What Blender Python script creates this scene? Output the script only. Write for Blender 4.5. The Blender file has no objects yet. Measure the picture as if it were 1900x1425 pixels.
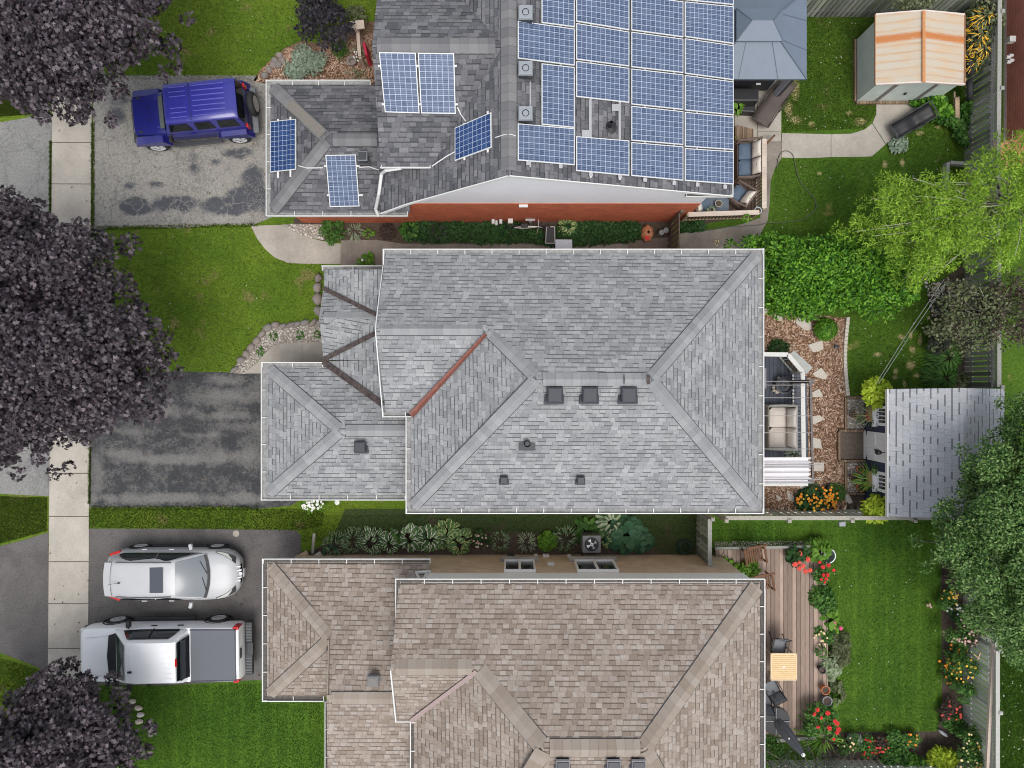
import bpy, math, random
import numpy as np
from mathutils import Vector, Matrix
R = math.radians
S = bpy.context.scene
COL = S.collection
H = 26.3; F = 1315.0            # drone height above the ground (m) and focal length in photo pixels
# ---------------------------------------------------------------- camera
cam = bpy.data.cameras.new("camera"); camo = bpy.data.objects.new("camera", cam); COL.objects.link(camo)
camo.location = (0, 0, H); camo.rotation_euler = (0, 0, 0)
cam.sensor_fit = 'HORIZONTAL'; cam.sensor_width = 36; cam.lens = 36 * F / 1900
cam.clip_start = 0.1; cam.clip_end = 500
S.camera = camo
# ---------------------------------------------------------------- world, sun, exposure
wd = bpy.data.worlds.new("World"); S.world = wd; wd.use_nodes = True
nt = wd.node_tree; nt.nodes.clear()
wo = nt.nodes.new('ShaderNodeOutputWorld'); bg = nt.nodes.new('ShaderNodeBackground')
sk = nt.nodes.new('ShaderNodeTexSky'); hs = nt.nodes.new('ShaderNodeHueSaturation')
sk.sky_type = 'NISHITA'; sk.sun_disc = False; sk.sun_elevation = R(68); sk.sun_rotation = R(160)
sk.air_density = 1.0; sk.dust_density = 3.0
hs.inputs['Saturation'].default_value = 0.35
nt.links.new(sk.outputs[0], hs.inputs['Color']); nt.links.new(hs.outputs[0], bg.inputs[0]); nt.links.new(bg.outputs[0], wo.inputs[0])
bg.inputs[1].default_value = 0.15
sl = bpy.data.lights.new("sun", 'SUN'); sl.energy = 1.0; sl.angle = R(30); sl.color = (1, .965, .92)
so = bpy.data.objects.new("sun", sl); COL.objects.link(so)
# sun high in the south-south-west: direction of travel of the light
_az = R(160); _el = R(70)
_d = Vector((math.sin(_az) * math.cos(_el), math.cos(_az) * math.cos(_el), math.sin(_el)))
so.rotation_euler = _d.to_track_quat('Z', 'Y').to_euler(); so.location = (0, -20, 30)
S.view_settings.view_transform = 'Standard'; S.view_settings.look = 'None'
S.view_settings.exposure = 0.5; S.view_settings.gamma = 1; S.view_settings.use_curve_mapping = False
S.render.engine = 'CYCLES'
try:
    S.cycles.filter_width = 1.0; S.cycles.max_bounces = 6; S.cycles.diffuse_bounces = 4; S.cycles.transparent_max_bounces = 8
except Exception: pass

# ---------------------------------------------------------------- helpers
def W(px, py, z=0.0):
    """point of the place seen at photo pixel (px,py) when it stands z metres high"""
    return Vector(((px - 950) * (H - z) / F, (712.5 - py) * (H - z) / F, z))
def WL(pts, z=0.0): return [W(p[0], p[1], p[2] if len(p) > 2 else z) for p in pts]
OFF = {}
def tagp(o, label=None, cat=None, group=None, kind=None):
    if label: o['label'] = label
    if cat: o['category'] = cat
    if group: o['group'] = group
    if kind: o['kind'] = kind
    return o
def thing(name, label, cat, loc=(0, 0, 0), group=None):
    o = bpy.data.objects.new(name, None); COL.objects.link(o); o.empty_display_size = .3
    o.location = loc; OFF[o.name] = Vector(loc); return tagp(o, label, cat, group)
def place(t, x, y, z=0, rot=0):
    t.location = (x, y, z); t.rotation_euler = (0, 0, rot)
def copy_tree(o, parent=None):
    c = o.copy(); COL.objects.link(c)
    if parent is not None: c.parent = parent
    for ch in list(o.children): copy_tree(ch, c)
    return c
SPLIT = {'roof_seam', 'panel_rail', 'wall_fitting', 'floodlight', 'rake_board', 'door_handle', 'wheel_arch', 'fender_flare', 'hinge', 'door_panel', 'wiper', 'valley_flashing', 'roof_rib', 'ridge_patch', 'door_track', 'roof_trim', 'eaves_trim', 'cable_conduit', 'base_rail', 'edge_board', 'grille_bars', 'cover_rail', 'bonnet_vent', 'rafter', 'downspout', 'side_louvre', 'gable_wall', 'upper_wall', 'bumper_tread'}
class MB:
    def __init__(s): s.v = []; s.f = []; s.m = []; s.cm = 0
    def add(s, vs, fs):
        b = len(s.v); s.v += [tuple(p) for p in vs]
        for f in fs: s.f.append([b + i for i in f]); s.m.append(s.cm)
        return s
    def poly(s, pts): return s.add(pts, [list(range(len(pts)))])
    def box(s, c, d, rz=0, taper=1.0):
        ca, sa = math.cos(rz), math.sin(rz); vs = []
        for k in (-1, 1):
            t = taper if k > 0 else 1
            for (i, j) in ((-1, -1), (1, -1), (1, 1), (-1, 1)):
                x, y = i * d[0] / 2 * t, j * d[1] / 2 * t
                vs.append((c[0] + x * ca - y * sa, c[1] + x * sa + y * ca, c[2] + k * d[2] / 2))
        return s.add(vs, [[3, 2, 1, 0], [4, 5, 6, 7], [0, 1, 5, 4], [1, 2, 6, 5], [2, 3, 7, 6], [3, 0, 4, 7]])
    def beam(s, a, b, w, h, up=(0, 0, 1)):
        a = Vector(a); b = Vector(b); d = (b - a).normalized(); u = Vector(up)
        sd = d.cross(u)
        if sd.length < 1e-4: sd = Vector((1, 0, 0))
        sd.normalize(); uu = sd.cross(d).normalized(); vs = []
        for p in (a, b):
            for i, j in ((-1, -1), (1, -1), (1, 1), (-1, 1)): vs.append(p + sd * i * w / 2 + uu * j * h / 2)
        return s.add(vs, [[0, 1, 2, 3], [7, 6, 5, 4], [0, 4, 5, 1], [1, 5, 6, 2], [2, 6, 7, 3], [3, 7, 4, 0]])
    def prism(s, pts, t):
        """closed solid: top outline pts, thickness t downwards"""
        n = len(pts); P = [Vector(p) for p in pts]
        a = sum(P[i].x * P[(i + 1) % n].y - P[(i + 1) % n].x * P[i].y for i in range(n))
        if a < 0: P = P[::-1]
        vs = P + [p - Vector((0, 0, t)) for p in P]
        return s.add(vs, [list(range(n)), list(range(2 * n - 1, n - 1, -1))] + [[i, n + i, n + (i + 1) % n, (i + 1) % n] for i in range(n)])
    def cyl(s, c, r, h, n=16, r2=None, axis='z', cap=True):
        r2 = r if r2 is None else r2; vs = []
        for k, rr in ((0, r), (1, r2)):
            for i in range(n):
                a = 2 * math.pi * i / n; x, y, z = rr * math.cos(a), rr * math.sin(a), k * h
                if axis == 'x': x, y, z = z, x, y
                elif axis == 'y': x, y, z = y, z, x
                vs.append((c[0] + x, c[1] + y, c[2] + z))
        fs = [[i, (i + 1) % n, n + (i + 1) % n, n + i] for i in range(n)]
        if cap: fs += [list(range(n - 1, -1, -1)), list(range(n, 2 * n))]
        return s.add(vs, fs)
    def lathe(s, c, prof, n=16):
        vs = []
        for r, z in prof:
            for i in range(n):
                a = 2 * math.pi * i / n; vs.append((c[0] + r * math.cos(a), c[1] + r * math.sin(a), c[2] + z))
        fs = []
        for k in range(len(prof) - 1):
            for i in range(n): fs.append([k * n + i, k * n + (i + 1) % n, (k + 1) * n + (i + 1) % n, (k + 1) * n + i])
        return s.add(vs, fs)
    def tube(s, path, r, n=6, r2=None):
        P = [Vector(p) for p in path]; m = len(P); vs = []; ref = None
        for k in range(m):
            d = (P[min(k + 1, m - 1)] - P[max(k - 1, 0)]).normalized()
            if ref is None: ref = Vector((0, 0, 1)) if abs(d.z) < .9 else Vector((1, 0, 0))
            sd = d.cross(ref).normalized(); up = sd.cross(d).normalized(); ref = up
            rr = r + ((r2 if r2 is not None else r) - r) * k / max(m - 1, 1)
            for i in range(n):
                a = 2 * math.pi * i / n; vs.append(P[k] + sd * math.cos(a) * rr + up * math.sin(a) * rr)
        fs = [[k * n + i, k * n + (i + 1) % n, (k + 1) * n + (i + 1) % n, (k + 1) * n + i] for k in range(m - 1) for i in range(n)]
        fs += [list(range(n - 1, -1, -1)), [(m - 1) * n + i for i in range(n)]]
        return s.add(vs, fs)
    def blob(s, c, d, n=6, rng=random, j=.25, rz=None):
        """irregular rounded stone"""
        vs = []; rz = rng.random() * 6.28 if rz is None else rz; ca, sa = math.cos(rz), math.sin(rz)
        rows = ((-.9, .55), (-.2, 1), (.45, .85), (.9, .4))
        js = [1 + (rng.random() - .5) * 2 * j for _ in range(n)]
        for zz, rr in rows:
            for i in range(n):
                a = 2 * math.pi * i / n; q = rr * js[i] * (1 + (rng.random() - .5) * j * .5)
                x, y = math.cos(a) * q * d[0] / 2, math.sin(a) * q * d[1] / 2
                vs.append((c[0] + x * ca - y * sa, c[1] + x * sa + y * ca, c[2] + zz * d[2] / 2))
        fs = [[k * n + i, k * n + (i + 1) % n, (k + 1) * n + (i + 1) % n, (k + 1) * n + i] for k in range(3) for i in range(n)]
        fs += [list(range(n - 1, -1, -1)), [3 * n + i for i in range(n)]]
        return s.add(vs, fs)
    def sheet(s, pts, nx, ny, fn):
        """grid over unit square through fn(u,v)->point"""
        b = len(s.v)
        for j in range(ny + 1):
            for i in range(nx + 1): s.v.append(tuple(fn(i / nx, j / ny)))
        for j in range(ny):
            for i in range(nx):
                a = b + j * (nx + 1) + i; s.f.append([a, a + 1, a + nx + 2, a + nx + 1]); s.m.append(s.cm)
        return s
    def clusters(s, tol=.012):
        """face lists of the separate pieces: connected faces, and pieces whose boxes touch, belong together"""
        par = list(range(len(s.v)))
        def find(a):
            while par[a] != a: par[a] = par[par[a]]; a = par[a]
            return a
        for f in s.f:
            for k in f[1:]: par[find(k)] = find(f[0])
        comp = {}
        for i, f in enumerate(s.f): comp.setdefault(find(f[0]), []).append(i)
        cl = []
        for fs in comp.values():
            P_ = np.array([s.v[k] for i in fs for k in s.f[i]]); lo, hi = P_.min(0) - tol, P_.max(0) + tol
            hit = [c for c in cl if (lo <= c[2]).all() and (c[1] <= hi).all()]
            for c in hit: cl.remove(c); fs = fs + c[0]; lo = np.minimum(lo, c[1]); hi = np.maximum(hi, c[2])
            cl.append([fs, lo, hi])
        return [c[0] for c in cl]
    def build(s, name, mat, parent=None, **k):
        if name in SPLIT and parent is not None:
            cs = s.clusters(); first = None
            if 1 < len(cs) <= 60:
                for fs in cs:
                    b = MB(); mp = {}
                    for i in fs:
                        for v in s.f[i]:
                            if v not in mp: mp[v] = len(b.v); b.v.append(s.v[v])
                        b.f.append([mp[v] for v in s.f[i]]); b.m.append(s.m[i])
                    o = b.build1(name, mat, parent, **k); first = first or o
                return first
        return s.build1(name, mat, parent, **k)
    def build1(s, name, mat, parent=None, smooth=None, bevel=None, origin=None, label=None):
        co = np.array(s.v, dtype=float)
        if origin is None:
            lo, hi = co.min(0), co.max(0); origin = Vector(((lo[0] + hi[0]) / 2, (lo[1] + hi[1]) / 2, lo[2]))
        origin = Vector(origin)
        me = bpy.data.meshes.new(name)
        me.from_pydata([(p[0] - origin.x, p[1] - origin.y, p[2] - origin.z) for p in s.v], [], s.f)
        mats = mat if isinstance(mat, (list, tuple)) else [mat]
        for m_ in mats: me.materials.append(m_)
        if len(mats) > 1: me.polygons.foreach_set('material_index', s.m)
        uv = me.uv_layers.new(name='UVMap'); data = np.zeros(len(me.loops) * 2, dtype=np.float32)
        for p in me.polygons:
            n = p.normal
            if abs(n.z) > .985: u = Vector((1, 0, 0)); v = Vector((0, 1, 0))
            else:
                u = Vector((-n.y, n.x, 0)).normalized(); v = n.cross(u)
            for li in p.loop_indices:
                c = s.v[me.loops[li].vertex_index]; c = Vector(c)
                data[2 * li] = c.dot(u); data[2 * li + 1] = c.dot(v)
        uv.data.foreach_set('uv', data)
        if smooth is not None:
            me.shade_smooth(); me.set_sharp_from_angle(angle=R(smooth))
        o = bpy.data.objects.new(name, me); COL.objects.link(o)
        if parent is not None:
            o.parent = parent; o.location = origin - OFF[parent.name]
        else: o.location = origin
        OFF[o.name] = origin
        if bevel:
            b = o.modifiers.new('bevel', 'BEVEL'); b.width = bevel; b.segments = 2; b.limit_method = 'ANGLE'; b.angle_limit = R(30)
        if label: o['label'] = label
        return o
def top(o, label, cat, group=None): return tagp(o, label, cat, group)
def struct(o): o['kind'] = 'structure'; return o
def inpoly(x, y, P):
    c = False; n = len(P); j = n - 1
    for i in range(n):
        if (P[i][1] > y) != (P[j][1] > y) and x < (P[j][0] - P[i][0]) * (y - P[i][1]) / (P[j][1] - P[i][1]) + P[i][0]: c = not c
        j = i
    return c
def inpoly_np(X, Y, P):
    c = np.zeros(X.shape, bool); n = len(P); j = n - 1
    for i in range(n):
        yi, yj, xi, xj = P[i][1], P[j][1], P[i][0], P[j][0]
        if yi != yj: c ^= ((yi > Y) != (yj > Y)) & (X < (xj - xi) * (Y - yi) / (yj - yi) + xi)
        j = i
    return c
def edge_dist(X, Y, P):
    d = np.full(X.shape, 1e9); n = len(P)
    for i in range(n):
        ax, ay = P[i][0], P[i][1]; bx, by = P[(i + 1) % n][0], P[(i + 1) % n][1]
        dx, dy = bx - ax, by - ay; t = np.clip(((X - ax) * dx + (Y - ay) * dy) / max(dx * dx + dy * dy, 1e-9), 0, 1)
        d = np.minimum(d, np.hypot(X - ax - t * dx, Y - ay - t * dy))
    return d
def sample_poly(P, n, rng):
    P = [(p[0], p[1]) for p in P]; xs = [p[0] for p in P]; ys = [p[1] for p in P]; out = np.zeros((0, 2))
    while len(out) < n:
        q = rng.random((n * 2 + 10, 2)); q[:, 0] = min(xs) + q[:, 0] * (max(xs) - min(xs)); q[:, 1] = min(ys) + q[:, 1] * (max(ys) - min(ys))
        out = np.vstack([out, q[inpoly_np(q[:, 0], q[:, 1], P)]])
    return out[:n]
# ---------------------------------------------------------------- materials
class G:
    def __init__(s, name, rough=.8, metallic=0, spec=.5):
        s.mat = bpy.data.materials.new(name); s.mat.use_nodes = True; s.t = s.mat.node_tree; s.t.nodes.clear()
        s.out = s.t.nodes.new('ShaderNodeOutputMaterial'); s.p = s.t.nodes.new('ShaderNodeBsdfPrincipled')
        s.t.links.new(s.p.outputs[0], s.out.inputs[0])
        s.set(s.p, 'Roughness', rough); s.set(s.p, 'Metallic', metallic); s.set(s.p, 'Specular IOR Level', spec)
    def set(s, n, k, v):
        i = n.inputs[k]
        if hasattr(v, 'is_output') or hasattr(v, 'links'): s.t.links.new(v, i)
        elif isinstance(v, (tuple, list)) and i.type == 'RGBA' and len(v) == 3: i.default_value = (*v, 1)
        else: i.default_value = v
    def n(s, typ, out=0, props=None, **inp):
        nd = s.t.nodes.new('ShaderNode' + typ)
        for k, v in (props or {}).items(): setattr(nd, k, v)
        for k, v in inp.items():
            k = int(k[1:]) if k[0] == '_' else k.replace('_', ' ')
            s.set(nd, k, v)
        return nd.outputs[out]
    def math(s, op, a, b=0.0, c=None):
        kw = dict(_0=a, _1=b)
        if c is not None: kw['_2'] = c
        return s.n('Math', 0, {'operation': op}, **kw)
    def mix(s, f, a, b, mode='MIX'):
        nd = s.t.nodes.new('ShaderNodeMix'); nd.data_type = 'RGBA'; nd.blend_type = mode
        s.set(nd, 0, f); s.set(nd, 6, a); s.set(nd, 7, b); return nd.outputs[2]
    def ramp(s, f, stops, interp='LINEAR'):
        nd = s.t.nodes.new('ShaderNodeValToRGB'); cr = nd.color_ramp; cr.interpolation = interp
        while len(cr.elements) < len(stops): cr.elements.new(.5)
        for e, (p, c) in zip(cr.elements, stops):
            e.position = p; e.color = (*c, 1) if isinstance(c, (tuple, list)) else (c, c, c, 1)
        s.set(nd, 0, f); return nd.outputs[0]
    def co(s, which='Object'):
        if which == 'World': return s.n('NewGeometry', 0)
        return s.n('TexCoord', {'Generated': 0, 'UV': 2, 'Object': 3}[which])
    def noise(s, vec, scale, detail=4, rough=.55, dist=0, out=0):
        return s.n('TexNoise', out, None, Vector=vec, Scale=scale, Detail=detail, Roughness=rough, Distortion=dist)
    def map(s, vec, scale=(1, 1, 1), rot=(0, 0, 0), loc=(0, 0, 0)):
        return s.n('Mapping', 0, None, Vector=vec, Scale=scale, Rotation=rot, Location=loc)
    def color(s, c): s.set(s.p, 'Base Color', c); return s
    def rough(s, c): s.set(s.p, 'Roughness', c); return s
    def bump(s, h, strength=.3, dist=.02):
        s.set(s.p, 'Normal', s.n('Bump', 0, None, Strength=strength, Distance=dist, Height=h)); return s
def tint(c, k): return tuple(min(1, x * k) for x in c)
def plain(name, c, rough=.6, metallic=0, var=.12, scale=14, bump=0, spec=.5):
    g = G(name, rough, metallic, spec); n = g.noise(g.co('World'), scale, 5, .6)
    g.color(g.ramp(n, [(.25, tint(c, 1 - var)), (.75, tint(c, 1 + var))]))
    if bump: g.bump(n, bump, .02)
    return g.mat
def leafmat(name, cols, rough=.5, spec=.4,  margin=None, mk=.72, transl=.15):
    """cols: list of colours picked at random for each leaf"""
    g = G(name, rough + .08, 0, spec * .5); r = g.n('NewGeometry', 8)
    k = len(cols); c = g.ramp(r, [(i / max(k - 1, 1), cols[i]) for i in range(k)])
    big = g.noise(g.co('World'), 1.3, 3, .6); c = g.mix(g.ramp(big, [(.35, 0.0), (.7, 1.0)]), g.mix(1.0, c, (.78, .78, .78), 'MULTIPLY'), c)
    if margin:
        uv = g.co('UV'); sx = g.n('SeparateXYZ', 1, None, Vector=uv)
        m = g.math('GREATER_THAN', g.math('ABSOLUTE', sx), mk); c = g.mix(m, c, margin)
    g.color(c)
    if transl:
        tb = g.n('BsdfTranslucent', 0, None, Color=c); ms = g.n('MixShader', 0, None, _0=transl, _1=g.p.outputs[0], _2=tb)
        g.t.links.new(ms, g.out.inputs[0])
    return g.mat
def shingle(name, cols, row=.185, wk=3.4, dark=.35, bands=.5, dash=.55, blot=.12, joint=.07, var2=None):
    """architectural shingles: courses of random-width tabs, each tab its own tone, butt edge and slots between tabs"""
    g = G(name, .93, 0, .25); uv = g.co('UV')
    u = g.n('SeparateXYZ', 0, None, Vector=uv); v = g.n('SeparateXYZ', 1, None, Vector=uv)
    wob = g.noise(uv, 2.2, 2, .5); v = g.math('ADD', v, g.math('MULTIPLY', wob, .012))
    r = g.math('DIVIDE', v, row); ri = g.math('FLOOR', r); fr = g.math('SUBTRACT', r, ri)
    uu = g.math('ADD', g.math('MULTIPLY', u, wk), g.math('MULTIPLY', ri, 37.73))
    vn = g.t.nodes.new('ShaderNodeTexVoronoi'); vn.voronoi_dimensions = '1D'; g.set(vn, 'W', uu); g.set(vn, 'Scale', 1.0); g.set(vn, 'Randomness', .75)
    rnd = g.n('SeparateColor', 0, None, Color=vn.outputs['Color']); rnd2 = g.n('SeparateColor', 1, None, Color=vn.outputs['Color'])
    ve = g.t.nodes.new('ShaderNodeTexVoronoi'); ve.voronoi_dimensions = '1D'; ve.feature = 'DISTANCE_TO_EDGE'; g.set(ve, 'W', uu); g.set(ve, 'Scale', 1.0); g.set(ve, 'Randomness', .75)
    k = len(cols); base = g.ramp(rnd, [(i / (k - 1), cols[i]) for i in range(k)])
    gran = g.noise(uv, 17, 4, .85); base = g.mix(1.0, base, g.ramp(gran, [(.3, .78), (.7, 1.2)]), 'MULTIPLY')
    bl = g.noise(uv, .8, 4, .65); base = g.mix(1.0, base, g.ramp(bl, [(.3, 1 - blot), (.7, 1 + blot * .5)]), 'MULTIPLY')
    butt = g.math('LESS_THAN', fr, .22); hasd = g.math('GREATER_THAN', rnd2, 1 - dash)  # dark butt band: printed granules plus painted shade of the tab thickness
    slot = g.math('LESS_THAN', ve.outputs['Distance'], joint)
    lin = g.math('MAXIMUM', g.math('MULTIPLY', butt, g.math('MULTIPLY_ADD', hasd, .82, .10)), g.math('MULTIPLY', slot, .35))
    c = g.mix(g.math('MULTIPLY', lin, dark), base, tint(cols[0], .28))
    g.color(c)
    h = g.math('SUBTRACT', g.math('MULTIPLY_ADD', rnd2, .35, g.math('SUBTRACT', 1.0, fr)), g.math('MULTIPLY', slot, .8))
    h = g.math('ADD', h, g.math('MULTIPLY', gran, .25)); g.bump(h, .55, .018)
    return g.mat
def brick(name, c1, c2, mortar, bw=.22, bh=.075, sq=.012):
    g = G(name, .9, 0, .3); uv = g.co('UV')
    nd = g.t.nodes.new('ShaderNodeTexBrick'); g.set(nd, 'Vector', uv); g.set(nd, 'Color1', c1); g.set(nd, 'Color2', c2); g.set(nd, 'Mortar', mortar)
    g.set(nd, 'Scale', 1.0); g.set(nd, 'Mortar Size', sq / 2); g.set(nd, 'Brick Width', bw); g.set(nd, 'Row Height', bh); g.set(nd, 'Bias', -.1)
    n = g.noise(uv, 1.4, 4, .6); c = g.mix(1.0, nd.outputs[0], g.ramp(n, [(.3, .85), (.7, 1.12)]), 'MULTIPLY')
    g.color(c); g.bump(g.math('SUBTRACT', 1.0, nd.outputs[1]), .5, .008); return g.mat
def wood(name, c, plank=.14, axis=1, gap=.09, var=.35, rough=.8):
    """weathered boards running along one UV axis"""
    g = G(name, rough, 0, .3); uv = g.co('UV'); a = g.n('SeparateXYZ', axis, None, Vector=uv); b = g.n('SeparateXYZ', 1 - axis, None, Vector=uv)
    r = g.math('DIVIDE', b, plank); ri = g.math('FLOOR', r); fr = g.math('SUBTRACT', r, ri)
    rnd = g.n('TexWhiteNoise', 0, {'noise_dimensions': '1D'}, W=ri)
    sc = (3, 55, 1) if axis == 0 else (55, 3, 1)
    gr = g.noise(g.map(uv, sc), 1.0, 5, .65); 
    col = g.ramp(rnd, [(0, tint(c, 1 - var)), (1, tint(c, 1 + var))]); col = g.mix(1.0, col, g.ramp(gr, [(.3, .72), (.7, 1.2)]), 'MULTIPLY')
    if gap: col = g.mix(g.math('LESS_THAN', fr, gap), col, tint(c, .12))
    g.color(col); g.bump(gr, .35, .006); return g.mat
M = {}
def blobmask(g, p, blobs, rough=.5, soft=0):
    """soft edged stain shapes: (px,py,rx,ry,strength) in photo pixels lying on the ground"""
    n = g.noise(p, 1.6, 5, .65, .3); n2 = g.noise(p, 8, 4, .7); acc = None
    for px, py, rx, ry, w in blobs:
        c = W(px, py); v = g.map(p, (50 / rx, 50 / ry, 0), (0, 0, 0), (-c.x * 50 / rx, -c.y * 50 / ry, 0)); d = g.n('VectorMath', 1, {'operation': 'LENGTH'}, _0=v)
        m = g.math('MULTIPLY', g.math('MAXIMUM', g.math('SUBTRACT', 1.35, d), 0.0), w); acc = m if acc is None else g.math('MAXIMUM', acc, m)
    t = g.math('ADD', acc, g.math('ADD', g.math('MULTIPLY', g.math('SUBTRACT', n, .5), 2.0 * rough * 1.4), g.math('MULTIPLY', g.math('SUBTRACT', n2, .5), 1.1 * rough)))
    return g.ramp(t, [(.30 - soft, 0.0), (.62 + soft, 1.0)])
def asphalt(name, base, patch, patchk, crack=.5, cracks=1.2, stain=None, streak=None, stainpos=.5, blobs=None, lightcrack=None, soft=0):
    g = G(name, .92, 0, .25); p = g.co('World')
    fine = g.noise(p, 20, 4, .85); mid = g.noise(p, 1.0, 5, .62, .4)
    pv = g.map(p, streak) if streak else p
    big = g.noise(pv, .55, 4, .6, .8)
    c = g.mix(g.ramp(big, [(stainpos - .05, 0.0), (stainpos + .09, 1.0)]), base, patch)
    if blobs: bm = blobmask(g, p, blobs, .5 + soft * 2, soft); c = g.mix(bm, base, patch)
    speck = g.noise(p, 9, 4, .75)
    c = g.mix(g.math('MULTIPLY', g.ramp(g.math('MULTIPLY_ADD', speck, .5, g.math('MULTIPLY', mid, .55)), [(.52, 0.0), (.60, 1.0)]), patchk), c, tint(patch, .8))
    c = g.mix(1.0, c, g.ramp(mid, [(.3, .86), (.7, 1.14)]), 'MULTIPLY')
    c = g.mix(1.0, c, g.ramp(fine, [(.3, .62), (.7, 1.36)]), 'MULTIPLY')
    wv = g.n('VectorMath', 0, {'operation': 'ADD'}, _0=p, _1=g.n('VectorMath', 0, {'operation': 'SCALE'}, _0=g.noise(p, 1.7, 4, .7, out=1), Scale=.7))
    if crack:
        e1 = g.n('TexVoronoi', 0, {'feature': 'DISTANCE_TO_EDGE'}, Vector=wv, Scale=cracks)
        e2 = g.n('TexVoronoi', 0, {'feature': 'DISTANCE_TO_EDGE'}, Vector=wv, Scale=cracks * 4.2)
        msk = g.ramp(g.noise(p, .7, 3, .5), [(.42, 0.0), (.58, 1.0)])
        k = g.math('MAXIMUM', g.ramp(e1, [(0.0, 1.0), (.022, 0.0)]), g.math('MULTIPLY', g.ramp(e2, [(0.0, 1.0), (.055, 0.0)]), msk))
        c = g.mix(g.math('MULTIPLY', k, crack), c, g.mix(bm, stain, lightcrack) if lightcrack else (stain or tint(patch, .5)))
    g.color(c); g.bump(fine, .35, .01); return g.mat
M['asphalt_old'] = asphalt('cracked old asphalt', (.31, .295, .265), (.085, .09, .10), .4, .6, 1.1, (.09, .088, .08), blobs=[(250, 383, 30, 17, 1.3), (330, 378, 60, 17, .95), (420, 382, 60, 20, 1.0), (470, 340, 26, 38, 1.0), (460, 370, 50, 26, .9), (360, 310, 18, 30, .55), (290, 340, 26, 10, .5), (240, 345, 14, 9, .6), (440, 285, 40, 14, .6), (215, 215, 25, 18, .7), (225, 180, 30, 20, .6), (400, 300, 20, 12, .5)], lightcrack=(.34, .32, .29))
M['asphalt_apron'] = asphalt('pale apron asphalt', (.25, .248, .236), (.19, .19, .186), .25, .6, .8, (.12, .12, .11), stainpos=.6)
M['asphalt_mid'] = asphalt('patchy sealed asphalt', (.050, .052, .056), (.165, .16, .152), .7, .12, .9, (.25, .24, .22), soft=.26, blobs=[(440, 735, 60, 14, .95), (420, 705, 36, 10, .8), (300, 765, 70, 12, .8), (420, 772, 70, 8, .7), (240, 800, 60, 8, .65), (330, 852, 120, 9, .95), (230, 842, 40, 10, .9), (450, 845, 50, 12, .9), (300, 924, 160, 10, 1.0), (450, 925, 50, 12, 1.0), (180, 860, 16, 70, .6), (380, 808, 40, 7, .6), (450, 790, 40, 10, .6)])
M['asphalt_low'] = asphalt('brown grey asphalt', (.112, .104, .100), (.135, .127, .121), .2, 0, stainpos=.5)
def concrete(name, c, k=.12):
    g = G(name, .9, 0, .3); p = g.co('World'); a = g.noise(p, .9, 5, .65); b = g.noise(p, 18, 4, .85)
    x = g.mix(1.0, c, g.ramp(a, [(.3, 1 - k), (.7, 1 + k)]), 'MULTIPLY'); x = g.mix(1.0, x, g.ramp(b, [(.3, .84), (.7, 1.12)]), 'MULTIPLY')
    g.color(x); g.bump(b, .2, .006); return g.mat
M['walk'] = concrete('sidewalk concrete', (.43, .395, .34), .16)
M['walk2'] = concrete('patio concrete', (.39, .355, .305), .2)
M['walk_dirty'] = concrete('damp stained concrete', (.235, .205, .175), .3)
M['crack'] = plain('joint dirt', (.14, .12, .095), .95)
def lawn(name, c1, c2, dry, drypos=.72, stripes=0, drysc=1.1, blobs=None):
    g = G(name, .9, 0, .2); p = g.co('World'); a = g.noise(p, .45, 5, .6); b = g.noise(p, 15, 4, .85); d = g.noise(p, drysc, 4, .55)
    e = g.noise(g.map(p, loc=(31, 7, 0)), 5, 4, .7)
    x = g.mix(g.ramp(a, [(.3, 0.0), (.7, 1.0)]), c1, c2)
    x = g.mix(g.ramp(d, [(drypos, 0.0), (drypos + .1, 1.0)]), x, dry)
    if blobs: x = g.mix(g.math('MULTIPLY', blobmask(g, p, blobs, .45, .15), .85), x, (.42, .35, .17))
    if stripes:
        sx = g.n('SeparateXYZ', 0, None, Vector=p); w = g.math('SINE', g.math('MULTIPLY', sx, 10.5)); x = g.mix(1.0, x, g.ramp(w, [(.4, .93), (1.0, 1.0 + stripes)]), 'MULTIPLY')
    x = g.mix(1.0, x, g.ramp(e, [(.25, .78), (.75, 1.22)]), 'MULTIPLY')
    x = g.mix(1.0, x, g.ramp(b, [(.3, .42), (.7, 1.6)]), 'MULTIPLY'); g.color(x); g.bump(b, .25, .02); return g.mat
DPB = [(px, py, a * .8, c * .8, .85) for px, py, a, c in [(1476, 165, 11, 26), (1464, 205, 9, 20), (1475, 222, 14, 9), (1506, 231, 8, 7), (1597, 226, 15, 10), (1575, 210, 7, 6), (1642, 306, 7, 9), (1674, 302, 6, 9), (1740, 236, 8, 5), (1707, 247, 10, 6), (1520, 322, 6, 4), (1633, 575, 8, 6), (1628, 658, 12, 7), (1672, 625, 10, 6), (1690, 622, 5, 9), (1707, 632, 6, 12), (1693, 648, 8, 10), (1690, 678, 12, 9), (1660, 700, 6, 5), (1725, 655, 9, 14), (1678, 712, 5, 10), (1702, 697, 9, 6), (1728, 695, 6, 16), (1726, 716, 9, 7), (1662, 688, 6, 8)]]
M['lawn'] = lawn('front lawn', (.064, .124, .009), (.122, .186, .016), (.17, .165, .05), .60)
M['lawn_low'] = lawn('mown lawn', (.040, .098, .008), (.074, .148, .013), (.10, .16, .03), .70, .12)
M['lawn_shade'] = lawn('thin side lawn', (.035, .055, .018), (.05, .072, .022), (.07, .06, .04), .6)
M['lawn_back'] = lawn('worn back lawn', (.038, .092, .007), (.072, .138, .012), (.20, .19, .06), .66, 0, 1.0, DPB)
M['soil'] = plain('garden soil', (.075, .055, .04), .95, var=.5, scale=9, bump=.6)
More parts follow.
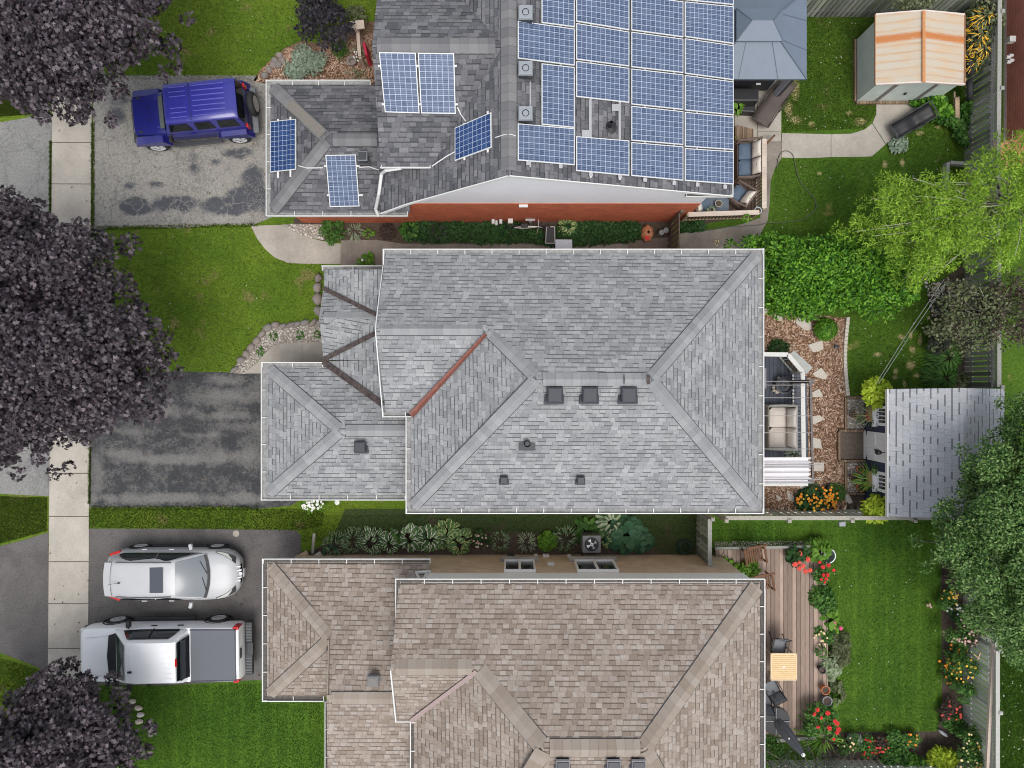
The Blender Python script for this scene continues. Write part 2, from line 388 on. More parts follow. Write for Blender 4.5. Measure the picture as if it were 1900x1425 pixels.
M['mulchbed'] = plain('mulch bed base', (.17, .105, .065), .95, var=.4, scale=20, bump=.6)
M['road'] = asphalt('street asphalt', (.16, .16, .16), (.13, .13, .13), .2, .2, .5)
# roofs
M['rf_grey'] = shingle('light grey shingles', [(.225, .232, .24), (.275, .281, .286), (.298, .303, .307), (.345, .349, .351)], .142, 4.6, .85, dash=.55, blot=.2, joint=.035)
M['rf_solar'] = shingle('dark grey shingles', [(.085, .087, .096), (.125, .126, .136), (.15, .15, .16), (.195, .195, .205)], .142, 4.2, .75, dash=.5, blot=.2, joint=.05)
M['rf_tan'] = shingle('tan blend shingles', [(.240, .190, .152), (.30, .246, .204), (.33, .277, .234), (.372, .328, .288)], .150, 5.0, .75, dash=.55, blot=.16, joint=.06)
M['rf_shed'] = shingle('pale shed shingles', [(.40, .41, .435), (.425, .435, .46), (.445, .452, .47)], .20, 5.2, .95, dash=.42, blot=.07, joint=.02)
M['cap_shadow_line'] = plain('painted cap shadow', (.075, .075, .078), .95)  # dark colour standing in for the shadow gap beside ridge caps
M['trough'] = plain('weathered gutter trough', (.26, .26, .25), .8, var=.4, scale=6)
def capmat(name, cols):
    g = G(name, .93, 0, .25); r = g.n('NewGeometry', 8); k = len(cols); c = g.ramp(r, [(i / (k - 1), cols[i]) for i in range(k)])
    n = g.noise(g.co('World'), 60, 3, .8); g.color(g.mix(1.0, c, g.ramp(n, [(.3, .85), (.7, 1.12)]), 'MULTIPLY')); g.bump(n, .3, .01); return g.mat
M['cap_grey'] = capmat('grey ridge shingle', [(.235, .24, .246), (.272, .277, .281), (.305, .309, .312)])
M['cap_solar'] = capmat('dark ridge shingle', [(.15, .15, .155), (.18, .18, .185), (.21, .21, .21)])
M['cap_tan'] = capmat('tan ridge shingle', [(.265, .215, .172), (.30, .255, .213), (.335, .293, .25)])
M['cap_brown'] = plain('worn brown shingle strip', (.20, .18, .16), .95, var=.1)
M['white'] = plain('white painted metal', (.66, .66, .64), .4, var=.03)
M['whitesiding'] = None
def siding():
    g = G('white vinyl siding', .5, 0, .4); v = g.n('SeparateXYZ', 1, None, Vector=g.co('UV')); r = g.math('FRACT', g.math('DIVIDE', v, .12))
    n = g.noise(g.co('World'), .8, 3); c = g.mix(1.0, (.80, .81, .83), g.ramp(n, [(.3, .93), (.7, 1.0)]), 'MULTIPLY'); g.color(c); g.bump(r, .5, .01); return g.mat
M['whitesiding'] = siding()
M['gutter_dirt'] = plain('gutter debris', (.10, .09, .08), .95, var=.6, scale=25)
M['brick_red'] = brick('red clay brick', (.52, .135, .06), (.40, .10, .05), (.50, .28, .20), .24, .07, .006)
M['brick_tan'] = brick('buff brick', (.66, .51, .37), (.53, .40, .29), (.58, .50, .42), .24, .07, .008)
M['brick_far'] = brick('maroon brick', (.62, .20, .16), (.52, .165, .135), (.60, .38, .33), .24, .085, .010)
M['foundation'] = concrete('foundation concrete', (.30, .28, .25), .2)
M['valley'] = plain('rust red valley flashing', (.20, .07, .05), .6, var=.25, scale=6)
M['rustdark'] = plain('rusted dark valley', (.062, .046, .042), .8, var=.8, scale=9)
M['vent'] = plain('dark vent plastic', (.030, .034, .042), .5, var=.15)
M['ventcap'] = plain('dark vent cap', (.040, .046, .056), .5, var=.12)
M['ventwhite'] = plain('galvanised vent', (.27, .29, .31), .5, .1, var=.12)
M['black'] = plain('black plastic', (.018, .018, .02), .5, var=.2)
M['darkmetal'] = plain('dark grey metal', (.055, .057, .062), .45, .2, var=.15)
M['steel'] = plain('brushed metal', (.5, .5, .5), .35, .7, var=.08)
M['chrome'] = plain('chrome', (.75, .75, .76), .15, .95, var=.05)
M['alloy'] = plain('bright alloy', (.72, .72, .73), .35, .25, var=.05)
M['brightwhite'] = plain('bright white paint', (.88, .88, .87), .45, var=.03)
M['rubber'] = plain('tyre rubber', (.022, .022, .024), .8, var=.2)
M['glass'] = G('dark window glass', .06, 0, .8).color((.02, .026, .03)).mat
M['glass_lit'] = G('pale windshield glass', .12, 0, .8).color((.16, .18, .195)).mat
M['terracotta'] = plain('terracotta', (.52, .17, .07), .8, var=.15)
M['greypot'] = plain('grey ceramic pot', (.22, .24, .25), .5, var=.15)
def solar(name, c, c2, line):
    g = G(name, .34, 0, .2); uv = g.co('UV'); u = g.n('SeparateXYZ', 0, None, Vector=uv); v = g.n('SeparateXYZ', 1, None, Vector=uv)
    fu = g.math('FRACT', g.math('DIVIDE', u, .1567)); fv = g.math('FRACT', g.math('DIVIDE', v, .1567))
    eu = g.math('LESS_THAN', fu, .085); ev = g.math('LESS_THAN', fv, .085); gr = g.math('MAXIMUM', eu, ev)
    bus = g.math('LESS_THAN', g.math('FRACT', g.math('ADD', g.math('MULTIPLY', fv, 3.0), .2)), .3)
    cu = g.math('FLOOR', g.math('DIVIDE', u, .1567)); cv = g.math('FLOOR', g.math('DIVIDE', v, .1567))
    rn = g.n('TexWhiteNoise', 0, {'noise_dimensions': '2D'}, Vector=g.n('CombineXYZ', 0, None, _0=cu, _1=cv))
    poly = g.noise(g.map(uv, (1, 9, 1)), 9, 3, .7)
    k = g.math('MULTIPLY_ADD', rn, .35, g.math('MULTIPLY', poly, .65))
    col = g.ramp(k, [(.25, c), (.8, c2)]); col = g.mix(g.math('MULTIPLY', bus, .38), col, line); col = g.mix(g.math('MULTIPLY', gr, .7), col, (.50, .57, .68))
    g.color(col); g.p.inputs['Coat Weight'].default_value = .0; return g.mat
M['solar'] = solar('polycrystalline solar cells', (.040, .063, .122), (.10, .135, .215), (.26, .31, .40))
M['solar_dark'] = solar('deep blue solar cells', (.012, .03, .105), (.03, .07, .19), (.10, .17, .33))
# timber
M['fence'] = wood('weathered grey timber', (.175, .18, .155), .14, 1, .0, .38)
M['fence_pale'] = wood('pale timber cap', (.42, .38, .33), .3, 0, 0, .1)
M['fence_green'] = wood('pale green grey timber', (.31, .33, .285), .14, 1, 0, .3)
M['deck_low'] = wood('brown weathered decking', (.33, .245, .195), .158, 1, .10, .34)
M['deck_up'] = wood('brown stained decking', (.15, .105, .08), .14, 1, .10, .25)
M['deck_mid'] = wood('charcoal decking', (.085, .095, .12), .14, 1, .10, .2)
M['rail_pale'] = wood('pale railing timber', (.55, .46, .38), .4, 0, 0, .08)
M['woodbrown'] = wood('stained brown timber', (.17, .085, .045), .3, 0, 0, .15)
M['woodraw'] = wood('raw timber', (.50, .38, .25), .3, 0, 0, .12)
M['steps'] = wood('timber steps', (.24, .17, .11), .12, 1, .12, .3)
M['tabletop'] = wood('honey table slats', (.72, .47, .22), .072, 0, .14, .08, .5)
M['mulch'] = leafmat('bark chips', [(.11, .06, .036), (.27, .15, .09), (.48, .31, .21), (.66, .52, .41)], .95, .2, transl=0)
def stonemat(name, cols):
    g = G(name, .85, 0, .3); r = g.n('NewGeometry', 8); k = len(cols); c = g.ramp(r, [(i / (k - 1), cols[i]) for i in range(k)])
    n = g.noise(g.co('World'), 22, 4, .7); g.color(g.mix(1.0, c, g.ramp(n, [(.3, .78), (.7, 1.12)]), 'MULTIPLY')); g.bump(n, .4, .01); return g.mat
M['pebble'] = stonemat('river stones', [(.34, .31, .27), (.50, .46, .41), (.62, .58, .52), (.44, .38, .32)])
M['boulder'] = stonemat('pink grey field stone', [(.20, .175, .16), (.28, .235, .21), (.24, .225, .205)])
M['flag'] = stonemat('flagstone', [(.52, .475, .41), (.58, .53, .46)])
# foliage
P = leafmat
M['purple'] = P('purple maple leaves', [(.010, .007, .010), (.030, .021, .027), (.066, .048, .060), (.165, .132, .15)], .42, .9, transl=.04)  # palest leaf tones also paint in the highlights of lit leaves
M['purple2'] = P('dark purple shrub leaves', [(.014, .014, .018), (.03, .026, .034), (.05, .045, .055)], .5, .5, transl=.05)
M['lime'] = P('lime locust leaves', [(.10, .21, .02), (.24, .42, .03), (.42, .62, .07), (.16, .31, .04)], .55, .4, transl=.25)
M['hedge'] = P('bright hedge leaves', [(.020, .085, .008), (.06, .19, .012), (.13, .32, .022), (.22, .46, .04)], .45, .5, transl=.2)
M['tree_green'] = P('green tree leaves', [(.022, .07, .016), (.065, .15, .03), (.13, .25, .055), (.27, .38, .14)], .5, .5, transl=.15)
M['olive'] = P('grey green shrub leaves', [(.05, .065, .025), (.11, .14, .055), (.20, .235, .12), (.15, .135, .08)], .6, .4)
M['brownleaf'] = P('brown bronze leaves', [(.045, .03, .026), (.08, .055, .042), (.12, .09, .07)], .6, .3)
M['greydark'] = P('dark grey green leaves', [(.028, .036, .026), (.055, .066, .048), (.09, .10, .08)], .6, .4)
M['midgreen'] = P('mid green leaves', [(.026, .085, .014), (.06, .165, .026), (.13, .27, .05)], .5, .4)
M['ivy'] = P('dark ground ivy', [(.014, .05, .014), (.032, .09, .022), (.06, .14, .036)], .5, .4)
M['brightgreen'] = P('bright green leaves', [(.08, .20, .015), (.14, .30, .03), (.20, .38, .05)], .5, .4, transl=.25)
M['chartreuse'] = P('chartreuse leaves', [(.26, .40, .02), (.42, .56, .035), (.56, .68, .07)], .5, .4, transl=.25)
M['silver'] = P('silver sage leaves', [(.20, .27, .19), (.28, .36, .26), (.36, .44, .34)], .7, .3)
M['hosta_white'] = P('white edged hosta leaves', [(.06, .15, .045), (.10, .21, .065), (.16, .28, .10)], .45, .5, (.70, .74, .58), .60)
M['hosta_gold'] = P('gold edged hosta leaves', [(.08, .18, .06), (.13, .25, .09)], .45, .5, (.50, .55, .22), .60)
M['hosta_cream'] = P('cream centred hosta leaves', [(.48, .54, .38), (.40, .48, .30)], .45, .5, (.06, .14, .04), .50)
M['blueleaf'] = P('blue green hosta leaves', [(.04, .12, .06), (.065, .17, .085), (.10, .22, .11)], .45, .5)
M['varieg'] = P('variegated leaves', [(.18, .26, .12), (.38, .44, .28), (.10, .17, .06)], .55, .4)
M['bark'] = plain('tree bark', (.12, .10, .085), .95, var=.4, scale=10, bump=.6)
M['palebark'] = plain('pale twig bark', (.36, .34, .27), .9, var=.2)
for nm, cc in dict(red=(.62, .02, .02), orange=(.85, .30, .015), yellow=(.85, .52, .05), pink=(.75, .10, .25), white=(.8, .8, .75), cream=(.80, .62, .35), coral=(.72, .09, .06), paleyellow=(.80, .66, .35), blush=(.62, .42, .36)).items():
    M['fl_' + nm] = plain(nm + ' petals', cc, .6, var=.2, scale=20)
# grass blades
M['blade'] = P('grass blades', [(.035, .078, .008), (.075, .135, .015), (.125, .19, .03), (.20, .23, .06)], .6, .3, transl=.2)
M['blade_low'] = P('mown grass blades', [(.028, .07, .008), (.05, .11, .014), (.085, .15, .025)], .6, .3, transl=.2)

def boards(name, c, var=.4):
    g = G(name, .88, 0, .25); r = g.n('NewGeometry', 8); uv = g.co('UV'); gr = g.noise(g.map(uv, (45, 2.5, 1)), 1.0, 5, .65)
    col = g.ramp(r, [(0, tint(c, 1 - var)), (.5, c), (1, tint(c, 1 + var * .8))]); col = g.mix(1.0, col, g.ramp(gr, [(.3, .68), (.7, 1.2)]), 'MULTIPLY'); g.color(col); g.bump(gr, .35, .006); return g.mat
M['fence'] = boards('weathered grey boards', (.27, .275, .245), .5)
M['fence_green'] = boards('pale green grey boards', (.60, .62, .55), .35)
def patchy(name, cols, scale, lo, hi, streak=(1, 1, 1)):
    pass
# ================================================================ the ground and its sheets
rng = np.random.default_rng(7); rnd = random.Random(5)
def sheet(name, pts, mat, z, **kw):
    b = MB(); b.poly(WL([(p[0], p[1], z) for p in pts])); return struct(b.build(name, mat, origin=(0, 0, z)))
b = MB(); b.poly([(-70, -60, 0), (70, -60, 0), (70, 60, 0), (-70, 60, 0)]); g_ = struct(b.build('ground', M['lawn'], origin=(0, 0, 0)))
b = MB(); b.poly([(-40, -60, .004), (-25.5, -60, .004), (-25.5, 60, .004), (-40, 60, .004)]); struct(b.build('road', M['road'], origin=(0, 0, 0)))
b = MB(); b.beam((-25.4, -60, .06), (-25.4, 60, .06), .2, .13); struct(b.build('kerb', M['walk'], origin=(0, 0, 0)))
LAWN_BACK = [(1300, -80), (2100, -80), (2100, 960), (1300, 960)]
LAWN_LOW = [(1300, 961), (2100, 961), (2100, 1540), (1300, 1540)]
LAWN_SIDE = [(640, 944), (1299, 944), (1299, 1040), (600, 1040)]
sheet('back_lawn', LAWN_BACK, M['lawn_back'], .003)
sheet('lower_lawn', LAWN_LOW, M['lawn_low'], .003)
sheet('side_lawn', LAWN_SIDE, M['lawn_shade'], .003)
sheet('front_lawn', [(165, 1262), (620, 1262), (620, 1480), (100, 1480)], M['lawn_low'], .003)
# drives
DR_UP = [(173, 140), (515, 140), (515, 398), (500, 405), (470, 417), (400, 417), (330, 424), (260, 420), (196, 424), (173, 434)]
DR_MID = [(169, 690), (300, 689), (500, 692), (600, 690), (600, 900), (540, 938), (480, 944), (440, 941), (165, 942)]
DR_LOW = [(165, 981), (350, 981), (530, 983), (550, 985), (558, 993), (560, 1045), (560, 1264), (470, 1262), (300, 1272), (161, 1270)]
sheet('upper_driveway', DR_UP, M['asphalt_old'], .006)
sheet('middle_driveway', DR_MID, M['asphalt_mid'], .006)
sheet('lower_driveway', DR_LOW, M['asphalt_low'], .006)
sheet('upper_driveway_apron', [(-330, 250), (-60, 232), (0, 227), (70, 215), (97, 212), (97, 520), (-330, 540)], M['asphalt_apron'], .006)
sheet('middle_driveway_apron', [(-330, 700), (92, 700), (91, 921), (0, 916), (-330, 930)], M['asphalt_apron'], .006)
sheet('lower_driveway_apron', [(89, 988), (40, 1003), (0, 1013), (-330, 1050), (-330, 1250), (0, 1211), (40, 1226), (89, 1246)], M['asphalt_low'], .006)
# the pavement: slabs with open joints over dirt
b = MB(); b.poly([W(98, -60, .009), W(173, -60, .009), W(160, 1490, .009), W(86, 1490, .009)]); struct(b.build('pavement_joint_bed', M['crack'], origin=(0, 0, .009)))
b = MB(); ys = [-60, 30, 108, 187, 264, 341, 418, 495, 573, 652, 730, 807, 878, 958, 1042, 1120, 1203, 1282, 1360, 1440, 1490]
def swx(y, s):
    t = (y + 60) / 1550; return (98.5 + (87 - 98.5) * t) if s == 0 else (171.5 + (161.5 - 171.5) * t)
for a, c in zip(ys[:-1], ys[1:]):
    j = rnd.random() * .8
    b.prism([W(swx(a, 0), a + .8, .03), W(swx(a, 1), a + .8 + j * .3, .03), W(swx(c, 1), c - .6 + j * .3, .03), W(swx(c, 0), c - .6, .03)], .025)
struct(b.build('pavement', M['walk'], origin=(0, 0, .02), bevel=.006))
def slabs(name, polys, mat, z=.03, t=.025):
    b = MB()
    for q in polys: b.prism([W(p[0], p[1], z) for p in q], t)
    return struct(b.build(name, mat, origin=(0, 0, z)))
slabs('front_path', [[(465, 419), (527, 417), (545, 430), (560, 438), (597, 447), (632, 452), (632, 490), (560, 489), (535, 488), (510, 478), (492, 462), (478, 444)]], M['walk2'], .02)
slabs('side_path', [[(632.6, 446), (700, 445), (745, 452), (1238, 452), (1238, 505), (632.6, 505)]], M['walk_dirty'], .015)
slabs('porch_path', [[(452, 693), (478, 672), (492, 655), (508, 641), (530, 636), (560, 635), (560, 693)], [(560.8, 635), (612, 635), (612, 693), (560.8, 693)]], M['walk2'], .03)
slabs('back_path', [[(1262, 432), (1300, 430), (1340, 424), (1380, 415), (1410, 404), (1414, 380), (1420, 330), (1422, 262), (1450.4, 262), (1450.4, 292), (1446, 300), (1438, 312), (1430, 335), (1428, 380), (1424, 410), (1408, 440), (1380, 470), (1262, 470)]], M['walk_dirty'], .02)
slabs('patio', [[(1363, 120), (1405, 120), (1405, 262), (1363, 262)], [(1405.8, 120), (1449.6, 120), (1449.6, 244), (1405.8, 244)], [(1405.8, 245), (1449.6, 245), (1449.6, 262), (1405.8, 262)]], M['walk2'], .03)
slabs('garden_walk', [[(1451, 247), (1541.5, 249), (1541.5, 291), (1530, 292), (1500, 293), (1475, 293), (1451, 292)], [(1542.5, 249), (1580, 248), (1605, 240), (1618, 229), (1643, 268), (1618, 290), (1590, 291), (1542.5, 291)], [(1619, 228), (1626, 212), (1626, 192), (1700, 192), (1704, 203), (1690, 222), (1668, 250), (1644, 267)]], M['walk2'], .03)
# garden beds
sheet('pebble_bed', [(428, 692), (452, 655), (488, 610), (520, 601), (600, 600), (600, 636), (530, 636), (490, 658), (455, 694)], plain('pale gravel', (.30, .27, .23), .95, var=.5, scale=12), .007)
sheet('pebble_bed', [(525, 416), (600, 416), (602, 446), (560, 439), (545, 430)], plain('gravel', (.30, .27, .23), .95, var=.5, scale=12), .008)
for q_ in ([(1571, 740), (1603, 740), (1603, 798), (1571, 798)], [(1571, 858), (1603, 858), (1603, 915), (1571, 915)]): sheet('pebble_bed', q_, plain('shed gravel', (.30, .27, .23), .95, var=.5, scale=12), .009)
sheet('front_mulch_bed', [(497, 155), (470, 150), (482, 130), (510, 105), (530, 88), (560, 76), (590, 80), (625, 60), (660, 40), (715, 40), (715, 160)], M['mulchbed'], .006)
BED_BACK = [(1400, 500), (1420, 575), (1480, 580), (1560, 590), (1572, 588), (1570, 630), (1567, 670), (1568, 735), (1570, 955), (1400, 955)]
sheet('back_mulch_bed', BED_BACK, M['mulchbed'], .006)
sheet('side_bed', [(545, 405), (745, 405), (1245, 405), (1245, 452), (745, 453), (700, 446), (600, 447), (545, 432)], M['soil'], .006)
sheet('hosta_bed', [(560, 1040), (575, 1022), (610, 1008), (700, 988), (860, 985), (1060, 990), (1200, 1003), (1230, 1030), (1240, 1040)], M['soil'], .006)
sheet('hedge_bed', [(1262, 425), (1360, 405), (1385, 400), (1262, 400)], M['soil'], .008)
sheet('fence_bed_lower', [(1745, 965), (1805, 965), (1800, 1480), (1600, 1480), (1520, 1400), (1530, 1352), (1560, 1358), (1740, 1357), (1748, 1300)], M['soil'], .006)
sheet('fence_bed_upper', [(1720, 540), (1800, 480), (1800, 730), (1740, 730), (1735, 640)], M['soil'], .006)
# stuff: grass blades standing on the lawns
def blades(name, polys, n, mat, hmin=.03, hmax=.07, seed=1, holes=(), w=.012):
    r = np.random.default_rng(seed); A = []
    for q in polys:
        A.append(sample_poly([W(p[0], p[1])[:2] for p in q], n // len(polys), r))
    Q = np.vstack(A)
    for hq in holes:
        Q = Q[~inpoly_np(Q[:, 0], Q[:, 1], [W(p[0], p[1])[:2] for p in hq])]
    n = len(Q); a = r.random(n) * 6.283; h = hmin + r.random(n) * (hmax - hmin); lean = r.random(n) * .8; la = r.random(n) * 6.283
    v = np.zeros((n, 3, 3)); sx, sy = np.cos(a) * w, np.sin(a) * w
    v[:, 0, 0] = Q[:, 0] - sx; v[:, 0, 1] = Q[:, 1] - sy; v[:, 1, 0] = Q[:, 0] + sx; v[:, 1, 1] = Q[:, 1] + sy
    v[:, 2, 0] = Q[:, 0] + np.cos(la) * lean * h; v[:, 2, 1] = Q[:, 1] + np.sin(la) * lean * h; v[:, 2, 2] = h
    v[:, :2, 2] = .002
    me = bpy.data.meshes.new(name); me.vertices.add(3 * n); me.vertices.foreach_set('co', v.reshape(-1))
    me.loops.add(3 * n); me.loops.foreach_set('vertex_index', np.arange(3 * n, dtype=np.int32))
    me.polygons.add(n); me.polygons.foreach_set('loop_start', np.arange(0, 3 * n, 3, dtype=np.int32))
    me.materials.append(mat); me.update(); me.validate()
    o = bpy.data.objects.new(name, me); COL.objects.link(o); tagp(o, kind='stuff'); return o
EDGE_BEDS = [[(1451, 247), (1620, 249), (1626, 192), (1704, 192), (1704, 203), (1668, 250), (1618, 291), (1451, 292)]]
blades('grass', [[(176, -20), (700, -20), (700, 60), (600, 62), (560, 76), (495, 120), (470, 148), (176, 148)], [(200, 424), (466, 418), (490, 462), (515, 484), (600, 492), (600, 600), (500, 603), (428, 690), (176, 690)], [(165, 944), (600, 944), (600, 975), (560, 984), (165, 979)], [(-20, 920), (88, 923), (88, 985), (-20, 1014)], [(-20, 1213), (88, 1248), (88, 1440), (-20, 1440)], [(-20, 172), (60, 175), (92, 210), (-20, 218)]], 90000, M['blade'], seed=2, holes=[[(428, 692), (452, 655), (488, 610), (520, 601), (600, 600), (600, 694)]])
blades('grass', [[(1451, 20), (1620, 20), (1640, 190), (1605, 238), (1451, 246)], [(1440, 296), (1640, 296), (1700, 222), (1800, 200), (1800, 560), (1740, 640), (1740, 730), (1575, 730), (1575, 590), (1430, 430)]], 60000, M['blade'], .03, .08, seed=3, holes=EDGE_BEDS)
blades('grass', [[(1330, 970), (1740, 965), (1745, 1355), (1560, 1355), (1530, 1300), (1530, 1000), (1330, 1003)], [(166, 1272), (600, 1268), (600, 1440), (240, 1440)], [(1845, 1180), (1920, 1180), (1920, 1440), (1845, 1440)]], 90000, M['blade_low'], .02, .05, seed=4)
blades('grass', [[(560, 955), (1310, 955), (1310, 990), (560, 1005)]], 12000, M['blade_low'], .02, .05, seed=5)
# weeds along the pavement edges
blades('grass', [[(93, 262), (97, 262), (96, 395), (92, 395)], [(170, 228), (176, 228), (176, 420), (170, 420)], [(167, 790), (170, 790), (168, 935), (165, 935)], [(170, 420), (480, 414), (480, 421), (170, 428)], [(170, 938), (480, 938), (480, 946), (170, 946)]], 6500, M['blade'], .03, .11, seed=6, w=.018)
# stuff: bark chips and river pebbles
def chips(name, poly, n, mat, size=(.04, .12), seed=1, z=.012, holes=()):
    r = np.random.default_rng(seed); Q = sample_poly([W(p[0], p[1])[:2] for p in poly], n, r); b = MB()
    for hq in holes: Q = Q[~inpoly_np(Q[:, 0], Q[:, 1], [W(p[0], p[1])[:2] for p in hq])]
    for x, y in Q:
        a = r.random() * 3.14; l = size[0] + r.random() * (size[1] - size[0]); w = l * .32; t = (r.random(2) - .5) * .05; zz = z + .01 + r.random() * .02
        ca, sa = math.cos(a), math.sin(a)
        b.poly([(x - ca * l / 2 - sa * w / 2, y - sa * l / 2 + ca * w / 2, zz - t[0] * .4), (x - ca * l / 2 + sa * w / 2, y - sa * l / 2 - ca * w / 2, zz - t[0] * .4), (x + ca * l / 2 + sa * w / 2, y + sa * l / 2 - ca * w / 2, zz + t[0] * .4), (x + ca * l / 2 - sa * w / 2, y + sa * l / 2 + ca * w / 2, zz + t[0] * .4)])
    return tagp(b.build(name, mat, origin=(0, 0, 0)), kind='stuff')
chips('bark_mulch', BED_BACK, 15000, M['mulch'], seed=1)
chips('bark_mulch', [(475, 152), (485, 130), (512, 106), (535, 90), (600, 90), (700, 60), (700, 155)], 4500, M['mulch'], seed=2)
def pebbles(name, poly, n, size, mat=None, seed=1, z=0.01):
    r = random.Random(seed); q = [W(p[0], p[1])[:2] for p in poly]; Q = sample_poly(q, n * 3, np.random.default_rng(seed)); b = MB(); put = []
    for x, y in Q:
        s = size[0] + r.random() * (size[1] - size[0])
        if any((x - a) ** 2 + (y - c) ** 2 < ((s + t) * .36) ** 2 for a, c, t in put): continue
        put.append((x, y, s)); b.blob((x, y, z + s * .2), (s, s * (.6 + r.random() * .3), s * .5), 6, r, .22)
        if len(put) >= n: break
    return tagp(b.build(name, mat or M['pebble'], origin=(0, 0, 0), smooth=50), kind='stuff')
pebbles('river_pebbles', [(430, 690), (455, 655), (490, 612), (520, 606), (597, 603), (597, 634), (530, 635), (505, 642), (490, 656), (452, 693)], 900, (.07, .15), seed=3)
pebbles('river_pebbles', [(528, 417), (597, 418), (600, 444), (563, 438), (545, 428)], 420, (.07, .15), seed=4)
pebbles('river_pebbles', [(1571, 742), (1602, 742), (1602, 796), (1571, 796)], 260, (.08, .16), seed=5)
pebbles('river_pebbles', [(1571, 860), (1602, 860), (1602, 914), (1571, 914)], 260, (.08, .16), seed=6)
pebbles('river_pebbles', [(1326, 1019), (1535, 1014), (1535, 1003), (1326, 1005)], 500, (.03, .06), seed=7)
pebbles('river_pebbles', [(1716, 525), (1790, 520), (1790, 560), (1730, 590)], 200, (.06, .14), seed=8)
# boulders one by one
def boulder(px, py, sx, sy, h=.22, mat=None, label='', grp=None, name='boulder', rz=None, seed=0, z=0):
    r = random.Random(int(px * 7 + py)); b = MB(); c = W(px, py, z); label = label.replace('#', ''); b.blob((c.x, c.y, z + h / 2 - .02), (sx, sy, h), 8, r, .16, rz); o = b.build(name, mat or M['boulder'], smooth=45); top(o, label, 'rock', grp); return o
for i, (px, py, sx, sy) in enumerate([(592, 517, .3, .35), (590, 535, .35, .4), (591, 555, .38, .5), (592, 577, .35, .4)]):
    boulder(px, py, sx, sy, .3, M['boulder'], ['squared field stone at the top of the low edging by the porch roof', 'second squared field stone down the lawn edge beside the porch roof', 'longest squared field stone in the lawn edge beside the porch roof', 'lowest squared field stone in the lawn edge beside the porch roof'][i], 'field stones edging the lawn at the porch', rz=0)
eb = [(436, 686), (448, 668), (458, 657), (467, 645), (478, 632), (488, 620), (498, 608), (512, 603), (526, 605), (540, 603), (553, 602), (566, 599), (581, 600), (593, 600)]
for px, py in eb: boulder(px, py, .3 + rnd.random() * .12, .2 + rnd.random() * .1, .2, M['boulder'], 'pinkish grey field stone %s' % ['at the bottom left tip of the porch pebble edge', 'second from the bottom tip of the porch pebble edge', 'third from the bottom tip of the pebble edge', 'fourth up the slanting pebble edge', 'fifth up the slanting pebble edge', 'sixth up the slanting pebble edge', 'just below the bend of the pebble edge', 'on the bend of the pebble edge', 'first right of the bend above the pebbles', 'second right of the bend above the pebbles', 'third right of the bend above the pebbles', 'fourth right of the bend above the pebbles', 'next to last before the porch roof', 'touching the porch roof edge above the pebbles'][eb.index((px, py))], 'stones edging the porch pebble bed', rz=rnd.random() * .8)
for k_, (px, py) in enumerate([(511, 113), (518, 121), (508, 122), (526, 114), (500, 131), (492, 141), (520, 104)]): boulder(px, py, .3, .25, .2, M['boulder'], 'pale rock at the mulch bed edge, ' + ['left of the silver plant, second from top', 'tucked nearest under the silver plant', 'in the middle of the rock cluster', 'touching the silver plant leaves', 'just below the rock cluster', 'lowest, closest to the garage gutter', 'highest of the rocks'][k_], 'rocks edging the upper mulch bed')
for k_, (px, py) in enumerate([(247, 1300), (258, 1312), (262, 1325), (259, 1338)]): boulder(px, py, .28, .2, .15, M['pebble'], ['highest', 'second highest', 'third', 'lowest'][k_] + ' cream stone ringing the bottom purple maple', 'stones ringing the maple')
# grey edging stones between mulch and back lawn
for k in range(20):
    y = 592 + k * 7.3; x = 1572 - 5.5 * math.sin((y - 590) / 145 * math.pi) + 0
    p = W(x, y); b = MB(); b.box((p.x, p.y, .05), (.13, .138, .10), .1 * (rnd.random() - .5)); top(b.build('edging_stone', M['flag'], bevel=.01), 'pale edging block between the bark mulch and the back lawn', 'edging stone', 'edging blocks along the back lawn')
# stepping stones
FS = [([(1478, 591), (1490, 590), (1505, 598), (1507, 611), (1494, 613), (1477, 600)], 'pale flat stepping stone nearest the round green bush'), ([(1499, 640), (1526, 631), (1528, 648), (1509, 654)], 'stepping stone second below the hedge, east of the deck corner'),
      ([(1508, 693), (1524, 682), (1536, 697), (1530, 704), (1512, 698)], 'five sided stepping stone beside the angled railing'), ([(1507, 728), (1520, 721), (1528, 736), (1508, 737)], 'small stepping stone beside the fire bowl end of the deck'),
      ([(1505, 773), (1521, 770), (1530, 778), (1512, 787), (1504, 786)], 'pointed stepping stone level with the sofa top'), ([(1506, 811), (1522, 815), (1526, 833), (1507, 830)], 'stepping stone level with the sofa foot'),
      ([(1509, 858), (1529, 858), (1529, 875), (1508, 874)], 'square stepping stone beside the white canopy'), ([(1481, 898), (1496, 898), (1498, 905), (1487, 908)], 'stepping stone just below the white canopy'),
      ([(1460, 911), (1474, 922), (1475, 933), (1462, 927)], 'narrow stepping stone left of the orange marigolds'), ([(1439, 917), (1452, 925), (1444, 931)], 'triangular stepping stone left of the narrow one'),
      ([(1418, 571), (1428, 574), (1424, 582), (1416, 581)], 'stepping stone by the hedge next to the roof corner'), ([(1437, 584), (1452, 588), (1452, 596), (1438, 593)], 'stepping stone tucked under the hedge edge')]
for q, lb in FS:
    b = MB(); b.prism([W(x, y, .06) for x, y in q], .05); top(b.build('stepping_stone', M['flag'], bevel=.008), lb, 'stepping stone', 'stepping stones through the bark mulch')
